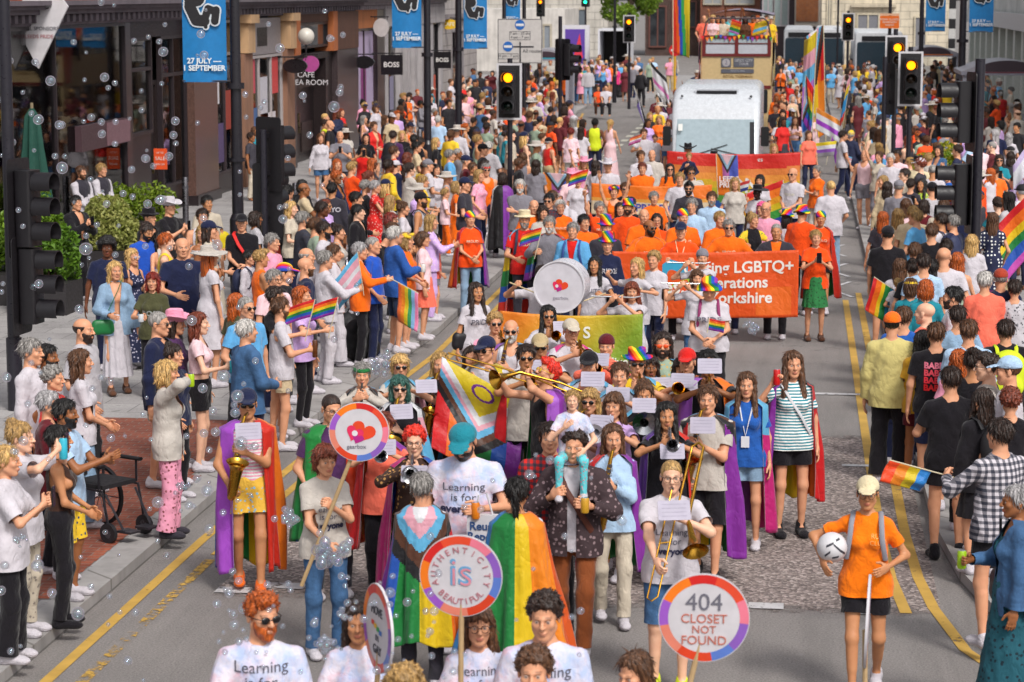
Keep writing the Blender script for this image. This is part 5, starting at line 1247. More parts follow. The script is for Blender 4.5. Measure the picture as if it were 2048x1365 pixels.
for k, (px, py) in enumerate(((592, 470), (700, 395), (840, 395), (372, 455), (600, 520))):
 p = W(px, py, KH); r = empty('bollard', p, 0, ['slim steel bollard near the crowd behind the dark traffic light', 'steel bollard on the pavement by the lilac window', 'tall pale steel post among the left spectators', 'stout pale steel bollard in front of the granite column', 'steel bollard between the left spectators'][k], 'bollard', 'steel bollards')
 hh = 1.7 if k == 2 else 1.1; mb = MB(); mb.lathe([(.07, 0), (.07, hh - .05), (.06, hh), (0, hh + .01)], n=14); mb.build('post', 'plain:8e8c92:.3:1', r); mb = MB(); mb.lathe([(.075, hh - .25), (.075, hh - .2)], n=14); mb.build('collar', 'plain:4a484e:.4', r)
for k, px in enumerate((700, 715, 760, 775)):
 p = W(px, 610 - k * 2, KH); r = MB(); r.tube([(0, -.35, 0), (0, -.35, .62), (0, -.25, .75), (0, .25, .75), (0, .35, .62), (0, .35, 0)], .024, 8); o = r.build('cycle_stand', 'plain:8e8c92:.3:1', None, p); tag(o, 'steel hoop cycle stand at the left kerb behind the spectators', 'cycle stand', 'steel cycle stands')
def leaves(n, fn, size, seed, name, m, parent):
 rg = np.random.RandomState(seed); P = np.array([fn(rg) for _ in range(n)]); d = rg.normal(size=(n, 3)); d /= np.linalg.norm(d, axis=1)[:, None]
 e = rg.normal(size=(n, 3)); e -= d * (e * d).sum(1)[:, None]; e /= np.linalg.norm(e, axis=1)[:, None]; f = np.cross(d, e); s = size * (.6 + .8 * rg.rand(n, 1))
 V = np.stack([P - e * s * .5, P + f * s * .28 + d * s * .1, P + e * s * .6, P - f * s * .28 + d * s * .1], 1).reshape(-1, 3)
 return link(name, mesh_np(name, V, np.arange(4 * n).reshape(-1, 4), False, (m,)), parent)
def shrub(X, Y, rx, ry, h, label, m, seed, n=5000, box='plain:2a2628:.6', size=.09, lumps=7):
 r = empty('shrub', (X, Y, KH), 0, label, 'shrub', 'shrubs in planters')
 mb = MB(); mb.box((-rx * .9, -ry * .9, 0), (rx * .9, ry * .9, .5)); mb.build('planter', box, r, smooth=False)
 rg = np.random.RandomState(seed); C = [(rg.uniform(-.6, .6) * rx, rg.uniform(-.6, .6) * ry, .55 + rg.uniform(.15, .8) * (h - .6), rg.uniform(.3, .5)) for _ in range(lumps)]
 def fn(g):
  c = C[g.randint(len(C))]; v = g.normal(size=3); v /= np.linalg.norm(v); q = .75 + .35 * g.rand() ** .5
  return (c[0] + v[0] * c[3] * q * rx * 1.1, c[1] + v[1] * c[3] * q * ry, max(.45, c[2] + v[2] * c[3] * q * .9))
 leaves(n, fn, size, seed, 'foliage', m, r)
 mb = MB()
 for c in C: mb.tube([(c[0] * .2, c[1] * .2, .45), (c[0] * .6, c[1] * .6, c[2] * .7), (c[0], c[1], c[2] + .2)], [.025, .018, .008], 5)
 mb.build('stems', 'plain:4a3a28:.8', r)
shrub(-12.75, 38.6, .75, .9, 2.1, 'tall clipped green shrub beside the left traffic light', 'leaf:587a18:7c9c2a', 3, 9000, lumps=14)
shrub(-11.95, 37.2, .5, .5, 1.15, 'low dark green shrub with red flowers beside the left traffic light', 'leaf:4c7018:6a9028', 4, 4000)
shrub(-12.35, 42.2, .75, .7, 1.4, 'pale variegated shrub behind the crowd on the left', 'leaf:8a9448:a9a860', 5, 6500, lumps=9)
shrub(-13.3, 47.5, .9, .5, 1.0, 'loose yellow-green climbing plant near the dark shop door', 'leaf:66801c:869a2a', 6, 2600)
shrub(3.2, 56.5, .55, .45, 1.6, 'small green shrub with yellow flowers among the right crowd', 'leaf:5c8a20:b8a828', 8, 3800)
def tree(X, Y, h, cr, label, seed):
 r = empty('tree', (X, Y, 0), 0, label, 'tree'); mb = MB(); mb.tube([(0, 0, 0), (.1, 0, h * .4), (0, .1, h * .75)], [.25, .2, .1], 8)
 for k in range(6): a = k * 1.05; mb.tube([(.05, 0, h * (.35 + .05 * k)), (cr * .6 * math.cos(a), cr * .6 * math.sin(a), h * (.5 + .07 * k))], [.1, .03], 6)
 mb.build('trunk', 'plain:3a2c22:.9', r); rg = np.random.RandomState(seed); C = [(rg.uniform(-.7, .7) * cr, rg.uniform(-.7, .7) * cr, rg.uniform(.36, .95) * h, rg.uniform(.25, .45) * cr) for _ in range(22)]
 def fn(g): c = C[g.randint(len(C))]; v = g.normal(size=3); v /= np.linalg.norm(v); q = .6 + .5 * g.rand(); return (c[0] + v[0] * c[3] * q, c[1] + v[1] * c[3] * q, c[2] + v[2] * c[3] * q)
 leaves(9000, fn, .3, seed, 'crown', 'leaf:5a7a1c:86a030', r)
tree(WY(1258, 60, 180).x, 180, 9.5, 2.2, 'bright green street tree beyond the crowd, left of the rainbow flag', 11)
r = empty('parasol', (-13.85, 42.5, KH), 0, 'closed dark green parasol by the corner shop window', 'parasol')
mb = MB(); V = []; n = 24
for (ra, z) in ((.03, 3.0), (.12, 2.85), (.17, 2.3), (.26, 1.6), (.33, 1.05), (.3, 1.0)):
 for k in range(n): q = 2 * math.pi * k / n; rr_ = ra * (1 + .22 * math.cos(8 * q)); V.append((rr_ * math.cos(q), rr_ * math.sin(q), z))
mb.add(V, [(i * n + j, i * n + (j + 1) % n, (i + 1) * n + (j + 1) % n, (i + 1) * n + j) for i in range(5) for j in range(n)]); mb.build('canopy', 'plain:14463a:.8', r); mb = MB(); mb.tube([(0, 0, 0), (0, 0, 3.1)], .03, 8); mb.build('pole', 'plain:8a7a60', r); mb = MB(); mb.lathe([(.3, 0), (.3, .08), (.05, .1)], n=16); mb.build('base', 'plain:3a383c', r)
def wheel(r, x, y, rad=.38, w=.22):
 mb = MB(); mb.lathe([(rad * .62, -w / 2), (rad, -w / 2 + .03), (rad, w / 2 - .03), (rad * .62, w / 2)], n=22, axis=0); t = mb.build('wheel', 'plain:141214:.8', r, (x, y, rad)); mb = MB(); mb.lathe([(0, -w / 2 + .03), (rad * .62, -w / 2 + .02), (rad * .62, w / 2 - .02), (0, w / 2 - .03)], n=18, axis=0); mb.build('rim', 'plain:9a9aa0:.35:1', t)
def loft_y(mb, secs):
 n = 6; rings = []
 for (y, w, z0, z1, rad) in secs:
  ring = []
  for cx_, cz, a0 in ((w - rad, z1 - rad, 0), (-w + rad, z1 - rad, 90), (-w + rad, z0 + rad, 180), (w - rad, z0 + rad, 270)):
   for k in range(n + 1): t = R(a0 + 90 * k / n); ring.append((cx_ + rad * math.cos(t), y, cz + rad * math.sin(t)))
  rings.append(ring)
 m = len(rings[0]); V = [v for q in rings for v in q]
 F = [(i * m + j, i * m + (j + 1) % m, (i + 1) * m + (j + 1) % m, (i + 1) * m + j) for i in range(len(rings) - 1) for j in range(m)]
 return mb.add(V, F + [tuple(range(m))[::-1][::-1], tuple((len(rings) - 1) * m + j for j in range(m))[::-1]])
r = empty('minibus', (-2.03, 60, 0), 0, 'white high-roofed minibus with a grey sunblind across its windscreen, behind the rainbow banner', 'minibus')
mb = MB(); loft_y(mb, [(-.15, .98, .35, 1.05, .12), (.0, 1.06, .3, 1.2, .14), (.25, 1.09, .3, 2.36, .16), (.6, 1.1, .3, 2.72, .18), (1.0, 1.1, .3, 2.93, .22), (6.2, 1.1, .3, 2.95, .22), (6.4, 1.0, .4, 2.8, .2)]); mb.build('body', 'plain:c6cad0:.25', r, ang=50)
mb = MB(); mb.add([(-.98, -.03, 1.22), (.98, -.03, 1.22), (.96, .2, 2.14), (-.96, .2, 2.14)], [(0, 1, 2, 3)]); mb.add([(-.98, -.01, 1.22), (.98, -.01, 1.22), (.96, .22, 2.14), (-.96, .22, 2.14)], [(3, 2, 1, 0)]); ws = mb.build('windscreen', 'plain:9fb0b8:.12', r, smooth=False)
mb = MB(); mb.add([(.86, -.035, 1.25), (.97, -.04, 1.25), (.95, .193, 2.11), (.84, .193, 2.11)], [(0, 1, 2, 3)]); mb.build('dark_edge', 'plain:18181c:.2', ws, smooth=False)
mb = MB(); mb.add([(-.93, -.001, 1.85), (-.82, -.001, 1.85), (-.82, .1, 2.02), (-.93, .1, 2.02)], [(0, 1, 2, 3)]); o = mb.build('sticker', 'plain:cfd0cc', ws, (0, .02, 0), smooth=False)
mb = MB(); mb.tube([(-.5, -.06, 1.24), (.3, .02, 1.5)], .012, 6); mb.tube([(.6, -.06, 1.24), (-.1, -.0, 1.4)], .012, 6); mb.build('wiper', 'plain:18181a', ws)
mb = MB(); mb.rbox((-.5, .66, 2.78), (.5, .72, 2.86), .02, axis=0); mb.build('roof_sign', 'plain:15151c:.4', r); mb = MB(); mb.box((-.55, .72, 2.77), (.55, .78, 2.9)); mb.build('roof_sign_box', 'plain:c8ccd4:.4', r, smooth=False)
for sg in (-1, 1):
 mb = MB(); mb.rbox((sg * .62 - .22, -.19, .78), (sg * .62 + .22, -.12, 1.0), .06, axis=1); mb.build('headlight', 'plain:c8ccd0:.1', r); mb = MB(); mb.ball((sg * .86, .5, 2.72), .035, 8); mb.build('marker_lamp', 'plain:38383c', r)
 mb = MB(); mb.rbox((sg * 1.22 - .1, .2, 1.45), (sg * 1.22 + .1, .32, 1.95), .04, axis=1); mb.tube([(sg * 1.08, .3, 1.7), (sg * 1.2, .27, 1.7)], .02, 6); mb.build('wing_mirror', 'plain:141416:.4', r); wheel(r, sg * .95, .95); wheel(r, sg * .95, 5.0)
r.scale = (1, 1, .965)
mb = MB(); mb.rbox((-.6, -.19, .6), (.6, -.14, .98), .05, axis=1); mb.build('grille', 'plain:18181c:.4', r); mb = MB(); mb.rbox((-1.0, -.25, .32), (1.0, -.1, .58), .06, axis=0); mb.build('bumper', 'plain:2a2a2e:.6', r)
def px3(px, py, Y): v = WY(px, py, Y); return v
r = empty('double_decker_bus', (-2.12, 83, 0), 0, 'cream and maroon open-top double-decker bus carrying people, decked with rainbow flags', 'bus')
mb = MB(); loft_y(mb, [(0, 1.18, .4, 3.68, .1), (.02, 1.22, .35, 3.7, .12), (10.2, 1.22, .35, 3.7, .12), (10.25, 1.18, .4, 3.66, .1)]); mb.build('body', 'plain:c9b082:.35', r, ang=50)
for x0, x1 in ((-1.05, -.06), (.06, 1.05)):
 mb = MB(); mb.rbox((x0, -.02, 3.12), (x1, -.004, 3.45), .05, axis=1); w_ = mb.build('window', 'plain:b9bcc4:.12', r); mb = MB(); mb.rbox((x0, -.021, 3.485), (x1, -.005, 3.63), .03, axis=1); mb.build('upper_pane', 'plain:a9b4ba:.12', w_)
mb = MB()
for a in ((-1.17, 3.03, 1.17, 3.115), (-1.17, 3.64, 1.17, 3.74), (-1.17, 3.116, -1.06, 3.639), (1.06, 3.116, 1.17, 3.639), (-.055, 3.116, .055, 3.639)): mb.box((a[0], -.05, a[1]), (a[2], -.003, a[3]))
mb.box((-1.05, -.045, 3.452), (-.056, -.004, 3.48)); mb.box((.056, -.045, 3.452), (1.05, -.004, 3.48)); mb.build('window_surround', 'plain:6a1a1c:.4', r, smooth=False)
for x0, x1, z0, z1 in ((-.52, -.18, 2.66, 2.97), (-.1, .6, 2.67, 2.98), (-.52, .6, 2.46, 2.6)):
 mb = MB(); mb.rbox((x0, -.03, z0), (x1, -.003, z1), .02, axis=1); mb.build('destination_blind', 'plain:5a5c66:.4', r)
mb = MB(); mb.lathe([(0, -.036), (.135, -.036), (.135, -.031)], (-.35, 0, 2.815), 20, axis=1); mb.build('route_roundel', 'plain:a8a4a8:.5', r); text('2', .2, 'plain:5a5870', r, (-.35, -.04, 2.815)); text('LEEDS CITY\nTOUR', .12, 'plain:c4c4c8', r, (.25, -.036, 2.83), line=1); text('PRIVATE HIRE', .08, 'plain:a8acb8', r, (.04, -.036, 2.53)); text('ROYAL TIGERMAN', .12, 'plain:8a6a3a', r, (.05, -.008, 2.34), bold=.003)
mb = MB(); mb.box((-1.19, -.03, 1.93), (1.19, -.004, 2.04)); mb.build('maroon_band', 'plain:6a1c1c:.4', r, smooth=False)
mb = MB(); mb.rbox((-1.08, -.02, 1.1), (1.08, -.004, 1.9), .06, axis=1); mb.build('windscreen', 'plain:2a2c30:.08', r)
mb = MB(); mb.tube([(-1.15, .2, 3.7), (-1.05, .1, 4.2), (-.9, .0, 4.32), (.9, .0, 4.32), (1.05, .1, 4.2), (1.15, .2, 3.7)], .03, 8); mb.build('handrail', 'plain:5a4a50:.35', r)
mb = MB(); n = 10; V = []
for y in (3.2, 10.2):
 for k in range(n + 1): t = k / n; V.append((-1.2 + 2.4 * t, y, 4.36 + .18 * math.sin(math.pi * t)))
mb.add(V, [(k, k + 1, n + 2 + k, n + 1 + k) for k in range(n)]); V2 = [(x, y, z + .05) for x, y, z in V]; mb.add(V2, [(n + 1 + k, n + 2 + k, k + 1, k) for k in range(n)]); mb.build('canopy', 'plain:8a7f92:.5', r)
for sg in (-1, 1):
 for y in (3.3, 6.7, 10.1): mb = MB(); mb.box((sg * 1.16 - .03, y - .04, 3.7), (sg * 1.16 + .03, y + .04, 4.38)); mb.build('roof_pillar', 'plain:b9a070', r, smooth=False)
 mb = MB()
 for k in range(6): mb.box((sg * 1.224 - .006, .8 + 1.5 * k, 2.1 + .85), (sg * 1.224 + .006, 2.0 + 1.5 * k, 3.5)); mb.box((sg * 1.224 - .006, .8 + 1.5 * k, 1.2), (sg * 1.224 + .006, 2.0 + 1.5 * k, 1.85))
 mb.build('side_windows', 'plain:30343a:.1', r, smooth=False); wheel(r, sg * 1.08, 1.6, .5, .28); wheel(r, sg * 1.08, 7.6, .5, .28)
 mb = MB(); mb.lathe([(0, -.03), (.11, -.025), (.12, -.003)], (sg * .85, 0, .75), 16, axis=1); mb.build('headlight', 'plain:d0d0c8:.1', r)
def citybus(x0, x1, Y, label, col, zt):
 a, b = WY(x0, 60, Y).x, WY(x1, 60, Y).x; w = (b - a) / 2; r = empty('single_decker_bus', ((a + b) / 2, Y, 0), 0, label, 'bus', 'buses parked across the street'); mb = MB(); loft_y(mb, [(0, w * .95, .35, zt - .1, .15), (.15, w, .3, zt, .2), (10, w, .3, zt, .2)]); mb.build('body', f'plain:{col}:.3', r, ang=50)
 mb = MB(); mb.rbox((-w * .9, -.03, 1.0), (w * .9, -.004, zt - .55), .12, axis=1); s = mb.build('windscreen', 'plain:2c3a44:.06', r); mb = MB(); mb.box((-w * .7, -.04, zt - .5), (w * .7, -.005, zt - .25)); mb.build('destination_display', 'plain:18181c:.3', r, smooth=False)
 for sg in (-1, 1): wheel(r, sg * (w - .14), 2, .48, .26); mb = MB(); mb.rbox((sg * w * .75 - .2, -.04, .6), (sg * w * .75 + .2, -.005, .85), .06, axis=1); mb.build('headlight', 'plain:c8ccd0:.1', r)
citybus(1568, 1628, 132, 'grey single-decker bus half hidden behind the open-top bus', 'b4b6ba', 3.3); citybus(1634, 1690, 128, 'white single-decker bus with a dark windscreen behind the tall pride flags', 'cfd0d4', 3.35); citybus(1710, 1806, 124, 'white single-decker bus with a wide dark windscreen by the orange notice', 'd0d2d6', 3.25)
a, b = WY(1196, 100, 146), WY(1258, 100, 146); r = empty('box_van', ((a.x + b.x) / 2, 146, 0), 0, 'white box van with a dark open back beyond the crowd', 'van'); w = (b.x - a.x) / 2
mb = MB(); mb.box((-w, 0, .7), (w, .1, .9)); mb.box((-w, 0, .9), (-w + .1, 4, 3.0)); mb.box((w - .1, 0, .9), (w, 4, 3.0)); mb.box((-w + .1, 0.001, 2.88), (w - .1, 4, 3.0)); mb.box((-w + .1, .101, .8), (w - .1, 4, .9)); mb.box((-w, 4, .7), (w, 4.1, 3.0)); mb.build('body', 'plain:d4d4da:.4', r, smooth=False); mb = MB(); mb.box((-w + .11, 3, .91), (w - .11, 3.9, 2.87)); mb.build('load_space', 'plain:1c1614:.8', r, smooth=False)
for sg in (-1, 1): wheel(r, sg * (w - .15), .8, .4); mb = MB(); mb.box((sg * (w - .2) - .06, -.02, .72), (sg * (w - .2) + .06, -.003, .86)); mb.build('tail_light', 'plain:a01818:.3', r, smooth=False)
p = W(1205, 200, KH); r = empty('motorcycle', (p.x, 117.5, KH), R(75), 'dark motorcycle parked behind the people sitting on the far kerb', 'motorcycle')
for y in (-.7, .7): mb = MB(); mb.lathe([(.2, -.06), (.3, -.06), (.32, 0), (.3, .06), (.2, .06), (.2, -.06)], n=20, axis=0); w_ = mb.build('wheel', 'plain:161416:.8', r, (0, y, .32)); mb = MB(); mb.lathe([(0, -.03), (.2, -.02), (.2, .02), (0, .03)], n=14, axis=0); mb.build('rim', 'plain:8a8a90:.3:1', w_)
F = Field((-.3, -.8, .2), (.3, .9, 1.2), .03); F.ell((0, -.15, .78), (.17, .32, .15), .05); F.ell((0, .35, .75), (.15, .35, .08), .08); F.cone((0, -.55, .7), (0, -.35, .95), .14, .1, .05); F.cone((0, 0, .5), (0, -.1, .4), .18, .2, .08); V, Q = F.mesh(); link('body', mesh_np('body', V, Q, True, ('plain:1c1a20:.25',)), r)
mb = MB(); mb.tube([(-.36, -.42, 1.05), (0, -.5, 1.0), (.36, -.42, 1.05)], .02, 6); mb.tube([(.07, -.7, .32), (.06, -.45, .95)], .03, 6); mb.tube([(-.07, -.7, .32), (-.06, -.45, .95)], .03, 6); mb.build('handlebar', 'plain:6a6a70:.3:1', r)
r = empty('no_entry_sign', (WY(1350, 97, 110).x, 110, 0), 0, 'round red no-entry sign on a yellow post beside the rainbow flag', 'sign')
mb = MB(); mb.lathe([(0, -.05), (.27, -.05), (.27, -.03)], (0, 0, WY(0, 97, 110).z), 24, axis=1); mb.build('disc', 'plain:c81c1c:.4', r); mb = MB(); mb.box((-.18, -.058, WY(0, 97, 110).z - .045), (.18, -.0505, WY(0, 97, 110).z + .045)); mb.build('bar', 'plain:e4e4e4', r, smooth=False); mb = MB(); mb.tube([(0, 0, 0), (0, 0, 3.4)], .05, 8); mb.build('post', 'plain:d8a820:.5', r)
p = W(250, 1075, KH); r = empty('wheelchair', (p.x - .25, p.y + .1, KH), R(62), 'black folding wheelchair with rainbow streamers standing on the brick paving', 'wheelchair')
for sg in (-1, 1):
 mb = MB(); mb.lathe([(.27, -.015), (.3, -.02), (.3, .02), (.27, .015)], n=28, axis=0); w_ = mb.build('rear_wheel', 'plain:161418:.6', r, (sg * .28, .3, .3)); mb = MB()
 for k in range(10): q = k * math.pi / 5; mb.tube([(0, 0, 0), (0, .275 * math.cos(q), .275 * math.sin(q))], .005, 4)
 mb.build('spokes', 'plain:8a8a90:.3:1', w_)
 mb = MB(); mb.lathe([(.05, -.02), (.095, -.02), (.095, .02), (.05, .02)], n=18, axis=0); w_ = mb.build('caster', 'plain:1a181c:.6', r, (sg * .24, -.32, .095)); mb = MB(); mb.lathe([(0, -.012), (.05, -.012), (.05, .012), (0, .012)], n=10, axis=0); mb.build('rim', 'plain:3a3a40:.3', w_)
 mb = MB(); mb.tube([(sg * .24, -.32, .1), (sg * .24, -.3, .25), (sg * .24, -.25, .48), (sg * .24, .2, .5), (sg * .24, .26, .95), (sg * .24, .38, .97)], .013, 6); mb.tube([(sg * .24, .2, .5), (sg * .24, .2, .2)], .013, 6); mb.tube([(sg * .25, -.22, .5), (sg * .25, -.22, .7)], .012, 6); mb.build('side_frame', 'plain:1c1a20:.35', r)
 mb = MB(); mb.rbox((sg * .25 - .03, -.28, .7), (sg * .25 + .03, .2, .735), .02, axis=1); mb.build('armrest', 'plain:121014:.6', r); mb = MB(); mb.box((sg * .12 - .07, -.55, .1), (sg * .12 + .07, -.38, .12)); mb.tube([(sg * .2, -.25, .45), (sg * .18, -.46, .12)], .012, 6); mb.build('footrest', 'plain:2a282e:.4', r)
mb = MB(); mb.box((-.22, -.24, .49), (.22, .2, .53)); mb.build('seat', 'plain:1a181c:.8', r, smooth=False); mb = MB(); mb.box((-.22, .22, .55), (.22, .25, .93)); mb.build('backrest', 'plain:1a181c:.8', r, smooth=False)
def sack(px, py, s, label, col, name='rucksack', cat='bag'):
 p = W(px, py, KH); F = Field((-.3, -.25, -.02), (.3, .25, .6), .02); F.ell((0, 0, .2), (.22, .16, .22), .05); F.ell((.05, -.1, .14), (.13, .1, .12), .05); F.ell((-.04, 0, .36), (.14, .1, .12), .06); folds(F, .012, 3); F.D = np.maximum(F.D, .004 - F.grid()[2]); V, Q = F.mesh()
 r = empty(name, p, R(30), label, cat); link('body', mesh_np('body', V, Q, True, (f'plain:{col}:.7',)), r); mb = MB(); mb.tube([(-.05, 0, .44), (-.02, -.02, .53), (.05, -.02, .53), (.08, 0, .42)], .012, 6); mb.build('strap', f'plain:{col}:.7', r); r.scale = (s, s, s); return r
sack(722, 722, 1.25, 'heap of black rucksack lying on the kerb behind the front spectators', '141216'); sack(700, 690, 1.0, 'black cloth bag standing beside the rucksack on the left kerb', '1c1a1e')
RB = ['d4141c', 'f07010', 'e6c410', '17813a', '1f54b4', '8a2aa0']
def stripes(cols, axis='v'):
 n = len(cols); return lambda u, v: cols[min(int((v if axis == 'v' else u) * n), n - 1)]
TRANS = ['63b4dc', 'e6a8b8', 'dcdce0', 'e6a8b8', '63b4dc']; BI = ['c81a78', 'c81a78', '8a4a98', '1f3c9a', '1f3c9a']; PAN = ['e0308a', 'e8cc18', '2f9ad8']; ACE = ['18161a', '8e8c92', 'd8d6da', '6a2080']; NB = ['e6d020', 'dcdce0', '8a50b4', '18161a']; LESB = ['c8401c', 'e88a4a', 'dcdce0', 'c86aa8', '9a2468']; GFL = ['b078c8', 'dcdce0', '4a8a2a']
def progress(u, v, rb=RB):
 d = u + abs(v - .5) * .92
 for lim, c in ((.16, 'dcdce0'), (.26, 'e6a8b8'), (.36, '63b4dc'), (.46, '5a3320'), (.56, '17151a')):
  if d < lim: return c
 return rb[min(int(v * 6), 5)]
def intersex(u, v):
 d = u + abs(v - .5) * .92
 if d < .42:
  q = math.hypot((u - .15) * 1.55, v - .5)
  return '6a2080' if .10 < q < .135 else 'd8c018'
 for lim, c in ((.52, 'dcdce0'), (.58, 'e6a8b8'), (.66, '63b4dc'), (.74, '5a3320'), (.83, '17151a')):
  if d < lim: return c
 return RB[min(int(v * 6), 5)]
def cloth_grid(fn, nu, nv, col, name, parent=None, thick=.004):
 """a cloth sheet with printed colours; fn(u, v) -> point"""
 P = np.array([[fn(i / nu, j / nv) for j in range(nv + 1)] for i in range(nu + 1)], float)
 du = np.gradient(P, axis=0); dv = np.gradient(P, axis=1); n = np.cross(du, dv); n /= np.linalg.norm(n, axis=2, keepdims=True) + 1e-9
 V = np.concatenate([(P + n * thick / 2).reshape(-1, 3), (P - n * thick / 2).reshape(-1, 3)]); N_ = (nu + 1) * (nv + 1)
 I = np.arange(nu)[:, None] * (nv + 1) + np.arange(nv)[None, :]; a = I.ravel(); q = np.stack([a, a + nv + 1, a + nv + 2, a + 1], 1)
 rim = []
 for i in range(nu): rim += [(i * (nv + 1), i * (nv + 1) + N_, (i + 1) * (nv + 1) + N_, (i + 1) * (nv + 1)), ((i + 1) * (nv + 1) + nv, (i + 1) * (nv + 1) + nv + N_, i * (nv + 1) + nv + N_, i * (nv + 1) + nv)]
 for j in range(nv): rim += [(j + 1, j + 1 + N_, j + N_, j), (nu * (nv + 1) + j, nu * (nv + 1) + j + N_, nu * (nv + 1) + j + 1 + N_, nu * (nv + 1) + j + 1)]
 C = np.array([lin(col((i + .5) / nu, (j + .5) / nv)) for i in range(nu) for j in range(nv)]); rc = np.full((len(rim), 3), .3)
 F = np.concatenate([q, q[:, ::-1] + N_, np.array(rim)]); C = np.concatenate([C, C, rc])
 return link(name, mesh_np(name, V, F, True, ('vcol',), None, C), parent)
def cape(rec, col, hem=.62, flare=1.0, span=115, seed=0, nu=48, nv=30, off_=0, wide=1.0, name='flag_cape'):
 S = rec['S']; T = S['T']; sh = T['sh']
 def fn(u, v):
  a = R(-span + 2 * span * u + off_)
  fold = math.sin(a * 7 + seed) * .6 + math.sin(a * 12 + 2 * seed + 3 * v) * .45 + .25 * math.sin(a * 21 - 2 * v)
  if v < .1: t = v / .1; rx, ry, z = .085 + (sh + .03 - .085) * t ** .9, .085 + .06 * t, 1.50 - .07 * t ** 1.6
  else:
   t = (v - .1) / .9; rx = (sh + .055 + .09 * flare * t) * (1 + (wide - 1) * t); ry = .155 + .10 * flare * t; z = 1.43 - (1.43 - hem) * t
   k = 1 + fold * .2 * min(t * 1.8, 1); rx *= k; ry *= k
  p = (rx * math.sin(a), .02 + ry * math.cos(a), z + .03 * math.sin(a * 5 + seed) * v)
  return tuple(S['up'](p)) if S['p'].get('lean') else p
 return cloth_grid(fn, nu, nv, col, name, rec['o'])
def flag(label, base, top, du, w, h, col, group=None, wave=.06, ph=0, nu=40, nv=24, sag=.0, pole=True, poler=.008, pcol='cfc4a8', nm='flag', droop=0.0):
 """a flag on its stick: base, top = the stick; the cloth hangs h down from the top and flies w along du"""
 b, t = Vector(base), Vector(top); r = empty(nm, b, 0, label, 'flag', group); d = (b - t).normalized(); du = Vector(du).normalized(); n = du.cross(d).normalized()
 if pole: mb = MB(); mb.tube([(0, 0, 0), t - b], poler, 7); mb.build('pole', f'plain:{pcol}:.5', r)
 t0 = t - b
 def fn(u, v):
  p = t0 + d * (h * v) + du * (w * u) + n * (wave * u ** .6 * math.sin(7 * u + 2.2 * v + ph) + wave * .5 * u * math.sin(13 * u - 3 * v + ph)) + Vector((0, 0, -sag * u * u - droop * math.sin(math.pi * u)))
  return tuple(p)
 cloth_grid(fn, nu, nv, col, 'cloth', r); return r
def handflag(rec, side, label, col, w=.32, h=.21, tilt=(.25, 0, 1), du=None, L=.5, group='small hand flags', nu=18, nv=12, **k):
 g = grip_pt(rec, side); t = Vector(tilt).normalized(); du = Vector(du or (1 if side == 'l' else -1, .1, -.25))
 return flag(label, g - t * .1, g + t * (L - .1), du, w, h, col, group, .02, rec['px'], nu, nv, .03, poler=.006, **k)
def banner(label, A, B, h, col, texts=(), sag=.05, nu=60, nv=20, wave=.03, seed=0, cat='banner', lean=.05, blocks=()):
 """a cloth banner carried between the top corners A and B; reads from -Y"""
 A, B = Vector(A), Vector(B); r = empty('parade_banner', A, 0, label, cat); d = B - A; L = d.length; ux = d.normalized(); n = ux.cross(Vector((0, 0, -1))).normalized()
 def fn(u, v):
  p = ux * (L * u) + Vector((0, 0, -h * v - sag * math.sin(math.pi * u) * (1 - .6 * v))) + n * (-lean * v + wave * math.sin(9 * u + 2 * v + seed) * (.3 + .7 * v) + wave * .6 * math.sin(17 * u - 4 * v + seed))
  return tuple(p)
 c = cloth_grid(fn, nu, nv, col, 'cloth', r)
 def stick(me, name, m, u0, v0, lift):
  co = np.zeros(len(me.vertices) * 3, np.float32); me.vertices.foreach_get('co', co); co = co.reshape(-1, 3); out = []
  for x, y, z in co:
   u, v = u0 + x / L, v0 - y / h; p = Vector(fn(u, v)); out.append(p - n * (-1) * 0 + (-n if n.y > 0 else n) * (lift + z))
  me.vertices.foreach_set('co', np.array(out, np.float32).ravel()); me.materials.clear(); me.materials.append(mat(m)); me.update(); return link(name, me, r)
 for s_, size, m, u, v, kw in texts: stick(text_mesh(s_, size, **kw), 'lettering', m, u, v, .008)
 for nm, V2, F2, m, u, v in blocks: stick(mesh_np(nm, [(x, y, 0) for x, y in V2], np.array(F2), False), nm, m, u, v, .007)
 return r, fn
def disc_blk(nm, m, u, v, ra, n=18, inner=0):
 if inner: return nm, [((ra if k % 2 else inner) * math.cos(2 * math.pi * (k // 2) / n), (ra if k % 2 else inner) * math.sin(2 * math.pi * (k // 2) / n)) for k in range(2 * n)], [(2 * k, 2 * k + 1, (2 * k + 3) % (2 * n), (2 * k + 2) % (2 * n)) for k in range(n)], m, u, v
 return nm, [(ra * math.cos(2 * math.pi * k / n), ra * math.sin(2 * math.pi * k / n)) for k in range(n)], [tuple(range(n))], m, u, v
RING = ['8a5ab8', 'e87a90', 'e24a2a', 'd0201c', 'f07a14', '9a56c0', 'e0806a', 'd8401c', '5a7ac8']
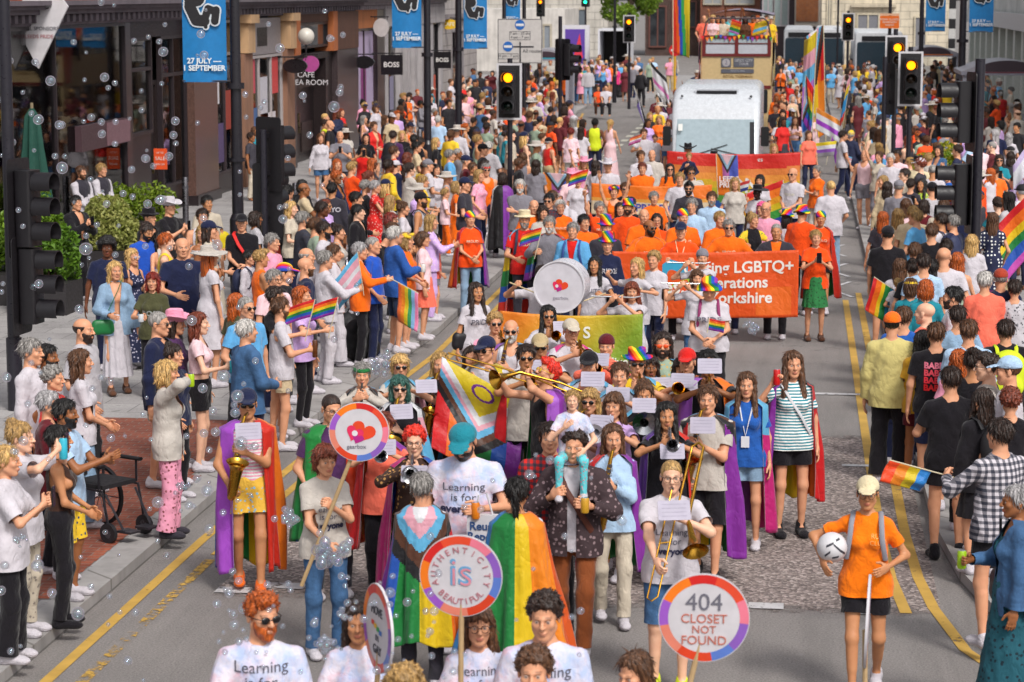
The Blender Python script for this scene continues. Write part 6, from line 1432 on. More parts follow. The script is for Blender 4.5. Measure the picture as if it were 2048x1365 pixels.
def placard(label, c, ra, yaw, texts, stick_to=None, stick_from=None, seed=0, tilt=0, arc=None, extra=None):
 """round two-sided placard: white field, segmented coloured border, wooden stick"""
 r = empty('placard', c, R(yaw), label, 'placard', 'round placards'); r.rotation_euler = (R(tilt), 0, R(yaw))
 mb = MB(); mb.lathe([(0, -.008), (ra * 1.02, -.008), (ra * 1.02, .008), (0, .008)], n=48, axis=1); mb.build('board', 'plain:cdc9ce:.5', r, ang=30)
 mb = MB(); cols = list(dict.fromkeys(RING)); n = 9; mats = [f'plain:{RING[k]}:.45' for k in range(9)]
 cuts = np.cumsum([0] + [[40, 34, 46, 38, 44, 36, 42, 48, 32][(k + seed) % 9] for k in range(9)]); cuts = cuts * 360 / cuts[-1]
 for sg, y in ((1, -.0095), (-1, .0095)):
  for k in range(9):
   mb.mi = (k + seed) % 9; m = 8
   V = []
   for i in range(m + 1):
    q = R(cuts[k] + (cuts[k + 1] - cuts[k]) * i / m + seed * 31); V += [(ra * math.cos(q), y, ra * math.sin(q)), (ra * .8 * math.cos(q), y, ra * .8 * math.sin(q))]
   mb.add(V, [((2 * i, 2 * i + 1, 2 * i + 3, 2 * i + 2) if sg > 0 else (2 * i + 2, 2 * i + 3, 2 * i + 1, 2 * i))[::-1] for i in range(m)])
 mb.build('border', mats, r, smooth=False)
 for s_, size, m, x, z, kw in texts: text(s_, size, m, r, (x, -.0105, z), **kw)
 if arc:
  import bmesh
  size, rad, m = arc[2:]; bm = bmesh.new()
  for word, a0, a1, up_ in ((arc[0], 196, -16, 1), (arc[1], 222, 318, -1)):
   for i, ch in enumerate(word):
    q = R(a0 + (a1 - a0) * i / (len(word) - 1)); me = text_mesh(ch, size)
    me.transform(Matrix.Translation((rad * math.cos(q), -.0105, rad * math.sin(q))) @ Matrix.Rotation(q - math.pi / 2 * up_, 4, Vector((0, -1, 0))) @ Matrix.Rotation(R(90), 4, 'X')); bm.from_mesh(me); bpy.data.meshes.remove(me)
  me = bpy.data.meshes.new('lettering'); bm.to_mesh(me); bm.free(); me.materials.append(mat(m)); link('lettering', me, r)
 if extra: extra(r, ra)
 if stick_to is not None:
  Mi = (Matrix.Translation(c) @ r.rotation_euler.to_matrix().to_4x4()).inverted(); a = Mi @ Vector(stick_to); b0 = Vector((0, .012, -ra * .2)) if stick_from is None else Mi @ Vector(stick_from)
  mb = MB(); mb.tube([b0, a], .016, 8); mb.build('stick', 'plain:b89a70:.7', r)
 return r
def heart_logo(r, ra):
 for nm, m, c, s in (('heart', 'plain:e0441c:.5', (.12, .06), .42), ('heart_lobe', 'plain:e02a5a:.5', (-.12, -.1), .3), ('heart_fold', 'plain:b01e80:.5', (.06, -.22), .2)):
  mb = MB(); n = 28; V = [(0, 0, 0)]
  for k in range(n): t = 2 * math.pi * k / n; V.append((ra * (c[0] + s * .062 * (16 * math.sin(t) ** 3) / 1), -.0105 - {'heart': 0, 'heart_lobe': .0006, 'heart_fold': .0012}[nm], ra * (c[1] + s * .062 * (13 * math.cos(t) - 5 * math.cos(2 * t) - 2 * math.cos(3 * t) - math.cos(4 * t)))))
  V[0] = (ra * c[0], V[1][1], ra * c[1]); mb.add(V, [(0, 1 + (k + 1) % n, 1 + k) for k in range(n)][::1]); o = mb.build(nm, m, r, smooth=False); o.rotation_euler = (0, R(25), 0)
 mb = MB(); mb.lathe([(0, -.013), (ra * .1, -.013)], (-ra * .14, 0, -ra * .04), 16, axis=1); mb.build('heart_dot', 'plain:dcd8dc', r, smooth=False)
BRASS, SILVER, BLACKW = 'plain:b98a34:.22:1', 'plain:b4b4b8:.2:1', 'plain:161418:.3'
def held(rec, name, label, cat, group=None):
 o = rec['o']; r = empty(name, o.location, o.rotation_euler.z, label, cat, group); r.scale = (o.scale.z,) * 3; return r
def sheet(r, p, w=.22, h=.145, rot=(60, 0, 0)):
 mb = MB(); mb.rbox((-w / 2, -h / 2, -.003), (w / 2, h / 2, .003), .012); o = mb.build('sheet_card', 'plain:aba5b6:.6', r, p); o.rotation_euler = [R(a) for a in rot]
 mb = MB()
 for k in range(4): mb.box((-w * .38, -h * .3 + k * h * .2, .0035), (w * .38, -h * .3 + k * h * .2 + .002, .0042))
 mb.build('stave_lines', 'plain:837e92', o, smooth=False); return o
def sax(rec, label, bell=.065, card=True, metal=BRASS, size=1.0):
 r = held(rec, 'saxophone', label, 'saxophone', 'saxophones'); m = A3(0, -.12, 1.545); S = rec['S']; m = S['head'] + A3(0, -.12, -.066)
 P = [m, m + A3(0, -.06, .02), m + A3(-.03, -.13, .0), m + A3(-.045, -.15, -.06), m + A3(-.13, -.17, -.5 * size), m + A3(-.15, -.19, -.62 * size), m + A3(-.15, -.24, -.66 * size), m + A3(-.14, -.29, -.62 * size), m + A3(-.12, -.31, -.5 * size), m + A3(-.1, -.34, -.38 * size)]
 mb = MB(); mb.tube(P, [.008, .01, .014, .017, .03, .036, .038, .04, .048, bell * .92], 14, cap=False); mb.build('body', metal, r)
 d = Vector(P[-1] - P[-2]).normalized(); mb = MB(); mb.lathe([(bell * .9, -.03), (bell * 1.05, 0), (bell * 1.45, .03), (bell * 1.5, .035), (bell * 1.4, .03), (bell * .8, -.03), (.02, -.1)], n=24); o = mb.build('bell', metal, r, P[-1]); o.rotation_euler = d.to_track_quat('Z', 'Y').to_euler()
 mb = MB()
 for k in range(9):
  t = k / 8; p = P[3] + (P[4] - P[3]) * (.12 + .8 * t); mb.lathe([(0, -.034), (.017, -.034), (.017, -.022)], tuple(p), 10, axis=1); mb.tube([p + A3(.018, -.02, .01), p + A3(.02, -.02, -.05)], .004, 5)
 mb.build('keys', SILVER if metal == BRASS else BRASS, r); mb = MB(); mb.tube([m + A3(0, .01, 0), m + A3(0, -.04, .012)], .011, 8); mb.build('mouthpiece', BLACKW, r)
 if card: sheet(r, m + A3(.0, -.26, -.1), rot=(70, 0, 8))
 return r
def trumpet(rec, label, metal=BRASS, card=None, name='trumpet', bell=.062):
 r = held(rec, name, label, name.replace('_', ' '), 'brass horns'); m = rec['S']['head'] + A3(0, -.115, -.067)
 mb = MB(); mb.tube([m, m + A3(0, -.12, -.015), m + A3(0, -.42, -.05)], [.006, .006, .007], 8)
 mb.tube([m + A3(0, -.14, -.07), m + A3(0, -.1, -.045), m + A3(0, -.14, -.018)], .007, 8); mb.tube([m + A3(0, -.14, -.07), m + A3(0, -.42, -.1), m + A3(0, -.46, -.08), m + A3(0, -.42, -.05)], .007, 8); mb.build('tubing', metal, r)
 mb = MB(); mb.tube([m + A3(0, -.12, -.035), m + A3(0, -.4, -.06), m + A3(0, -.5, -.07), m + A3(0, -.55, -.075), m + A3(0, -.575, -.077)], [.008, .013, .024, .042, bell], 16, cap=False); mb.build('bell', metal, r)
 mb = MB()
 for k in range(3): y = -.22 - .035 * k; mb.tube([m + A3(0, y, -.14), m + A3(0, y, .0)], .013, 10); mb.tube([m + A3(0, y, 0), m + A3(0, y, .03)], .007, 6)
 mb.build('valves', metal, r)
 if card: sheet(r, m + A3(*card))
 return r
def trombone(rec, label, slide_end, bell_at, bell_dir, back, metal=BRASS, bell=.105, card=None):
 r = held(rec, 'trombone', label, 'trombone', 'trombones'); m = rec['S']['head'] + A3(0, -.115, -.067); e = A3(*slide_end); b = A3(*bell_at); k = A3(*back); sd = A3(.075, .0, .01); d = (e - m) / np.linalg.norm(e - m)
 mb = MB(); mb.tube([m, e, e + d * .03 + sd * .5, e + sd, m + sd * 1.0 + d * .1], .0075, 8); mb.tube([m + d * .12, m + d * .12 + sd], .006, 6); mb.tube([m + d * .45, m + d * .45 + sd], .006, 6); mb.build('slide', SILVER if metal != BRASS else metal, r)
 q = A3(*bell_dir) / np.linalg.norm(bell_dir); mb = MB(); mb.tube([m + sd + d * .1, k + (m + sd - k) * .25, k, k + A3(.05, 0, .03), k + A3(.085, -.02, 0), b - q * .3, b - q * .12, b - q * .04, b], [.009, .01, .01, .01, .011, .016, .03, .056, bell], 18, cap=False); mb.build('bell', metal, r); mb = MB(); mb.lathe([(.014, -.02), (.012, .01), (.006, .02)], n=12); o = mb.build('mouthpiece', SILVER, r, m); o.rotation_euler = (R(90), 0, 0)
 if card: sheet(r, m + A3(*card[0]), *card[1:])
 return r
def clarinet(rec, label, card=None):
 r = held(rec, 'clarinet', label, 'clarinet', 'clarinets'); m = rec['S']['head'] + A3(0, -.11, -.067); e = m + A3(-.03, -.28, -.5)
 mb = MB(); mb.tube([m, m + (e - m) * .1, m + (e - m) * .12, e - (e - m) * .1, e], [.008, .012, .014, .014, .032], 12); mb.build('body', BLACKW, r); mb = MB()
 for k in range(6): p = m + (e - m) * (.2 + .11 * k); mb.lathe([(.0165, -.006), (.0165, .006)], tuple(p), 10); mb.tube([p + A3(.012, -.012, .02), p + A3(.014, -.012, -.03)], .004, 5)
 mb.build('keys', SILVER, r)
 if card: sheet(r, m + A3(*card))
 return r
def flute(rec, label):
 r = held(rec, 'flute', label, 'flute', 'flutes'); m = rec['S']['head'] + A3(.03, -.125, -.065); mb = MB(); mb.tube([m + A3(.08, .01, .015), m, m + A3(-.56, -.04, .02)], .0115, 10); mb.build('tube', SILVER, r); mb = MB()
 for k in range(7): p = m + A3(-.2 - .045 * k, -.02, .012); mb.lathe([(0, .012), (.009, .012), (.009, .002)], tuple(p), 8)
 mb.build('keys', SILVER, r); return r
def thing_at(name, label, cat, p, build, mats, group=None, rz=0):
 r = empty(name, p, rz, label, cat, group)
 for nm, mt, fn in build: mb = MB(); fn(mb); mb.build(nm, mt, r)
 return r
def can(rec, side, label, col, h=.13, ra=.033, cat='drink', name='drink_can'):
 return thing_at(name, label, cat, grip_pt(rec, side), [('can_body', f'plain:{col}:.3', lambda m: m.lathe([(0, -h / 2), (ra * .85, -h / 2), (ra, -h / 2 + .01), (ra, h / 2 - .012), (ra * .8, h / 2)], n=18)), ('lid', SILVER, lambda m: m.lathe([(ra * .8, h / 2), (0, h / 2 - .002)], n=18))], 0, 'drinks in hands')
def phone(rec, side, label, rz=None):
 p = grip_pt(rec, side, .1); r = empty('mobile_phone', p, rec['o'].rotation_euler.z, label, 'phone', 'mobile phones'); mb = MB(); mb.rbox((-.037, -.005, -.07), (.037, .005, .085), .01, axis=1); mb.build('case', 'plain:16141a:.2', r); mb = MB(); mb.rbox((-.033, .0052, -.064), (.033, .006, .078), .008, axis=1); mb.build('screen', 'plain:20242c:.1', r); mb = MB(); mb.ball((-.018, -.0055, .065), .008, 8); mb.build('camera_lens', 'plain:0a0a0c:.1', r); return r
def icecream(rec, side, label):
 return thing_at('ice_cream', label, 'ice cream', grip_pt(rec, side), [('cone', 'plain:b98a50:.7', lambda m: m.lathe([(.004, -.09), (.028, .02)], n=14)), ('scoop', 'plain:d8d0c4:.6', lambda m: m.ball((0, 0, .035), .034, 12, (1, 1, 1.2)))], 0, 'ice creams')
def bag(rec, p, s, col, label, name='handbag', strap=None):
 q = wp(rec, p); r = empty(name, q, rec['o'].rotation_euler.z, label, name.replace('_', ' ')); F = Field((-.25, -.15, -.25), (.25, .15, .25), .014); w, d, h = s; F.cone((-w * .35, 0, -h * .25), (w * .35, 0, -h * .25), h * .3, h * .3, .05, flat=(1, w / d * .6, 1)); F.cone((-w * .3, 0, h * .12), (w * .3, 0, h * .12), h * .3, h * .3, .05, flat=(1, w / d * .6, 1)); V, Q = F.mesh(); link('body', mesh_np('body', V, Q, True, (f'plain:{col}:.5',)), r)
 if strap:
  mb = MB(); mb.tube([Vector(a) for a in strap], .009, 6, flat=.5); mb.build('strap', f'plain:{col}:.5', r)
 return r
def backpack(rec, col, label, straps=True, w=.28, h=.42, d=.16):
 o = rec['o']; r = empty('backpack', o.location, o.rotation_euler.z, label, 'backpack', 'backpacks'); r.scale = (o.scale.z,) * 3; F = Field((-.2, .05, .85), (.2, .4, 1.55), .016); y = .14
 F.ell((0, y + d * .5, 1.2), (w / 2, d / 2 + .02, h / 2), .04); F.ell((0, y + d * .45, 1.28), (w / 2 - .01, d / 2, h / 2 - .06), .06); F.ell((0, y + d, 1.1), (w / 2 - .04, .05, .11), .03); V, Q = F.mesh(); link('body', mesh_np('body', V, Q, True, (f'plain:{col}:.7',)), r)
 mb = MB()
 for sg in (-1, 1): mb.tube([(sg * .09, .15, 1.4), (sg * .1, .09, 1.475), (sg * .105, .0, 1.49), (sg * .115, -.105, 1.42), (sg * .125, -.155, 1.3), (sg * .15, -.1, 1.14), (sg * .14, .1, 1.08)], .02, 6, flat=.45)
 mb.build('straps', f'plain:{col}:.7', r); return r
def chest_text(rec, s, size, m, x=0, z=1.25, back=False, **k):
 o = rec.get('jacketo') or rec['topo']; me = text_mesh(s, size, ext=0, **k); dg = None
 sh = o.data; bv = BVHTree.FromPolygons([v.co for v in sh.vertices], [tuple(p.vertices) for p in sh.polygons])
 co = np.zeros(len(me.vertices) * 3, np.float32); me.vertices.foreach_get('co', co); co = co.reshape(-1, 3); out = []; sg = -1 if back else 1
 for a, b, _ in co:
  h_ = bv.ray_cast(Vector((x + a * sg, -sg * 1.0, z + b)), Vector((0, sg, 0)))[0]; y = h_.y if h_ is not None else -sg * .14; out.append((x + a * sg, y - sg * .006, z + b))
 me.vertices.foreach_set('co', np.array(out, np.float32).ravel()); me.materials.append(mat(m)); me.update(); return link('lettering', me, o)
def sash(rec, col, name='sash', w=.05):
 mb = MB(); T = rec['S']['T']; c = T['chest']; mb.tube([(-.1, .05, 1.5), (-.12, -.04, 1.475), (-.05, -c[1] - .035, 1.33), (.06, -c[1] - .04, 1.16), (.15, -.11, 1.0), (.19, .0, .95), (.12, .13, 1.05), (-.02, .15, 1.3), (-.1, .05, 1.5)], w / 2, 8, flat=.3); return mb.build(name, f'plain:{col}:.7', rec['o'])
def lanyard(rec, col):
 mb = MB(); c = rec['S']['T']['chest'][1]; mb.tube([(-.06, .06, 1.5), (-.075, -.03, 1.485), (-.04, -c - .03, 1.33), (0, -c - .035, 1.15), (.04, -c - .03, 1.33), (.075, -.03, 1.485), (.06, .06, 1.5)], .008, 6); mb.box((-.04, -c - .05, 1.04), (.04, -c - .042, 1.15)); return mb.build('lanyard', f'plain:{col}:.6', rec['o'])
def row(s):
 s, _, lab = s.partition('|'); t = s.split(); kw = {}
 px, py = float(t[0]), float(t[1]); k = t[2]; face = float(t[3]); pose = t[4]; hair, top = t[5], t[6]; bot = None if t[7] == '-' else t[7]
 for e in t[8:]:
  if '=' not in e: kw['skin'] = e; continue
  a, b = e.split('=', 1)
  if a == 'hr': kw['hr'] = tuple(float(v) for v in b.split(','))
  elif a in ('h', 'wide', 'zfeet'): kw[a] = float(b)
  elif a == 'lod': kw['lod'] = int(b)
  else: kw[dict(hat='hat', gl='glasses', bd='beard', jk='jacket', sh='shoes', gr='group', ex='extra').get(a, a)] = b.replace('_', ' ') if a in ('gr', 'ex') else b
 h = kw.get('h') or dict(m=1.77, f=1.66, c=1.2)[k]
 if 'zfeet' not in kw:
  q = W(px, py, h); lk = np.interp(q.y, [p[1] for p in LK], [p[0] for p in LK])
  kw['ground'] = KH if q.x < lk - .1 or q.x > 1.5 else 0.0
 return person(px, py, k, face, pose, hair, top, bot, label=lab.strip() or None, **kw)
def rows(txt, group=None):
 out = []
 for ln in txt.strip().splitlines():
  if ln.strip():
   r = row(ln)
   if r is not None:
    if group and not r['group']: r['group'] = group
    out.append(r)
 return out
H = {}
def hero(key, s, group='marchers at the front of the parade'): H[key] = rows(s, group)[0]; return H[key]
hero('ginger', '520 1187 m 12 stand quiff:ginger tee:white/tiedye trousers:darkdenim s1 gl=sun bd=ginger hr=28,4,0 h=1.82 | person with swept-up ginger hair, beard and sunglasses in tie-dyed t-shirt')
hero('move', '716 1208 f 8 poleup long:dark tee:white/tiedye trousers:darkdenim s2 | dark-haired person hidden behind the narrow MOVE placard they carry')
hero('fair', '806 1337 m -10 stand curly:fair tee:white/tiedye trousers:darkdenim s1 h=1.8 | person whose curly fair hair alone shows at the bottom edge')
hero('auth', '957 1212 f 12 poleup wavy:brown tee:sky/tiedye trousers:denim s1 gl=rim | person with wavy brown hair in blue tie-dye holding the AUTHENTICITY placard')
hero('curlyman', '1090 1189 m 5 stand curly:dark tee:white/tiedye trousers:darkdenim s1 hr=-6,6,0 h=1.82 | person with curly dark hair in pink tie-dye in front of the rainbow cape')
hero('curlyfront', '1068 1300 m 0 stand curly:brown tee:white/tiedye trousers:denim s1 h=1.8 | person with curly light brown hair cut off by the bottom edge, centre')
hero('closet', '1276 1304 f -18 poleup long:brown tee:white/tiedye trousers:denim s1 hr=-20,12,0 | person with straight parted brown hair holding the 404 placard')
hero('gear', '648 890 f 24 pole fringe:chest tee:offwhite/cloth trousers:denim/denim s1 hr=10,6,0 sh=white h=1.68 | person with brown fringe in learning t-shirt and jeans carrying a heart placard')
hero('capman', '929 846 m 4 cupl short:dark tee:white/tiedye longshorts:charcoal s1 hat=cap:teal bd=dark hr=-8,26,0 wide=1.18 h=1.86 | broad person in turquoise and orange cap looking down at a drink')
hero('progback', '843 946 f 184 clasp short:grey tee:white trousers:charcoal s1 h=1.66 | person seen from behind in a progress flag cape with cropped grey hair')
hero('rainback', '1034 957 f 182 clasp pony:black tee:white trousers:black s2 h=1.66 | person seen from behind with black ponytail and rainbow cape')
hero('orangehair', '829 856 f 6 horn curly:neon shirt:choc/floral:b98a50 trousers:black s0 gl=rim:6a3a2a h=1.68 | person with short bright orange hair in leopard print playing a horn', 'marching band')
hero('dad', '1149 862 m -2 legs curly:dark tee:white trousers:rust s1 jk=jacket:3a2a2e/floral:8a7478 h=1.82 | person with curly dark hair and rust trousers carrying a child on shoulders')
hero('bonefront', '1343 922 m 6 trombone buzz:fair tee:white longshorts:denim/denim s0 gl=rim sh=hivis h=1.76 | person with cropped bleached hair and glasses playing trombone in denim shorts', 'marching band')
hero('netball', '1736 957 f -4 ball pony:black tee:bright shorts:black s2 hat=cap:cream gl=rim:2a2a2a sh=white h=1.68 | person in white cap and orange t-shirt running with a white ball')
hero('saxman', '494 781 m 14 sax short:dark tank:pink/stripes shorts:gold/floral:8ab8d0 s2 hat=cap:navy gl=sun sh=orange h=1.76 | person in rainbow cape, navy cap and patterned shorts playing a saxophone', 'marching band')
hero('greencape', '661 789 m 22 stand buzz:dark tee:plum trousers:charcoal s1 gl=rim h=1.8 hr=10,8,0 | person with cropped hair and glasses wrapped in a green and purple cape')
hero('blackhorn', '1333 806 f 8 horn front:black tee:black shorts:black s2 h=1.66 sh=black | person with long black hair in black playing a silver trumpet', 'marching band')
hero('saxwhite', '1416 772 m -4 sax short:brown tee:offwhite longshorts:black s1 sh=black h=1.78 | person in white t-shirt and black shorts playing a gold saxophone', 'marching band')
hero('lanyard', '1494 746 f -2 stand front:brown tee:blue shorts:paledenim/denim s1 h=1.68 sh=white | person with very long brown hair, blue top and pale denim shorts')
hero('tights', '1586 704 f 14 raise front:brown tee:teal/stripes shorts:black s1 sh=black/boot h=1.8 | tall person in teal striped blouse, black shorts and tights raising a red can')
hero('sheetback', '1416 701 m 4 horn short:black tee:black trousers:black s3 gl=sun h=1.8 | person with short black hair half hidden behind a white music sheet', 'marching band')
hero('frenchhorn', '1288 766 f 4 horn bun:brown tee:black shorts:black s2 h=1.68 | person with brown hair tied up playing a silver horn behind a music sheet', 'marching band')
hero('redhair', '1090 722 m -62 bonehigh quiff:neon tank:black trousers:black s1 gl=sun:d8b020 hr=0,-24,0 h=1.8 | person with bright red hair and yellow sunglasses playing a raised trombone', 'marching band')
_d = H['dad']['loc']
hero('girlup', '1131 770 c 4 ride pony:fair tee:pink/tiedye leggings:aqua/floral:d87a8a s0 h=1.12 zfeet=1.1 | child in pink tie-dye and turquoise leggings riding on shoulders'); H['girlup']['o'].location = (_d.x - .02, _d.y + .03, 1.0); H['girlup']['loc'] = Vector((_d.x - .02, _d.y + .03, 1.0))
hero('navycap', '972 676 m -20 flagr short:dark tee:white trousers:black s1 hat=cap:navy gl=sun h=1.8 | person in navy cap and sunglasses behind the large progress flag')
hero('oldmoust', '1022 640 m 4 sax bald:white tank:white trousers:stone s1 gl=sun beard=white h=1.76 | white-bearded person in vest and braces with yellow sunglasses', 'marching band')
hero('sunglass', '990 627 f 18 horn curly:fair tank:orange trousers:charcoal s1 gl=sun h=1.66 | person with curly fair hair and mirrored sunglasses playing a horn', 'marching band')
hero('tancap', '1080 671 m 8 horn short:dark tee:white trousers:navy s2 hat=cap:khaki gl=sun h=1.78 | person in khaki cap and sunglasses behind a music sheet', 'marching band')
hero('roundsun', '1096 612 f 14 horn front:black shirt:white trousers:black s2 gl=sun h=1.68 | person with long black hair and round sunglasses holding up sheet music', 'marching band')
hero('cornet', '1142 641 m 20 horn short:grey tee:white trousers:navy s1 hat=cap:stone gl=rim:a02020 h=1.76 | person in cream cap and red glasses playing a cornet', 'marching band')
hero('redbeanie', '1213 671 f -4 horn short:red shirt:coral trousers:black s1 hat=beanie:maroon h=1.66 | person in maroon beanie and coral top behind a music sheet', 'marching band')
hero('orangesun', '1326 666 m 2 stand long:dark shirt:sage/floral:c09a50 trousers:black s1 gl=sun:e0501a bd=dark h=1.82 | long-haired bearded person in orange sunglasses and patterned shirt', 'marching band')
hero('rainhat', '1274 702 m 8 horn short:grey tee:yellow trousers:navy s1 hat=fedora:orange/rainbow gl=sun h=1.78 | person in striped rainbow trilby and sunglasses with yellow collar', 'marching band')
hero('blackcap', '1178 706 m 0 horn short:dark tee:white trousers:black s1 hat=cap:black h=1.78 | person in black cap playing a clarinet', 'marching band')
hero('blondesun', '800 710 f 16 horn fringe:blonde tee:offwhite trousers:black s1 gl=sun h=1.66 | person with blonde fringe and sunglasses playing a clarinet', 'marching band')
hero('greenband', '724 726 f 10 horn short:grey shirt:offwhite trousers:navy s1 hat=band:green h=1.68 | person in green and yellow headband playing a clarinet', 'marching band')
hero('tealhair', '799 752 f 12 sax bob:teal tee:black trousers:black s0 gl=sun h=1.66 | person with dark green bob and sunglasses playing a gold saxophone', 'marching band')
hero('darkbehind', '944 694 f 4 horn long:dark tee:coral trousers:black s1 h=1.66 | dark-haired person playing behind the large progress flag', 'marching band')
hero('whitebone', '1228 786 f -10 horn wavy:brown tee:lilac skirt:black s1 h=1.66 | person with wavy brown hair holding a white plastic trombone', 'marching band')
hero('palegirl', '952 566 f 34 carry front:dark tee:white midi:pink s2 h=1.68 | dark-haired person in white pride t-shirt and pink skirt beside the kerb', 'drummers and flag carriers')
hero('bassdrum', '1085 532 m 4 drum short:dark tee:white trousers:navy s1 h=1.74 | drummer mostly hidden behind the round white bass drum', 'drummers and flag carriers')
hero('drum2', '1190 514 f -8 flagl front:black tee:white trousers:navy s2 h=1.66 | person with long black hair in white beside the bass drum', 'drummers and flag carriers')
hero('drum3', '1274 517 f -40 drum long:blonde tee:white trousers:denim s1 h=1.68 | long-haired blonde person in white reaching towards the bass drum', 'drummers and flag carriers')
hero('drum4', '1264 565 f 4 flute wavy:chest tee:white trousers:black s1 h=1.64 | person with auburn hair in white playing a flute', 'drummers and flag carriers')
hero('drum5', '1308 504 f -20 stand curly:fair tee:white trousers:navy s1 h=1.66 | person with curly fair hair in white beside the orange banner', 'drummers and flag carriers')
hero('flute1', '1405 500 f 6 flute short:dark tee:white trousers:denim s1 hat=wrap:grey h=1.68 | person in grey headscarf playing a silver flute', 'drummers and flag carriers')
hero('flute2', '1394 540 f 10 flute wavy:brown tee:white trousers:denim s1 h=1.64 | brown-haired person with arm raised behind the rainbow hat', 'drummers and flag carriers')
hero('bighat', '1419 558 f 2 clasp short:fair tee:white trousers:black s1 hat=bucket:blue/rainbow wide=1.22 hr=0,20,0 h=1.7 | person in rainbow hat and white pride t-shirt looking at a small flag', 'drummers and flag carriers')
rows('''
1364 716 f 6 horn wavy:dark tee:black trousers:black s2
1052 690 m 10 horn short:dark tee:offwhite trousers:black s2 gl=sun
880 706 f 8 sax long:fair tee:black trousers:black s1
1240 726 m 0 horn short:brown tee:grey trousers:navy s1
1300 712 f 14 horn bob:dark tee:lilac trousers:black s3
1180 778 f -6 sax wavy:fair tee:palepink skirt:black s1 gl=sun
1100 846 m 6 stand short:dark shirt:red/plaid trousers:black s1
766 826 f 8 horn short:chest tee:coral trousers:black s1
1226 850 f 10 sax long:brown shirt:paleblue trousers:stone s1
1374 700 m -4 horn short:grey tee:white trousers:navy s1 hat=cap:red
''', 'marching band')
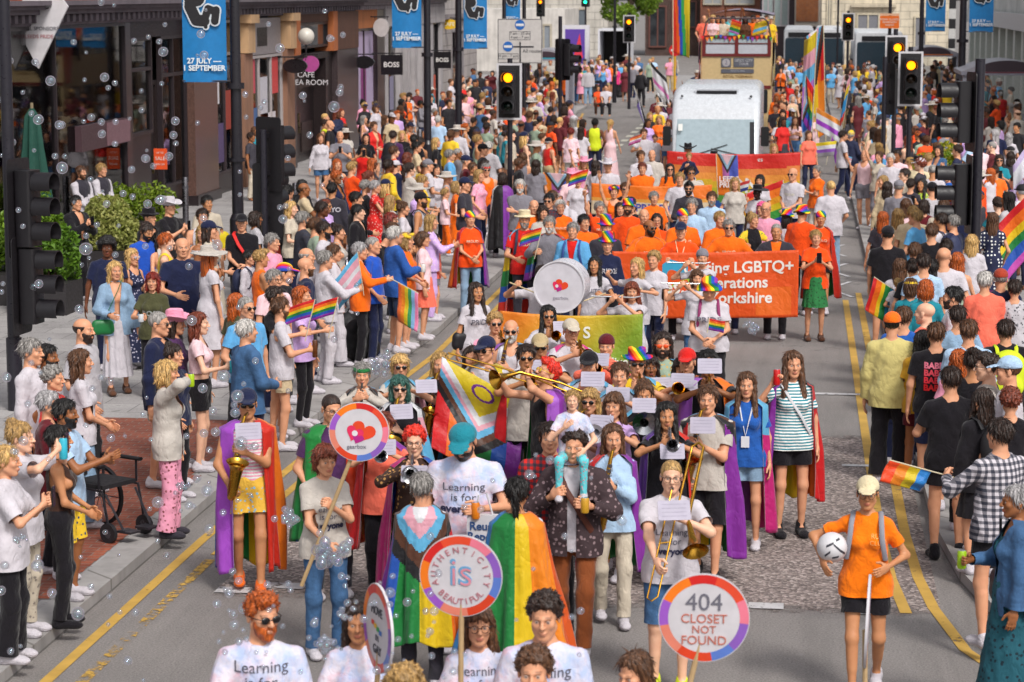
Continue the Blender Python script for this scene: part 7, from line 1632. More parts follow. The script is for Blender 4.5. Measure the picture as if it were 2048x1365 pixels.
rows('''
1298 440 m 14 banner bald:black bigtee:orange trousers:navy s3 gl=sun bd=black hr=30,0,0
1362 446 m 0 banner short:dark tee:flame trousers:black s1 hat=cap:navy
1458 440 m 4 banner short:grey bigtee:orange trousers:navy s1 gl=sun
1506 428 f 20 banner bun:fair crop:yellow/floral:3a8a3a shorts:denim s1 jk=vest:black hr=20,0,0
1553 448 m 0 banner buzz:grey tee:orange trousers:black s2 jk=jacket:charcoal
1642 424 f 4 walk short:red tee:flame shorts:black s2 hat=wrap:green/rainbow
1632 461 f 8 phone short:fair tee:flame skirt:green/floral:1a3a20 s1 sh=brown
1532 404 m -10 stand bald:grey tee:pink trousers:navy s1 gl=rim
1604 412 m 150 stand short:dark bigtee:flame trousers:black s1 hat=bucket:orange/rainbow
1574 420 f 160 stand long:black tee:white trousers:black s1 hat=bucket:white/rainbow
1515 372 f -20 stand none tee:white trousers:black s5 hat=sun:black
1524 404 f -30 stand bob:pink tee:white trousers:black s1
1586 336 m -30 clasp none tee:white trousers:navy s1 gl=sun h=1.84
1634 332 f -40 fold pony:grey tee:orange trousers:offwhite s1
1662 362 m 190 stand buzz:blonde bigtee:white trousers:paledenim s1
940 424 f 24 clasp none tee:flame trousers:paledenim s1 hat=beanie:flame/rainbow h=1.7
1049 424 m 8 stand short:grey tee:red trousers:charcoal s1 hat=boater:cream bd=grey h=1.82
1099 434 m 4 flagr short:grey shirt:grey trousers:navy s1 bd=white
1146 446 m -6 stand short:grey tee:red trousers:navy s1 jk=jacket:sky/denim
1215 470 f 4 stand short:dark shirt:navy trousers:black s1 hat=top:yellow/rainbow
1212 436 m 20 stand short:fair shirt:charcoal trousers:black s1 hat=top:green/rainbow
1240 406 f 12 stand longer:dark tee:plum trousers:black s1
1168 430 m 30 stand short:black bigtee:orange trousers:black s1
1121 402 f 10 stand curly:white bigtee:orange trousers:navy s1
1199 404 f 24 wave short:grey tee:flame trousers:black s1
1256 400 m 0 stand short:dark tee:flame trousers:black s2 hat=bucket:yellow/rainbow bd=dark
1288 418 m 14 stand bald:grey bigtee:orange trousers:navy s1
1314 428 f 4 stand long:dark tee:flame trousers:black s1 gl=rim
1366 420 m 20 stand bald:dark bigtee:orange trousers:khaki s1 hat=wrap:orange/rainbow
1384 398 m -8 stand short:grey shirt:paleblue trousers:navy s1
1440 424 m 24 stand short:fair bigtee:orange trousers:navy s1
1424 384 m 0 stand short:brown shirt:paleblue trousers:charcoal s1 bd=grey
1378 364 m 0 stand mohawk:black shirt:charcoal trousers:black s1 gl=sun bd=black
1308 384 f 14 stand short:grey bigtee:orange trousers:navy s1
1142 370 m -60 bend short:brown bigtee:white trousers:navy s1
1156 350 f 8 stand short:fair tee:white trousers:black s1 hat=flower:orange/rainbow
1168 314 f 10 wave long:fair tee:pink trousers:denim s1 hat=cowboy:pink
1142 338 f 24 stand long:fair tee:palepink trousers:denim s1 hat=cowboy:pink
1216 318 m 4 stand short:fair tee:white trousers:navy s1 hat=cowboy:white
1192 322 f 150 stand long:dark tee:white trousers:navy s1
1285 326 m 4 fold short:chest bigtee:orange trousers:navy s1
1282 302 m 20 stand short:brown tee:white trousers:navy s2
1304 300 m 0 stand bald:grey bigtee:offwhite trousers:stone s1
1340 328 f 8 stand front:black tee:orange trousers:black s1 gl=sun
1360 346 m 0 stand short:fair tee:white trousers:navy s1
1382 334 m 10 stand short:dark tee:offwhite trousers:navy s2 gl=sun
1378 306 c 0 ride short:fair shirt:navy trousers:navy s1 zfeet=1.15 h=1.1
1376 288 m 4 stand short:dark shirt:black trousers:black s2 hat=cowboy:black
1428 304 f 0 stand short:dark tee:black trousers:black s1 hat=bucket:black
1470 356 f 8 stand long:fair tee:offwhite trousers:navy s1
1520 350 f -14 flagr bob:black tee:white trousers:black s1
1250 366 f 10 stand short:brown tee:black trousers:black s1 gl=sun
1262 396 m 10 stand short:dark tee:black trousers:navy s1 hat=cap:black
1228 372 f 4 armsup short:brown tank:orange trousers:black s1 hat=flower:yellow/rainbow
1068 400 m 14 stand bald:grey bigtee:orange trousers:navy s1
1098 388 m -10 stand short:black shirt:maroon/plaid trousers:black s1 gl=sun
1040 360 m 6 fold short:white tee:grey trousers:navy s1 bd=white h=1.8
1005 346 f 190 stand bob:dark tee:black trousers:black s1
1086 412 f 20 stand bob:dark tee:offwhite trousers:black s1
''', 'marchers in orange and white')
rows('''
12 893 f 92 phone short:blonde bigtee:white wide:black s1
40 846 f 86 phoneup bun:fair bigtee:white trousers:stone/floral:8a8078 s0 h=1.7
116 852 f 102 clasp short:black tank:choc trousers:black s2 sh=black/boot h=1.66
97 783 f 96 stand short:silver jacket:maroon trousers:black s1 h=1.68
130 800 m 84 clap short:black tee:paleblue longshorts:yellow/floral:1a3a6a s3 bd=black h=1.72
106 734 f 84 stand curly:grey shirt:red trousers:charcoal s1 h=1.64
161 700 f 112 clasp long:brown tee:white wide:paledenim/denim s1 h=1.7
62 678 m 82 stand short:grey shirt:white trousers:navy s1 h=1.82
94 690 m 78 stand short:black tee:white trousers:darkdenim s3 bd=black h=1.74
166 637 m 80 stand bald:dark bigtee:lightgrey trousers:black s1 bd=dark h=1.8
317 624 m 84 stand buzz:grey jacket:navy shorts:stone s1 gl=sun h=1.84 sh=white
350 622 f 90 stand long:dark tee:plum trousers:black s1 hat=cowboy:pink
348 690 f 70 stand bun:dark shirt:navy trousers:black s1 h=1.6
397 626 f 96 cup long:chest crop:palepink shorts:black s0 h=1.7 sh=white
333 722 f 94 drink bob:blonde jacket:offwhite wide:pink/floral:8a4a50 s1 h=1.68 sh=charcoal
493 640 m 128 stand short:white jacket:denim/denim trousers:navy s1 h=1.78
492 594 m 50 stand buzz:grey tee:sky trousers:navy s1 gl=sun
472 588 f 140 stand long:ginger tee:olive trousers:black s1 h=1.62
562 596 m 104 cup short:brown tee:white shorts:beige s1 bd=brown h=1.78 sh=white
551 574 m 80 flagr short:dark tee:black shorts:black s1 gl=rim
604 574 f 78 flagr long:ginger tee:lilac leggings:black s1
229 524 f 26 stand long:blonde jacket:paledenim/denim longskirt:white s1 h=1.68 sh=brown hr=10,0,0
264 498 f 60 stand long:blonde maxi:navy/floral:b8b4c8 - s1 gl=sun:b0a8b0
305 546 f 4 cup bob:red tee:olive/cloth trousers:black s1 h=1.6
214 478 m 14 stand afro:black tee:navy trousers:navy s4 h=1.78
364 476 m 24 stand none tee:navy trousers:black s1 wide=1.12 h=1.86
290 444 m 40 stand short:dark tee:royal trousers:navy s2 bd=black hr=10,20,0 h=1.82
320 464 f 60 cup long:black vest:offwhite/floral:3a3a40 trousers:black s1
404 452 f 6 cup long:fair tank:black wide:olive s1 h=1.7 sh=white
405 418 m 20 stand short:dark tank:white trousers:charcoal s1 h=1.84
414 392 m 40 stand short:black tee:stone trousers:navy s2
338 396 m 70 phone short:dark tee:black trousers:black s1 hat=cowboy:white
298 420 m 70 stand short:black jacket:black trousers:black s1 hat=fedora:black
483 430 m 12 clasp short:dark tee:black trousers:black s1 hat=cap:black h=1.8
498 502 c 70 stand short:black shirt:white shorts:navy s1 h=1.45
544 468 m 74 stand short:grey tee:pink trousers:stone s1
548 540 m 50 stand short:grey tee:palepink trousers:navy s1 gl=rim
570 528 m 90 stand short:dark tee:black trousers:black s1 hat=cap:yellow/rainbow
611 515 m 110 stand none tee:navy shorts:black s1 bd=brown
613 496 m 90 stand bald:grey tee:white trousers:navy s1
650 502 m 118 flagr short:grey shirt:white trousers:white s1
668 490 f 100 stand short:brown jacket:white wide:white s1
720 486 f 96 flagr short:silver jacket:orange trousers:black s1 h=1.68
790 454 m 120 cup short:white jacket:blue/denim longshorts:darkdenim s1 h=1.8 sh=white
746 474 m 80 stand buzz:grey tee:royal trousers:navy s1
812 466 f 86 clasp bob:fair tee:orange longshorts:denim/denim s1 hat=flower:yellow
846 464 f 92 stand fringe:brown tee:palepink skirt:coral s1 h=1.6
862 430 f 100 clap long:fair shirt:lilac/floral:d8c8d0 trousers:lilac s1
870 468 c 96 stand short:dark tee:coral shorts:grey s1 h=1.35
842 386 m 84 stand short:dark tank:lightgrey trousers:charcoal s2 hat=cap:black bd=dark
806 404 f 100 stand bun:brown tee:white trousers:white s1
736 446 m 86 bend short:dark tee:black trousers:black s1 hat=cap:charcoal
716 410 m 84 stand short:black jacket:black trousers:black s0
782 426 f 80 stand bob:red tee:black trousers:black s1 gl=rim
648 444 m 88 stand short:dark shirt:white trousers:navy s2 bd=black
676 450 f 90 stand bun:dark tank:offwhite trousers:navy s1
632 436 m 110 stand short:brown tee:sage trousers:navy s1
606 424 m 116 stand short:grey shirt:charcoal/plaid trousers:black s1 bd=dark
604 360 f 150 stand bob:black shirt:black skirt:charcoal s2
664 366 m 170 stand short:black jacket:charcoal trousers:charcoal s2
644 404 m 96 stand short:dark tee:navy trousers:navy s4
731 362 f 120 stand curly:grey tee:black trousers:navy s1
750 362 f 96 phone short:silver dress:red/floral:d8a8a0 - s1
712 384 m 100 stand short:black shirt:black trousers:black s1
575 370 m 150 stand short:black shirt:black trousers:black s1 h=1.86
674 319 f 30 hips long:ginger tank:black/stripes trousers:charcoal s1 h=1.7
732 268 f 10 stand long:dark tee:black trousers:denim/denim s1
727 292 f 8 phoneup long:black tee:red trousers:denim/denim s2 gl=sun
786 262 m 168 stand short:dark shirt:plum trousers:khaki s1 h=1.8
804 262 f 10 stand long:blonde tee:black midi:black s1
770 231 f 110 stand long:brown tee:charcoal trousers:grey s1
680 263 m 10 phone none tee:grey trousers:charcoal s1 h=1.8
660 241 m 90 stand none tee:black trousers:black s1
650 240 m 80 stand short:dark vest:hivis trousers:black s1
641 268 f 20 stand long:brown shirt:white shorts:denim s1
842 276 f 150 stand bun:dark tank:stone shorts:black s2
828 270 m 160 stand short:black tee:black trousers:khaki s1
876 232 m 170 stand short:white tee:paleblue trousers:navy s1
914 252 m 172 stand short:grey shirt:white trousers:stone s1 hat=sun:offwhite
872 276 f 100 stand long:blonde tee:black trousers:black s1
856 320 m 110 stand short:grey tee:white trousers:stone s1 hat=cap:grey
872 330 f 40 stand long:dark tee:white trousers:black s1
900 300 m 100 stand short:grey tee:sky trousers:navy s1
930 356 m 80 stand short:dark tee:charcoal trousers:navy s1 hat=cap:navy
932 312 m 96 stand short:grey tee:maroon trousers:navy s1 hat=cap:navy
958 340 f 70 stand long:fair tee:pink/floral:d8c8d0 trousers:navy s1
946 326 f 60 stand short:brown tee:charcoal trousers:black s2
972 328 m 20 stand short:grey tank:orange trousers:navy s1 hat=band:red gl=sun
846 352 f 100 stand short:fair tee:yellow trousers:black s1
890 378 c 100 stand short:fair tee:palepink trousers:orange s1 h=1.15 zfeet=.7
978 284 m 150 stand short:white bigtee:lightgrey shorts:pink s1
''', 'spectators on the left pavement')
rows('''
162 333 m 60 clasp short:brown shirt:white trousers:black s1 bd=brown jk=vest:charcoal
203 328 m 66 clasp short:fair shirt:white trousers:black s1 jk=vest:charcoal h=1.82
152 392 m 60 phone short:black jacket:black trousers:black s1
''', 'people in front of the corner shop')
rows('''
1785 627 m 172 stand short:black jacket:straw wide:black s1 hat=cap:orange h=1.84 sh=white | person from behind in straw yellow jacket, orange cap and wide black trousers
1873 646 m 178 stand short:brown tee:black longshorts:navy s1 h=1.82 sh=white | person from behind in black t-shirt with red printed slogan on the back
1846 662 f 170 stand long:black tee:mustard shorts:maroon s3 h=1.66
1906 574 m -96 stand short:black tee:white trousers:navy s1 bd=dark h=1.82
1916 612 m 186 stand short:dark tee:paledenim trousers:navy s1
1938 640 m 178 stand short:brown shirt:paleblue trousers:stone s1
1918 700 f 188 stand long:ginger tee:pink skirt:black s1 h=1.64
1902 734 m 190 cupl short:dark tee:black shorts:black s1 h=1.82 sh=black/boot
1976 708 m -92 stand quiff:dark tee:offwhite trousers:navy s0 gl=rim h=1.8
2018 716 m -96 stand short:brown tee:white trousers:navy s1 hat=cap:paleblue h=1.8
1966 778 f -150 cup front:dark jacket:black skirt:black s1 h=1.66
2022 778 f 176 stand curly:chest tee:black trousers:black s1 h=1.68
2000 838 m -148 flagl short:dark shirt:white/plaid shorts:black s1 h=1.8 sh=white
2034 972 f -82 cup short:silver jacket:denim/denim maxi:14505e/floral:06222e s3 h=1.66
1948 700 m 170 stand bun:dark tee:black trousers:black s2
1776 454 m 178 stand short:black tee:black shorts:paledenim s1 hat=cap:black h=1.84
1766 424 f 172 stand longer:ginger tee:charcoal trousers:black s1
1888 495 m 174 stand none tee:white trousers:navy s1 wide=1.12 h=1.84
1830 486 m 172 stand short:brown tee:stone trousers:navy s1
1800 518 f 170 stand longer:brown tee:white shorts:black s1
1826 520 f 172 stand bun:dark tee:black trousers:black s1
1796 557 c 176 ride short:fair tee:lightgrey trousers:stone s1 zfeet=.75 h=1.0
1822 558 f 176 stand fringe:brown shirt:teal trousers:black s1 hat=band:yellow
1852 560 f 180 stand bob:ginger shirt:teal trousers:navy s1
1851 606 m -120 stand none tee:coral trousers:navy s0 wide=1.1
1808 614 m 170 stand short:brown tee:blue trousers:navy s1
1893 480 f 174 stand bun:dark tee:charcoal trousers:black s1
1864 448 m 176 stand short:brown tee:black trousers:navy s1
1882 426 m -120 stand short:dark tee:white trousers:navy s2
1906 430 m -130 stand short:grey tee:navy trousers:navy s1
1832 420 m -120 stand short:fair tee:sky trousers:navy s1
1796 418 f 180 stand long:fair dress:beige - s1
1915 506 f 184 stand long:ginger tank:sage skirt:sage s1
1986 426 f 176 stand longer:brown dress:navy/dots - s1
1970 544 m 180 stand short:white shirt:coral trousers:navy s1
2002 540 m 176 stand short:grey jacket:navy trousers:stone s1 hat=cap:brick
2030 560 f 176 stand short:dark tee:lightgrey/floral:3a3a40 trousers:black s1
2012 640 m 184 stand short:dark jacket:black trousers:black s1
1864 520 f 176 stand long:black tee:stone trousers:black s1
1848 508 m 180 stand short:dark tee:paleblue trousers:black s1
''', 'spectators on the right pavement')
rows('''
1730 300 m -20 stand none tank:palepink shorts:grey s1
1758 304 f -30 wave pony:brown tee:stone trousers:grey s1
1781 308 m -10 stand short:white tee:white trousers:stone s1
1794 300 m -20 stand short:dark tee:palepink trousers:navy s3
1809 338 m -60 stand short:dark tee:stone trousers:navy s0 gl=rim
1822 358 f 160 stand short:dark tee:charcoal trousers:black s1
1798 362 m 170 stand short:grey tee:grey trousers:navy s1 hat=cap:grey
1775 364 f 160 stand long:dark shirt:beige trousers:stone s1
1766 352 f -60 stand long:fair tee:beige trousers:navy s1
1844 358 f -30 phone front:black tee:lime/floral:5a2a8a trousers:black s2
1864 366 m -160 stand short:dark tee:lightgrey trousers:navy s1 hat=cap:black
1866 330 m 170 stand buzz:grey tee:white trousers:navy s2
1836 314 m -10 stand short:dark tee:cream trousers:stone s1 hat=fedora:black
1858 306 m 150 stand short:fair bigtee:offwhite trousers:stone s1
1896 343 c -40 stand short:dark shirt:blue trousers:navy s1 h=1.5
1878 292 f -40 stand long:dark jacket:denim/denim trousers:navy s1
1909 268 m -110 stand short:dark shirt:stone trousers:stone s1
1999 310 f 0 phone wavy:dark bigtee:teal midi:black s1 gl=sun h=1.7 | person in bright blue t-shirt and long black skirt with sunglasses
2022 304 f 170 stand long:dark tee:charcoal trousers:black s1
2018 266 f 170 stand long:silver tee:white trousers:stone s1
1994 256 m 160 stand short:grey tee:navy trousers:navy s1
2034 246 m -40 stand short:black tee:black trousers:orange s2
1888 398 m 176 stand short:brown tee:stone trousers:navy s1
1826 412 m 178 stand short:fair tee:beige trousers:navy s1
1848 400 f 176 stand bob:dark tee:maroon trousers:black s1
1812 398 f 176 stand long:brown tee:palepink trousers:denim s1
1920 400 m 174 stand short:dark tee:navy trousers:black s1
1944 470 f 176 stand long:blonde tee:white trousers:denim s1
''', 'spectators farther along the right pavement')
rows('''
1190 238 m 176 stand short:black vest:hivis trousers:navy s4
1221 240 f 160 walk pony:blonde tank:black maxi:palepink s1
1162 254 f 172 stand longer:dark tee:white shorts:red s1
1142 256 f 170 stand short:red tee:pink/stripes trousers:offwhite s1
1046 306 f 176 stand long:brown vest:grey trousers:black s1
1072 320 f 176 stand long:dark tee:grey trousers:black s1
1700 230 f 60 stand front:black tee:charcoal trousers:navy s2
1686 262 m 100 walk short:dark tee:white trousers:navy s1
1703 262 f 150 stand short:silver jacket:navy trousers:navy s1 hat=wrap:yellow/rainbow
1720 172 f 174 stand short:dark tee:dgreen shorts:maroon s1
1560 236 f 10 stand long:fair tee:white shorts:denim s1
1590 234 f 4 clap front:brown crop:palepink shorts:denim s1
1626 228 f -10 flagl short:fair tee:palepink trousers:black s1 hat=cap:sage
1548 288 f 10 stand long:fair tee:white trousers:navy s1
1618 262 f 20 stand long:brown tee:coral trousers:navy s1
1300 226 f 14 stand long:fair tee:black trousers:navy s1
1318 232 f 4 stand wavy:fair tee:orange trousers:navy s1 gl=sun
1338 240 f -20 fold long:chest tee:white shorts:denim s1
1288 258 m 10 flagr short:brown tee:white trousers:navy s1
1310 270 c 6 stand short:brown tee:white shorts:navy s1 h=1.35
1316 190 m 14 stand short:dark tee:maroon trousers:black s1
1338 200 f 10 stand bob:dark tee:maroon/floral:d8a0b0 trousers:black s1
''', 'walkers around the minibus')
def bus_rider(px, Y, k, pose, hair, top, skin='s1', hat=None):
 q = WY(px, 60, Y); r = person(px, 40, k, 6 * math.sin(px), pose, hair, top, 'trousers:navy', skin, hat=hat, loc=(q.x, Y, 2.68), h=1.72, shoes=None, lod=1); r['group'] = 'riders on the open top of the bus'
for a in ((1426, 83.5, 'f', 'clasp', 'curly:blonde', 'tee:palepink'), (1446, 83.6, 'm', 'flagl', 'short:dark', 'tee:stone', 's2'), (1490, 83.5, 'f', 'clasp', 'long:black', 'tee:brown', 's5'), (1506, 83.7, 'm', 'wave', 'short:dark', 'tee:orange', 's3'), (1524, 83.5, 'm', 'clasp', 'short:white', 'tee:white', 's1'), (1541, 83.6, 'f', 'flagr', 'short:fair', 'tee:yellow', 's1', 'bucket:offwhite'), (1408, 84.6, 'm', 'stand', 'bald:dark', 'tee:coral'), (1436, 84.4, 'f', 'wave', 'long:dark', 'tee:flame', 's2'), (1466, 84.2, 'm', 'armsup', 'short:black', 'tee:aqua', 's4'), (1515, 84.6, 'f', 'phoneup', 'bob:ginger', 'tee:hot'), (1533, 84.5, 'm', 'stand', 'short:brown', 'tee:lilac')): bus_rider(*a)
rows('''
1196 172 f 14 sit short:dark tee:flame trousers:brown s2 zfeet=.12
1212 170 m 4 sit short:dark tee:white trousers:black s1 zfeet=.12
1232 132 f 6 stand long:dark jacket:hot trousers:black s1
1250 134 f 0 stand long:fair dress:maroon/floral:c8b060 - s1
1266 128 m 160 stand short:brown tee:grey trousers:navy s1
1282 138 m 150 stand short:black shirt:black trousers:black s1
1176 134 m 8 stand short:fair shirt:lightgrey trousers:paledenim s1
1196 118 f 20 stand long:blonde tee:white trousers:black s1
949 160 m 10 stand short:dark tee:black trousers:black s2 hat=cap:black
974 160 f 4 stand long:chest tee:navy trousers:navy s1
985 142 f -10 phoneup bob:dark shirt:maroon trousers:black s1
967 193 f 172 stand short:fair tank:royal trousers:stone s1
1101 214 f 174 stand short:dark vest:navy shorts:stone s1
1068 196 m 170 stand short:grey bigtee:offwhite trousers:denim s1
930 190 m 60 stand short:dark tee:palepink trousers:stone s1
898 200 m 40 stand short:dark tee:black/floral:d87a20 trousers:black s2
''', 'people at the side road')
PAL_T = ['white', 'offwhite', 'white', 'black', 'charcoal', 'navy', 'stone', 'beige', 'lightgrey', 'sky', 'paleblue', 'denim', 'palepink', 'pink', 'red', 'orange', 'maroon', 'teal', 'grey', 'sage', 'yellow', 'lilac', 'black', 'flame']
PAL_H = ['brown', 'dark', 'dark', 'black', 'fair', 'blonde', 'grey', 'chest', 'ginger', 'silver', 'dark', 'brown']
def rnd_person(X, Y, face, lod=1, group=None, ground=0.0, tops=None, raise_=False):
 k = rng.choice('mmfff'); hs_ = rng.choice(['short', 'short', 'buzz', 'bald', 'quiff'] if k == 'm' else ['long', 'bob', 'pony', 'bun', 'longer', 'short', 'wavy', 'curly'])
 pose = rng.choice(['stand', 'stand', 'clasp', 'phone', 'fold', 'wave' if raise_ else 'stand', 'stand'])
 top = rng.choice(['tee', 'tee', 'tee', 'shirt', 'tank', 'jacket', 'dress' if k == 'f' else 'tee']) + ':' + rng.choice(tops or PAL_T)
 hat = rng.choice([None] * 9 + ['cap:navy', 'cap:white', 'sun:offwhite', 'cap:black'])
 r = person(0, 0, k, face + rng.uniform(-35, 35), pose, hs_ + ':' + rng.choice(PAL_H), top, None if top.startswith('dress') else rng.choice(['trousers', 'trousers', 'shorts', 'skirt' if k == 'f' else 'shorts']) + ':' + rng.choice(['navy', 'black', 'denim', 'stone', 'charcoal', 'khaki']), rng.choice(['s0', 's1', 's1', 's1', 's2', 's3', 's4']), hat=hat, loc=(X, Y, ground), lod=lod, h=rng.uniform(1.56, 1.86), shoes='white', glasses='sun' if lod < 2 and rng.random() < .15 else None)
 if r: r['group'] = group; r['px'], r['py'] = project(r['loc'] + Vector((0, 0, 1.7)))
 return r
def project(v):
 q = _rot.transposed() @ (Vector(v) - cam.location); return CX + FPX * q.x / -q.z, CY - FPX * q.y / -q.z
def fill(zone, n, face, lod, group, ground, seed, gap=.5, tops=None, raise_=False):
 """scatter n people over a strip of ground (X range at each Y), clear of everyone already there"""
 rg = random.Random(seed); occ = [(p['loc'].x, p['loc'].y) for p in PEOPLE] + [(c['loc'].x, c['loc'].y) for c in CROWD]; done = 0
 for _ in range(n * 60):
  if done >= n: break
  Y = rg.uniform(*zone[0]); x0, x1 = np.interp(Y, zone[1], zone[2]), np.interp(Y, zone[1], zone[3]); X = rg.uniform(x0, x1)
  if any((X - a) ** 2 + ((Y - b) * .6) ** 2 < gap * gap for a, b in occ): continue
  rnd_person(X, Y, face(X, Y) if callable(face) else face, lod, group, ground, tops, raise_); occ.append((X, Y)); done += 1
fill(((30, 47), (30, 47), (-8.8, -8.8), (-6.1, -5.8)), 20, 105, 1, 'spectators on the left pavement', KH, 11, .62)
fill(((45, 58), (45, 58), (-9.0, -9.0), (-5.8, -5.8)), 16, 120, 1, 'spectators farther along the left pavement', KH, 12, .62)
fill(((39, 60), (39, 60), (2.0, 1.8), (4.0, 5.2)), 30, -140, 3, None, KH, 1, .62)
fill(((60, 76), (60, 76), (1.8, 1.8), (5.3, 6.8)), 40, -125, 3, None, KH, 2, .64)
fill(((58, 76), (58, 66, 76), (-8.6, -9, -10), (-5.7, -5.8, -7.3)), 34, 130, 3, None, KH, 3, .6)
fill(((76, 120), (76, 120), (1.7, 1.8), (7, 9)), 120, -120, 2, None, KH, 4, .62)
fill(((76, 112), (76, 84, 96, 112), (-10.5, -11, -12, -12.5), (-7.3, -8.4, -9.5, -9.9)), 60, 140, 2, None, KH, 5, .6)
fill(((57, 105), (57, 105), (-14, -14), (-9.2, -10)), 44, 60, 3, None, KH, 15, .9)
fill(((112, 128), (112, 116, 128), (-15, -12, -12), (-10, -8.4, -5.8)), 40, 30, 2, None, KH, 6, .6)
fill(((64, 128), (64, 80, 128), (-4.3, -4.4, -4.6), (-3.3, -3.4, -3.4)), 30, 5, 2, None, 0, 7, .6, None, True)
fill(((66, 120), (66, 120), (-.75, -.7), (.5, .7)), 36, 5, 2, None, 0, 8, .55, None, True)
fill(((112, 135), (112, 135), (-.6, -2), (5, 6)), 44, 0, 2, None, 0, 9, .6)
def build_crowd():
 Vs, Qs, Ts, Cs, n = [], [], [], [], 0
 vmat = []
 def put(V, F, c, loc, rz, s):
  nonlocal n
  V = V * np.array(s); ca, sa = math.cos(rz), math.sin(rz); V = np.stack([V[:, 0] * ca - V[:, 1] * sa, V[:, 0] * sa + V[:, 1] * ca, V[:, 2]], 1) + np.array(loc)
  Vs.append(V); Cs.append(np.tile(np.array(c), (len(V), 1)))
  for f in (F if isinstance(F, list) else [F]):
   if len(f): (Qs if f.shape[1] == 4 else Ts).append(f + n)
  n += len(V)
 for c in CROWD:
  S = skeleton(c['kind'], c['pose']); s = (c['sc'] * c['wide'], c['sc'] * c['wide'], c['sc']); L = 1 if c['loc'].y < 85 else 2; V, Q, f = body_arrays(c['kind'], c['pose'], c['hr'], L)
  put(V, Q, lin(SKIN.get(c['skin'], c['skin'])), c['loc'], c['rz'], s); xf = head_xf(S, c['hr']); st, _, hc = c['hair'].partition(':')
  if st != 'none': V, Q = hair_arrays(st, L); put(xf(V), Q, lin(HAIRC.get(hc, hc)), c['loc'], c['rz'], s)
  if c['hat']: hn, _, hcol = c['hat'].partition(':'); V, Q = hat_arrays(hn, L); put(xf(V), Q, lin(CLOTH.get(hcol.split('/')[0], 'c86a30')), c['loc'], c['rz'], s)
  for g in (c['top'], c['bot']):
   if g: gk, _, gc = g.partition(':'); V, F = garment_arrays(c['kind'], c['pose'], gk, L); put(V, F, lin(CLOTH.get(gc.split('/')[0], '8a8a8a')), c['loc'], c['rz'], s)
 me = mesh_np('crowd', np.concatenate(Vs), [np.concatenate(Qs), np.concatenate(Ts)], True, ('vplain',), None, np.concatenate(Cs)); tag(link('crowd', me), 'dense far crowd of spectators and walkers lining the street beyond the minibus', 'crowd', None, 'stuff')
build_crowd()
def at(px, py): return min((r for r in PEOPLE), key=lambda r: (r['px'] - px) ** 2 + (r['py'] - py) ** 2)
def toY(px, py, r, d): return WY(px, py, r['loc'].y + d)
cape(H['progback'], lambda u, v: progress(v * .95 + .02, u), .42, .8, 125, 1, 96, 80, wide=1.2)
cape(H['rainback'], stripes(['dc5a18', 'f08a10', 'f08a10', 'e6c410', '17813a', '17813a', '1f7ac0', '1f7ac0'], 'u'), .25, 1.0, 112, 2, 64, 44, wide=1.5)
cape(H['saxman'], stripes(['b050d0', 'a040c0', '1f54b4', '17813a', 'e6c410', 'f07a12', 'f07a12', 'd82a14'], 'u'), .2, .35, 150, 3, 60, 40, wide=1.03)
cape(H['greencape'], stripes(['1a8a3a', '17813a', '1f54b4', '1f3c9a', '7a2a90', 'f07010', 'd8401a'], 'u'), .5, .5, 154, 4, 50, 36, wide=1.05)
cape(H['orangehair'], stripes(['c81a78', '1f54b4', 'f07010', 'd8301a', '1f54b4'], 'u'), .35, .7, 128, 5, wide=1.1)
cape(H['blackhorn'], stripes(['5a2a90', '1f3c9a', '17813a', 'e6c410', 'd82a14', 'd82a14'], 'u'), .3, .5, 128, 6, wide=1.05)
cape(H['saxwhite'], lambda u, v: progress(v * 1.0, u), .25, .6, 138, 7, 80, 60, wide=1.1)
cape(H['lanyard'], lambda u, v: TRANS[min(int(u * 5), 4)] if v < .3 else BI[min(int((1 - u) * 5), 4)], .2, .5, 130, 8, wide=1.05)
cape(H['tights'], lambda u, v: progress(v * .9 + .05, 1 - u), .35, .6, 126, 9, 80, 60, wide=1.08)
cape(H['sheetback'], stripes(['b060d0', '8a2aa0', '1f54b4', 'e6c410', 'f07a12', 'f07a12'], 'u'), .5, .8, 146, 10, wide=1.1)
cape(H['frenchhorn'], stripes(TRANS, 'v'), .6, 1.2, 128, 11)
cape(H['redhair'], stripes(['17813a', '1f54b4', '1f54b4', 'b060d0', '8a2aa0', 'b060d0'], 'u'), .4, .8, 122, 12, wide=1.1)
for k, c, hem in (('navycap', stripes(['d8c018', 'dcdce0', 'e6a8b8', '63b4dc']), .6), ('oldmoust', stripes(['a050c0', 'a050c0', '63b4dc'], 'u'), .6), ('blackcap', stripes(TRANS), .7), ('rainhat', stripes(TRANS), .7), ('orangesun', stripes(TRANS), .8), ('greenband', lambda u, v: progress(v, u), .6), ('tealhair', stripes(['dcdce0', 'e6a8b8', '63b4dc', '63b4dc', 'dcdce0']), .8), ('cornet', stripes(PAN), .7), ('blondesun', stripes(TRANS), .8)):
 cape(H[k], c, hem, 1.1, 128, len(k), 36, 24)
for (px, py), c, hem in (((1049, 424), stripes(['63b4dc', 'dcdce0', 'e6c410', '17813a', '1f54b4', 'd82a14'], 'v'), .2), ((1005, 346), stripes(['8a3aa8', '8a3aa8', '17151a', 'dcdce0'], 'u'), .2), ((1642, 424), stripes(['d82a14', 'f07a12', 'e6c410', '17813a', 'd82a14'], 'u'), .3), ((1298, 440), stripes(['f07010', 'f07a12', 'e8821a'], 'u'), .6), ((1099, 434), stripes(RB), .8), ((940, 424), stripes(RB, 'u'), .5)):
 cape(at(px, py), c, hem, 1.1, 122, px, 36, 24)
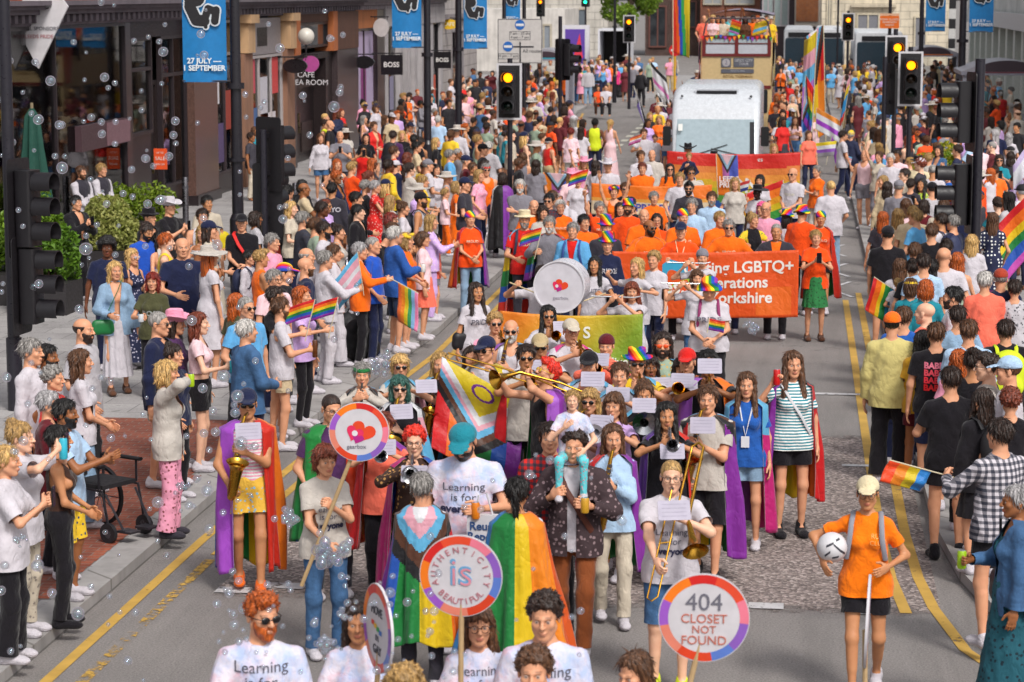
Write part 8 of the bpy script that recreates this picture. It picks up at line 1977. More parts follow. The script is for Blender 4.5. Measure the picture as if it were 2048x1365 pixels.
for k, z, s_ in (('ginger', 1.33, .086), ('auth', 1.33, .08), ('curlyman', 1.31, .084), ('capman', 1.25, .08), ('gear', 1.22, .07), ('bonefront', 1.2, .07)):
 chest_text(H[k], 'Learning\nis for', s_, 'plain:5a5866:.7', 0, z, align='LEFT' if False else 'CENTER', line=.95); chest_text(H[k], 'everyone', s_, 'plain:24264a:.7', 0, z - s_ * 1.55, bold=.003)
chest_text(H['palegirl'], 'PRIDE', .1, 'plain:4a4a5c:.7', 0, 1.25); chest_text(H['bighat'], 'PRIDE', .1, 'plain:6a6a80:.7', 0, 1.25); chest_text(H['drum2'], 'SUITS', .09, 'plain:4a4a5c:.7', 0, 1.27)
chest_text(H['netball'], 'RUN\nCLUB', .05, 'plain:f8b060:.7', .09, 1.3); chest_text(at(1215, 470), 'PRIDE', .11, 'plain:d0ccd4:.7', 0, 1.24, bold=.003); chest_text(at(1049, 424), 'PRIDE', .07, 'plain:e4e0c8:.7', 0, 1.28)
for q in range(4): chest_text(at(1873, 646), 'BABES', .085, ['plain:e87a90:.7', 'plain:e84a5a:.7', 'plain:e8283a:.7', 'plain:e0141c:.7'][q], 0, 1.33 - .075 * q, back=True, bold=.004)
chest_text(at(664, 366), 'TOKYO', .11, 'plain:b8b4bc:.7', 0, 1.3, back=True, bold=.003); chest_text(at(305, 546), 'ROAR', .1, 'plain:a8b0ac:.7', 0, 1.2, bold=.005)
for px, py in ((1298, 440), (1362, 446), (1458, 440), (1142, 370), (1314, 428), (1199, 404), (940, 424), (1586, 336), (1121, 402), (1366, 420), (1642, 424)):
 chest_text(at(px, py), 'PROUD', .06, 'plain:e8e4c8:.7', .0, 1.27)
sash(H['dad'], '5a2a1a', 'bag_strap'); lanyard(H['lanyard'], 'd8d8e0'); sash(at(483, 430), 'd8201a'); sash(H['tights'], 'c8c8cc', 'camera_strap', .03); lanyard(at(782, 426), 'c8c020'); lanyard(at(1362, 446), 'd8c8a0')
for sg in (-1, 1):
 mb = MB(); mb.tube([(sg * .08, .1, 1.47), (sg * .09, -.0, 1.485), (sg * .1, -.13, 1.38), (sg * .1, -.165, 1.2), (sg * .1, -.15, 1.0)], .022, 6, flat=.35); mb.build('brace_strap', 'plain:dcdae0:.6', H['oldmoust']['o'])
backpack(H['netball'], '8a8a94', 'small grey backpack on the runner in orange'); backpack(H['bighat'], '8a2a60', 'backpack with plum straps on the person in the rainbow hat'); backpack(at(1049, 424), '2a2c44', 'dark backpack on the person in the straw boater'); backpack(at(786, 262), '1a181e', 'black and blue backpack on the person in khaki trousers', w=.36, h=.55); backpack(at(828, 270), '141216', 'black backpack beside the lamp post'); backpack(at(770, 231), '8a7f80', 'grey backpack by the white pilasters'); backpack(at(498, 502), '1c2444', 'navy backpack on the child between the dark posts'); backpack(at(842, 386), '20222e', 'dark backpack on the person in grey vest and black cap'); backpack(at(2012, 640), 'c8d818', 'hi-vis yellow backpack among the right-hand crowd', w=.38, h=.5, d=.2); backpack(at(1882, 426), '2a3050', 'navy strapped backpack on the person in white by the right post'); backpack(at(1146, 446), '2a4a8a', 'blue backpack worn over the pale denim jacket'); backpack(at(1966, 778), '18161a', 'black leather backpack on the dark-haired person holding a purple cup')
bag(at(229, 524), (-.2, -.14, .93), (.26, .1, .2), '127038', 'bright green leather handbag at the hip of the denim jacket wearer', strap=[(.03, .0, .1), (.2, -.02, .45), (.28, .08, .6)])
bag(H['palegirl'], (-.19, .02, 1.02), (.2, .1, .24), '16141a', 'black shoulder bag carried by the dark-haired person in pink skirt', 'shoulder_bag', [(0, -.02, .1), (.08, -.04, .42), (.1, .06, .46), (0, .04, .1)])
bag(at(2034, 972), (-.2, -.06, .95), (.3, .12, .26), '1a161a', 'black handbag beside the teal sequinned dress', strap=[(0, 0, .1), (.06, -.02, .5), (.1, .06, .5)])
bag(at(727, 292), (-.26, 0, .8), (.3, .14, .3), '151317', 'black bag hanging by the person in red t-shirt', 'shoulder_bag', [(0, 0, .14), (.06, .02, .6), (.1, .08, .62)])
bag(at(575, 370), (.28, -.1, .7), (.26, .1, .34), 'd8381a', 'red paper carrier bag behind the spectators', 'carrier_bag', [(-.08, 0, .15), (0, 0, .28), (.08, 0, .15)]); bag(at(414, 392), (.2, .0, 1.02), (.3, .1, .36), 'd8c01a', 'yellow tote bag beside the lamp post', 'tote_bag', [(-.1, 0, .16), (-.02, 0, .42), (.08, 0, .16)])
c = toY(968, 1062, H['capman'], -.42); r = empty('tote_bag', c, 0, 'clear plastic tote bag printed Reuse Repeat', 'tote bag'); mb = MB(); mb.rbox((-.13, -.03, -.16), (.13, .03, .13), .025, axis=1); mb.build('body', 'plain:c9c8ce:.4', r); mb = MB(); mb.tube([(-.07, 0, .12), (-.04, 0, .28), (.02, 0, .3), (.07, 0, .12)], .008, 6); mb.build('handle', 'plain:c9c8ce:.5', r); text('Reuse\nRepeat', .09, 'plain:28487a:.6', r, (0, -.034, .0), line=.9, bold=.002)
P_ = lambda px, py, r, d: toY(px, py, r, d)
placard('round placard reading AUTHENTICITY IS BEAUTIFUL on a wooden stick', P_(922, 1152, H['auth'], -.3), .235, -3, [('is', .23, 'plain:6aa0c8:.5', 0, .02, dict(bold=.004)), ('is', .23, 'plain:d88a98:.5', .005, .014, dict(bold=-.003, ext=.004))], P_(921, 1460, H['auth'], -.28), None, 0, 3, ('AUTHENTICITY', 'BEAUTIFUL', .052, .152, 'plain:b8727c:.6'))
def rainbow_mark(r, ra):
 for k, c in enumerate(('d83a2a', 'e6b410', '2a9a4a', '2a6ab8')): mb = MB(); mb.box((-.09 + .045 * k, -.0135, .01 - .012 * k), (-.05 + .045 * k, -.0105, .035 - .012 * k)); mb.build('rainbow_mark', f'plain:{c}:.5', r, smooth=False)
placard('narrow-angled round placard reading MOVE I\'M GAY with a small rainbow', P_(757, 1257, H['move'], -.32), .255, -62, [('MOVE', .075, 'plain:3a3a44:.6', 0, .1, {}), ("I'M", .05, 'plain:6a6a74:.6', 0, -.06, {}), ('GAY', .075, 'plain:3a3a44:.6', 0, -.13, {})], P_(745, 1480, H['move'], -.3), None, 3, 0, None, rainbow_mark)
placard('round placard reading 404 CLOSET NOT FOUND', P_(1408, 1236, H['closet'], -.1), .24, 2, [('404', .135, 'plain:6a6874:.6', 0, .085, {}), ('CLOSET', .07, 'plain:c06a58:.6', 0, -.005, {}), ('NOT', .06, 'plain:c06a58:.6', 0, -.065, {}), ('FOUND', .07, 'plain:c06a58:.6', 0, -.125, {})], P_(1362, 1440, H['closet'], -.1), None, 5, 2)
placard('round placard with a heart logo held on a long diagonal stick', P_(718, 864, H['gear'], -.38), .226, 6, [('gearbox', .045, 'plain:7a7884:.6', -.02, -.115, {})], P_(603, 1172, H['gear'], -.3), None, 7, 2, None, heart_logo)
c = WY(1735, 1243, 14.4); placard('round placard seen almost edge-on in front of the runner', c, .28, 87, [], c + Vector((0, 0, -.75)), None, 2, 2)
c = toY(1664, 1095, H['netball'], -.12); r = empty('netball', c, 0, 'white ball with dark printed marks under the runner\'s arm', 'ball'); mb = MB(); mb.ball((0, 0, 0), .112, 28); mb.build('ball_body', 'plain:d6d4d8:.45', r)
mb = MB()
for a0, e0, L_, sl in ((262, 22, 30, .5), (292, 8, 34, -.9), (252, -14, 26, .8), (285, -28, 30, .2), (318, -10, 24, -.6), (300, 42, 26, .3)):
 for k in range(int(L_ / 4)):
  V = []
  for du_, dv_ in ((0, -4.5), (4.2, -4.5), (4.2, 4.5), (0, 4.5)): t_ = k * 4 + du_; a, e = R(a0 + t_ - L_ / 2), R(e0 + sl * (t_ - L_ / 2) + dv_); V.append((.1135 * math.cos(a) * math.cos(e), .1135 * math.sin(a) * math.cos(e), .1135 * math.sin(e)))
  mb.add(V, [(0, 1, 2, 3)])
mb.build('print', 'plain:3a3a44:.5', r)
c = WY(1124, 571, 29.8); r = empty('bass_drum', c, R(-6), 'large round white bass drum with a pink heart on its skin', 'drum'); ra = 53 * 29.8 / 4800
mb = MB(); mb.lathe([(ra * .98, -.17), (ra * .98, .22)], n=48, axis=1); mb.build('shell', 'plain:c8c4cc:.3', r); mb = MB(); mb.lathe([(0, -.178), (ra * .95, -.176), (ra * .95, -.17)], n=48, axis=1); mb.build('drum_skin', 'plain:cdcad2:.5', r); mb = MB(); mb.lathe([(ra * .95, -.19), (ra * 1.0, -.19), (ra * 1.0, -.15), (ra * .95, -.15), (ra * .95, -.19)], n=48, axis=1); mb.build('rim', 'plain:d8d6dc:.3', r)
hl = empty('heart_logo', (0, -.17, .02), 0); hl.parent = r; heart_logo(hl, ra * .62); text('gearbox', .06, 'plain:a8a4b0:.6', r, (.02, -.181, -ra * .42))
for rec, sd, px in ((H['bassdrum'], 'r', 0), (H['drum3'], 'l', 1), (H['drum2'], 'l', 2)):
 g = grip_pt(rec, sd); mb = MB(); d = Vector((.35 if px == 0 else -.35, -.1, -.12)); mb.tube([(0, 0, 0), d], .009, 8); o = mb.build('drumstick', 'plain:c8b48a:.5', None, g - d * .2); mb = MB(); mb.ball(d, .03 if px == 0 else .013, 10); mb.build('tip', 'plain:d8d0c0:.6', o); tag(o, ['drumstick raised left of the white bass drum', 'drumstick held by the long-haired blonde person', 'drumstick in the hand of the person beside the bass drum'][px], 'drumstick', 'drumsticks')
sax(H['saxman'], 'brass saxophone with a white music sheet played by the person in patterned shorts', size=1.0); sax(H['saxwhite'], 'large gold saxophone played by the person in black shorts', .075, True, BRASS, 1.05); sax(H['tealhair'], 'gold saxophone played by the person with the green bob', .06); sax(H['oldmoust'], 'saxophone played by the white-bearded person', .06, False)
trumpet(H['blackhorn'], 'silver trumpet played by the person with long black hair', SILVER, (.02, -.3, -.18)); trumpet(H['cornet'], 'brass cornet played by the person in cream cap and red glasses', BRASS, None, 'cornet'); trumpet(H['orangehair'], 'silver horn played by the person with bright orange hair', SILVER, (.02, -.32, -.12), 'horn', .075); trumpet(H['sheetback'], 'brass trumpet behind a raised white music sheet', BRASS, (0, -.4, .12)); trumpet(H['frenchhorn'], 'silver horn with a broad bell behind a music sheet', SILVER, (.0, -.4, .06), 'horn', .11); trumpet(H['tancap'], 'brass trumpet played by the person in khaki cap', BRASS, (0, -.42, -.05)); trumpet(H['redbeanie'], 'brass trumpet played by the person in maroon beanie', BRASS, (0, -.42, .0)); trumpet(H['roundsun'], 'brass trumpet with two sheets of music, by the person in round sunglasses', BRASS, (.1, -.4, .0)); trumpet(H['sunglass'], 'brass trumpet played by the person with curly fair hair', BRASS); trumpet(H['rainhat'], 'brass trumpet played by the person in rainbow trilby', BRASS); trumpet(H['darkbehind'], 'silver horn behind the large progress flag', SILVER, None, 'horn', .08); trumpet(H['whitebone'], 'white plastic horn held by the person in lilac', 'plain:cfccd4:.3', (.02, -.42, 0), 'horn', .09)
trombone(H['bonefront'], 'brass trombone played by the person in denim shorts', (-.2, -.62, .86), (.16, -.42, 1.16), (.15, -.75, -.65), (.16, .12, 1.84), BRASS, .1, ((.0, -.3, -.1), .24, .15, (62, 0, 6)))
clarinet(H['blackcap'], 'black clarinet played by the person in black cap', (.08, -.4, .02)); clarinet(H['blondesun'], 'black clarinet with two white sheets, by the blonde person in sunglasses', (.22, -.3, -.08)); clarinet(H['greenband'], 'black clarinet played by the person in green headband')
for k, l in (('flute1', 'silver flute played by the person in grey headscarf'), ('flute2', 'silver flute behind the rainbow hat'), ('drum4', 'silver flute played by the person with auburn hair')): flute(H[k], l)
for (px, py), kind, lab, c in (((1364, 716), 't', 'brass trumpet with a white sheet among the middle of the band', 1), ((1052, 690), 't', 'brass trumpet played by the person in sunglasses behind the raised trombone', 0), ((880, 706), 's', 'gold saxophone behind the left edge of the progress flag', 0), ((1240, 726), 't', 'silver trumpet played by the person in grey t-shirt', 1), ((1300, 712), 't', 'silver horn played by the person with dark bob in lilac', 1), ((1180, 778), 's', 'gold saxophone played by the person in pale pink and sunglasses', 1), ((766, 826), 't', 'silver horn partly hidden behind the heart placard', 1), ((1226, 850), 's', 'gold saxophone played beside the person carrying a child', 0), ((1374, 700), 't', 'brass trumpet played by the person in red cap', 1)):
 q = at(px, py)
 if kind == 's': sax(q, lab, .06, bool(c))
 else: trumpet(q, lab, SILVER if 'silver' in lab else BRASS, (.02, -.4, -.03) if c else None)
 cape(q, (stripes(TRANS), stripes(RB, 'u'), lambda u, v: progress(v, u), stripes(BI, 'u'), stripes(['8a2aa0', 'c878c0', 'f07a12'], 'u'))[int(px) % 5], .5, .6, 130, px, 40, 28, wide=1.08)
rec = H['redhair']; m = wp(rec, rec['S']['head'] + rotm(0, -24, 0) @ A3(0, -.12, -.066)); Yb = m.y; r = empty('trombone', m, 0, 'long brass trombone raised towards the left by the person with bright red hair', 'trombone', 'trombones'); L_ = lambda px, py, d=0: WY(px, py, Yb - .1 + d) - m
mb = MB(); a, b_, c_, d_ = L_(1075, 770), L_(894, 719), L_(896, 706), L_(1058, 752); mb.tube([a, b_, (b_ + c_) / 2 + Vector((-.02, 0, 0)), c_, d_], .0085, 8); mb.tube([L_(1030, 756), L_(1030, 744)], .007, 6); mb.build('slide', BRASS, r)
mb = MB(); mb.tube([L_(1058, 752), L_(1120, 778, .05), L_(1175, 800, .05), L_(1180, 790, .05), L_(1120, 766, .02), L_(1040, 745, -.04), L_(1015, 752, -.08), L_(1000, 757, -.12), L_(990, 760, -.16)], [.008, .01, .01, .01, .011, .016, .026, .05, .098], 18, cap=False); mb.build('bell', BRASS, r)
can(H['capman'], 'l', 'orange beer can held by the broad person in turquoise cap', 'd87a1a'); can(H['tights'], 'r', 'red can raised by the tall person in striped blouse', 'c81c1c', .15); can(at(333, 722), 'r', 'lime green can at the lips of the blonde person in off-white hoodie', 'a8c820', .12); can(at(397, 626), 'r', 'turquoise can held by the person in pale pink crop top', '2ab0c8'); can(at(40, 846), 'l', 'turquoise tall can held up at the left edge of the crowd', '38b4cc', .17); can(at(2034, 972), 'r', 'lime green can held by the grey-haired person in teal dress', '98c020', .13); can(at(1966, 778), 'r', 'purple plastic cup held in the right-hand crowd', '4a2a7a', .1, .045, 'cup', 'plastic_cup'); can(at(1902, 734), 'l', 'white and green can held by the person in black with tattooed legs', 'b8c0b0', .13); can(H['dad'], 'l', 'golden can held by the person carrying a child', 'c8962a', .12); can(at(562, 596), 'r', 'small brown bottle held by the person in beige shorts', '5a3010', .2, .03, 'bottle', 'bottle'); can(at(790, 454), 'r', 'white paper cup held by the white-haired person in blue jacket', 'd8d4d0', .12, .04, 'cup', 'paper_cup'); can(at(305, 546), 'r', 'small pale cup in the hand of the person with the red bob', 'c8ccd0', .1, .035, 'cup', 'paper_cup')
icecream(at(320, 464), 'r', 'ice cream cone held by the dark-haired person in patterned top'); icecream(at(404, 452), 'r', 'ice cream cone held by the fair-haired person in black top')
for (px, py), sd, l in (((12, 893), 'r', 'phone held low by the short-haired blonde person at the left edge'), ((40, 846), 'r', 'phone held up by the person with a fair bun'), ((338, 396), 'r', 'phone held by the person in white cowboy hat'), ((1632, 461), 'r', 'phone held by the person in green skirt'), ((680, 263), 'r', 'phone held by the bald person in grey t-shirt'), ((727, 292), 'r', 'phone held by the person in red t-shirt'), ((1999, 310), 'r', 'phone held by the person in bright blue t-shirt'), ((1844, 358), 'r', 'phone held by the person in lime patterned top'), ((750, 362), 'r', 'phone held by the person in red dress'), ((152, 392), 'r', 'phone held by the person in black suit jacket')): phone(at(px, py), sd, l)
A_, B_ = WY(884, 714, 22.9), WY(1036, 800, 23.0); flag('large intersex-inclusive progress flag held open in front of the band', B_, A_, (-.12, -.12, -1), .86, (A_ - B_).length * 1.12, intersex, 'pride flags', .1, 1, 130, 96, .02, False)
def pflag(label, b, t, Y, du, w, h, col, wave=.07, ph=0, nu=36, nv=26, **k): return flag(label, WY(b[0], b[1], Y), WY(t[0], t[1], Y), du, w, h, col, 'pride flags', wave, ph, nu, nv, **k)
pflag('big rainbow flag billowing at the right edge above the crowd', (2085, 640), (2062, 380), 39, (-.55, -.1, -.62), 1.15, .95, stripes(['d4141c', 'f07010', 'e6c410', '17813a', '1f54b4', 'c84ab0']), .1, 1, poler=.016)
pflag('white and lilac flag corner at the right edge', (2085, 470), (2070, 270), 45, (-.5, -.1, -.7), .7, .6, stripes(['c8b8dc', 'dcdce4', 'dcdce4', 'c8b8dc']), .05, 2)
pflag('tall draped progress flag with orange and yellow beside the open-top bus', (1652, 300), (1647, 50), 72, (-.75, -.1, -.5), .7, 3.2, lambda u, v: progress(v * .9, u) if v < .5 else stripes(['e8861a', 'e6c410', 'c8c020'], 'u')(u, v), .11, 2, 36, 70, poler=.014)
pflag('tall draped yellow, pink and blue flag left of the tall progress flag', (1622, 310), (1634, 62), 71, (-.7, -.1, -.6), .45, 3.2, lambda u, v: ['d8c018', 'e6a8b8', '63b4dc', 'b070c8', 'c878c0', '3a7ac8', 'dcdce0'][min(int(v * 7), 6)], .11, 4, 30, 70, poler=.014)
pflag('pan flag of pink, yellow and blue held among the walkers', (1684, 262), (1702, 150), 76, (-.4, -.1, -.75), .3, 1.4, stripes(['e6a8b8', 'e8cc18', '2f9ad8', '2f9ad8', 'd82a14']), .04, 1, 16, 40)
pflag('white, purple and black flag waving over the walkers', (1628, 335), (1633, 215), 67, (.8, -.1, -.45), .75, .6, stripes(['e08a2a', 'dcdce0', 'a03ac0', 'dcdce0']), .07, 3); pflag('purple flag hanging down over the road', (1652, 330), (1664, 270), 66, (.3, -.1, -1), .62, .25, stripes(['a03ac0', '7a2a98'], 'u'), .03, 3)
pflag('non-binary flag of yellow, white and purple waving sideways', (1592, 340), (1600, 290), 63, (1, -.1, .12), .95, .38, stripes(NB[:3] + ['8e8c92']), .05, 2)
pflag('white flag with a pink band above the left marchers', (1318, 235), (1300, 122), 78, (.55, -.1, -.6), .8, .85, stripes(['17151a', 'dcdce0', 'dcdce0', 'd878b8', 'dcdce0']), .06, 2); pflag('asexual-style flag of black, grey and white near the kerb', (1308, 300), (1268, 172), 74, (.3, -.1, -1), .62, 1.3, stripes(['dcdce0', 'dcdce0', '2a2630', 'dcdce0', '6a5a98'], 'u'), .06, 4); pflag('dark and white flag between the marchers and the minibus', (1335, 260), (1312, 180), 76, (.5, -.1, -.8), .6, .55, stripes(['dcdce0', '17151a', '2a3050', 'c878c0']), .05, 5)
pflag('long rainbow flag draped from a tall pole over the crowd', (1346, 150), (1346, -50), 98, (1, -.1, -.35), .72, 3.1, lambda u, v: ['d8281a', 'f0641a', '1f4ab0', '2a9a4a', 'd8c018'][min(int((u * 1.1 + .06 * math.sin(v * 5)) * 5), 4)], .06, 1, 24, 50, poler=.02)
pflag('rainbow flag held stretched beside the person in the wide black hat', (1572, 450), (1566, 360), 47.5, (-1, -.1, -.38), .85, .82, stripes(['d4201c', 'f07a18', 'e8a01c', 'd8c018', '3a9a3a', '1f3fa0']), .05, 2); pflag('progress flag stretched out overhead by raised arms', (1176, 395), (1180, 368), 53, (1, -.05, -.42), .8, .28, lambda u, v: ['63b4dc', '2a2022', '5a3320', 'b090a0', 'e8861a'][min(int((v * .6 + u * .4) * 5), 4)], .02, 1, 24, 12, pole=False)
for lab, b, t, Y, w, h in (('orange PRIDE flag with a progress chevron on the left of the orange marchers', (1092, 425), (1086, 345), 50, .6, .82), ('orange PRIDE flag with a chevron in front of the rainbow banner', (1436, 395), (1432, 308), 52.5, .47, .9)):
 r = pflag(lab, b, t, Y, (1, -.1, -.06), w, h, lambda u, v: ('dcb8c0' if v + abs(u - .5) < .26 else '8ab0c8' if v + abs(u - .5) < .36 else '3a2a30' if v + abs(u - .5) < .46 else ['e87818', 'e8821a', 'b060a0', '4a5ab8'][min(int((u + .35 * (v < .6)) * 3.2), 3)]), .03, 1, 40, 40)
 text('LEEDS\nPRIDE', .16, 'plain:e4d8d4:.6', r, (w * .5, -.075, (WY(*t, Y) - WY(*b, Y)).z - h * .68), line=.8, bold=.004)
for (px, py), sd, lab, col, kw in (((720, 486), 'r', 'pastel rainbow hand flag pointing down from the person in orange jacket', ['e887b0', '8ab8e0', '3a9a5a', 'd8c018', 'e8861a', 'e06a2a'], dict(tilt=(.8, -.3, -.35), du=(.0, -.1, -1), w=.5, h=.34, L=.55)), ((650, 502), 'r', 'pale trans pride hand flag held in the left crowd', TRANS, dict(tilt=(-.1, -.2, 1), du=(-.6, -.2, -.7), w=.45, h=.42, L=.6)), ((551, 574), 'r', 'progress hand flag held by the person in glasses', RB, {}), ((604, 574), 'r', 'rainbow hand flag held by the ginger-haired person', RB, {}), ((2000, 838), 'l', 'orange, yellow and blue hand flag pointing left into the road', ['f04a14', 'e8861a', 'd8c018', '2f8ad8'], dict(tilt=(-1, -.25, .3), du=(-.5, -.1, -.8), w=.16, h=.36, L=.55)), ((1902, 734), 'r', 'green paper flag held by the person in black', ['1a6a2c', '1a6a2c', 'c8d8c8', '1a6a2c'], dict(tilt=(-.5, -.1, 1), w=.3, h=.3)), ((1796, 557), 'r', 'rainbow hand flag drooping towards the road on the right', ['d4141c', 'f07010', 'e6c410', '17813a', '1f8ab4'], dict(tilt=(-.75, -.3, .5), du=(-.25, -.1, -1), w=.42, h=.34, L=.55)), ((1099, 434), 'r', 'small rainbow flag held by the white-bearded person in grey', RB, {}), ((1199, 404), 'r', 'small flag raised over the orange marchers', RB, {}), ((1520, 350), 'r', 'small red, white and blue flag above the orange marchers', ['c83a3a', 'dcdce0', '2a3a90'], {}), ((1446, 40), 'l', 'rainbow fan flag held up on the bus', ['d4141c', 'f07010', 'e6c410', '17813a', 'b070c8'], dict(w=.35, h=.45)), ((1541, 40), 'r', 'yellow flag held over the side of the bus', ['d8b818', 'd8b818', '63b4dc', 'd8b818'], dict(w=.5, h=.45)), ((1626, 228), 'l', 'pink and white hand flag among the walkers', TRANS, {}), ((1288, 258), 'r', 'lesbian pride hand flag beside the left marchers', LESB, {})):
 handflag(at(px, py), sd, lab, stripes(col), **kw)
c = toY(1418, 650, H['bighat'], -.34); flag('small rainbow flag cradled in the hands of the person in rainbow hat', c + Vector((-.02, 0, -.1)), c + Vector((.0, 0, .08)), (1, 0, -.2), .2, .14, stripes(RB), 'small hand flags', .015, 1, 16, 12)
q0 = (-2.12, 83, 0)
for sg, lab in ((-1, 'pink and rainbow cloth draped down the left corner of the bus'), (1, 'yellow cloth draped down the right corner of the bus')):
 b_ = Vector((-2.12 + sg * 1.29, 82.95, 3.75)); r = flag(lab, b_, b_ + Vector((0, .9, 0)), (0, -.05, -1), 1.75, .9, stripes(['e8506a', 'e88a7a', 'd8441a', 'e8861a', 'd02a60'] if sg < 0 else ['c8a41c', 'd8b818', 'd8b818', '8ab8c8', 'd8a818'], 'v'), 'pride flags', .04, sg, 24, 16, pole=False)
banner('large orange banner reading Uniting LGBTQ+ generations, carried by the orange marchers', WY(1224, 503, 35.65), WY(1598, 500, 35.65), 1.0, lambda u, v: 'e8560e' if not (.78 < u < .96 and .55 < v < .97) else 'ee6d14',
       [('Uniting LGBTQ+', .235, 'plain:e4dcd4:.6', .68, .24, dict(bold=.005)), ('generations', .235, 'plain:e4dcd4:.6', .64, .47, dict(bold=.005)), ('in Yorkshire', .235, 'plain:e4dcd4:.6', .65, .70, dict(bold=.005)), ('Outlives.', .3, 'plain:e4dcd4:.6', .2, .52, dict(bold=.006))], .03, 80, 24, .02, 1, blocks=[('leaf_shape', [(-.16, -.05), (.22, -.05), (.22, .12), (-.05, .2), (-.16, .12)], [(0, 1, 2, 3, 4)], 'plain:2a94b8:.6', .33, .3), ('leaf_shape', [(-.1, -.22), (.3, -.1), (.28, .06), (.0, -.06)], [(0, 1, 2, 3)], 'plain:9ab828:.6', .33, .42)])
def grad(u, v): a, b, c = np.array(lin('e8821a')), np.array(lin('d8b020')), np.array(lin('86a428')); t = min(max(u * 1.1 + v * .35 - .15, 0), 1); q = a + (b - a) * min(t * 2, 1) if t < .5 else b + (c - b) * (t - .5) * 2; return q
_lin = lin
def lin(h): return tuple(h) if not isinstance(h, str) else _lin(h)
banner('orange to green banner with white lettering behind the brass band', WY(1000, 622, 28.5), WY(1286, 628, 28.5), .72, grad, [('S', .2, 'plain:dcdcd0:.6', .61, .3, dict(bold=.004)), ('changing', .14, 'plain:dcdcd0:.6', .45, .75, dict(bold=.003)), ('lives', .15, 'plain:dcdcd0:.6', .86, .8, dict(bold=.003))], .04, 60, 20, .025, 2)
banner('rainbow banner lettered ION with honeycomb rings, in front of the minibus', WY(1334, 302, 53.2), WY(1601, 305, 53.2), 1.25, lambda u, v: ['d2231a', 'd2281a', 'e0823a', 'e8963a', 'd8b020', 'b8b824', '5a9a3a', '2a60b0'][min(int((v + .03 * math.sin(7 * u)) * 8), 7)],
       [('ION', .46, 'plain:dcdcdc:.6', .56, .58, dict(bold=.008)), ('es', .14, 'plain:dcd0cc:.6', .7, .1, {}), ('yes', .1, 'plain:dcd0cc:.6', .1, .1, {})], .06, 70, 26, .035, 3, blocks=[disc_blk('honeycomb_ring', m_, .19 + dx, .5 + dy, .1, 6, .075) for m_, dx, dy in (('plain:dcdcdc:.6', 0, -.02), ('plain:dcdcdc:.6', .06, .06), ('plain:2a8a7a:.6', .03, .16), ('plain:d8c018:.6', .09, .14))])
banner('orange banner with purple lettering carried in the middle of the orange marchers', WY(1183, 366, 47.4), WY(1424, 370, 47.4), .62, lambda u, v: 'ee7a14' if v < .42 else 'e8a84a' if v < .55 else 'dcc8a8', [('PRIDE OUT', .22, 'plain:4a4a98:.6', .6, .74, dict(bold=.005))], .05, 60, 18, .03, 4)
flag('small progress flag draped beside the tall flags near the bus', WY(1605, 240, 69), WY(1612, 150, 69), (.5, -.1, -.9), .5, 1.3, lambda u, v: progress(u, v), 'pride flags', .06, 3, 40, 40)
for k in range(16):
 a_ = -1.16 + 2.32 * k / 15; mb = MB(); z_ = 3.72 - .05 * math.sin(k * 1.3); mb.add([(-.06, 0, 0), (.06, 0, 0), (0, -.012, -.15), (-.06, .004, 0), (.06, .004, 0), (0, -.008, -.15)], [(0, 2, 1), (3, 4, 5), (0, 1, 4, 3), (1, 2, 5, 4), (2, 0, 3, 5)]); tag(mb.build('pennant', 'plain:' + RB[k % 6] + ':.6', None, (-2.12 + a_, 82.93, z_), smooth=False), 'small coloured pennant strung across the front of the open-top bus', 'pennant', 'pennants on the bus')
def bubble_mesh(n, sq):
 V, F = _sphere((0, 0, 0), 1, n, n // 2, sq); me = bpy.data.meshes.new('soap_bubble'); me.from_pydata(V, [], F); me.materials.append(mat('bubble')); me.polygons.foreach_set('use_smooth', [True] * len(F)); return me
BM = [bubble_mesh(20, (1, 1, 1)), bubble_mesh(20, (1, 1, 1.08)), bubble_mesh(20, (1.06, 1, .97))]
rb = random.Random(21)
ZONES = [((0, 330, 100, 700), 70, (22, 40), (.022, .05), 'soap bubble drifting in front of the dark shop fronts'), ((100, 700, 0, 420), 46, (24, 40), (.02, .045), 'soap bubble floating high by the blue banner and shop windows'), ((0, 520, 700, 1365), 80, (11, 20), (.012, .03), 'soap bubble drifting low over the left kerb and yellow lines'), ((430, 900, 1150, 1365), 60, (10, 14), (.008, .02), 'soap bubble among the people at the front of the parade'), ((850, 1250, 900, 1365), 28, (10, 15), (.008, .018), 'soap bubble in front of the rainbow cape and placards'), ((300, 800, 430, 800), 14, (18, 30), (.018, .04), 'soap bubble over the left-hand spectators')]
for (x0, x1, y0, y1), n, (d0, d1), (r0, r1), lab in ZONES:
 k = 0
 while k < n:
  px, py, Y = rb.uniform(x0, x1), rb.uniform(y0, y1), rb.uniform(d0, d1); p = WY(px, py, Y)
  if p.z < .12: continue
  o = link('soap_bubble', rb.choice(BM), None, p); s = 1.25 * (r0 + (r1 - r0) * rb.random() ** 1.6); o.scale = (s, s, s); o.rotation_euler = (rb.uniform(0, 6), rb.uniform(0, 6), rb.uniform(0, 6)); tag(o, lab, 'soap bubble', lab.replace('soap bubble', 'soap bubbles')); k += 1
for px, py, Y, ra, lab in ((668, 214, 34, .082, 'large iridescent soap bubble in front of the cafe doorway'), (338, 313, 30, .055, 'turquoise-tinted soap bubble beside the sale poster'), (378, 533, 30, .05, 'turquoise soap bubble in front of the bald person in navy polo'), (434, 1208, 12, .022, 'oval soap bubble low over the tarmac')):
 o = link('soap_bubble', BM[0], None, WY(px, py, Y)); o.scale = (ra, ra, ra); o.rotation_euler = (px, py, 0); tag(o, lab, 'soap bubble')
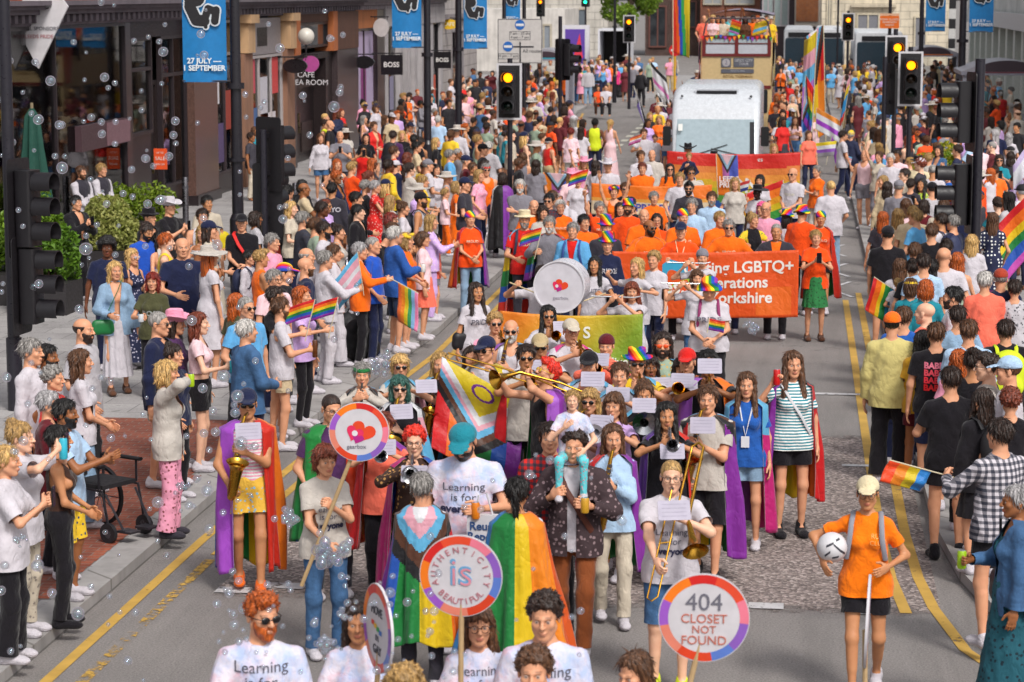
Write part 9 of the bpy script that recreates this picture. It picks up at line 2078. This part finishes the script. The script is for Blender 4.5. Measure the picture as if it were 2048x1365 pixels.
for px, py, Y, n, s, lab in ((658, 1105, 14.5, 34, .1, 'frothy white cluster of soap bubbles beside the placard stick'), (575, 1036, 15, 20, .06, 'small froth of soap bubbles left of the person in learning t-shirt'), (365, 972, 19, 14, .05, 'froth of soap bubbles above the left kerb'), (765, 728, 26, 24, .12, 'hazy froth of soap bubbles above the left kerb by the blonde clarinet player'), (1505, 655, 30, 18, .1, 'froth of soap bubbles low under the orange banner'), (650, 1290, 12, 22, .05, 'froth of soap bubbles by the feet of the person in jeans'), (38, 1080, 15, 12, .05, 'froth of soap bubbles beside the black flared trousers'), (690, 1230, 12, 14, .04, 'froth of soap bubbles behind the MOVE placard')):
 r_ = random.Random(int(px)); p = WY(px, py, Y); mb = MB()
 for k in range(n):
  q = Vector((r_.gauss(0, 1), r_.gauss(0, .8), r_.gauss(0, .7))) * s * .6; mb.ball(q, r_.uniform(.2, .42) * s, 12)
 tag(mb.build('foam_cluster', 'bubble', None, p), lab, 'foam', 'clusters of froth')
def cw(spec):
 c, _, p = spec.partition('/'); p = p.split(':')[0]; w = CWORD.get(c, c); return (PWORD.get(p, '') + ' ' + w).strip() if p not in ('rainbow', 'tiedye') else PWORD[p]
def gword(s): g, _, c = s.partition(':'); return cw(c) + ' ' + GWORD[g]
HCW = dict(dark='dark brown', chest='auburn', silver='silver', neon='bright orange', fair='fair', white='white')
POSEW = dict(phone='using a phone', phoneup='filming on a phone', cup='holding a drink', cupl='holding a drink', drink='drinking', wave='waving an arm', wavel='waving an arm', fold='with folded arms', clasp='hands clasped', clap='clapping', flagr='holding a flag', flagl='holding a flag', banner='holding the banner', hips='hands on hips', walk='walking', horn='playing a horn', bend='bending forward', sit='sitting on the kerb', armsup='with both arms raised', ride='carried up high')
for r in PEOPLE:
 st, _, hc = r['hair'].partition(':'); hw = HWORD[st].format(HCW.get(hc, hc)) if st != 'none' else 'bald head'
 r['hw'] = hw + (' and beard' if r['beard'] and st != 'none' else ''); hat = r['hat']
 if hat: hn, _, c = hat.partition(':'); r['hatw'] = cw(c) + ' ' + HATW[hn]
 else: r['hatw'] = None
 r['topw'] = gword(r['jacket'] or r['top']); r['botw'] = gword(r['bot']) if r['bot'] else None
 r['short'] = (r['hatw'] or r['hw']) + ' in ' + r['topw']
zones = {'spectators on the right pavement': 'right pavement', 'spectators on the left pavement': 'left pavement', 'spectators farther along the right pavement': 'far right pavement', 'spectators farther along the left pavement': 'far left pavement', 'marchers in orange and white': 'among orange marchers', 'riders on the open top of the bus': 'on the bus', 'walkers around the minibus': 'near the minibus', 'people at the side road': 'by the side road', 'people in front of the corner shop': 'by the corner shop'}
used = {}
for r in PEOPLE:
 if r['label']: used[r['label'].lower()] = r
nw = lambda s: len(s.split())
for r in PEOPLE:
 if r['label']: continue
 base = 'person with ' + r['hw'] + ((', ' + r['hatw']) if r['hatw'] else '') + ', ' + r['topw']
 opts = []
 if r['botw']: opts.append(' and ' + r['botw'])
 if r['glasses']: opts.append(', wearing ' + ('sunglasses' if r['glasses'].startswith('sun') else 'glasses'))
 if POSEW.get(r['pose']) and r['pose'] not in ('stand',): opts.append(', ' + POSEW[r['pose']])
 z = zones.get(r['group'])
 if z: opts.append(', ' + z)
 cand = [base]; s = base
 for o in opts:
  if nw(s + o) <= 16: s = s + o; cand.append(s)
 near = sorted((q for q in PEOPLE if q is not r), key=lambda q: (q['loc'] - r['loc']).length)[:6]
 for q in near:
  d = 'left of' if q['px'] - r['px'] > 14 else 'right of' if r['px'] - q['px'] > 14 else 'in front of' if r['loc'].y < q['loc'].y else 'behind'
  for b_ in (base + (opts[0] if r['botw'] else ''), base, 'person in ' + r['topw'] + ((' and ' + r['botw']) if r['botw'] else ''), 'person in ' + r['topw']):
   c = b_ + ', ' + d + ' ' + q['short']
   if nw(c) <= 16: cand.append(c)
 cand = [c for c in cand if 4 <= nw(c) <= 16]
 same = [q for q in PEOPLE if q is not r and q['topw'] == r['topw'] and q['hw'] == r['hw'] and q['hatw'] == r['hatw']]
 rel = [c for c in cand if any(w in c for w in (' left of ', ' right of ', ' in front of ', ', behind '))]; zn = [c for c in cand if z and c.endswith(z)]
 order = (zn + cand[1:] + cand[:1] + rel) if not same else (rel + zn + cand[::-1])
 lab = next((c for c in order if c.lower() not in used), None) or (cand[-1])
 used[lab.lower()] = r; r['label'] = lab
for r in PEOPLE:
 tag(r['o'], r['label'], r['cat'], r['group'] or 'marchers in the parade')
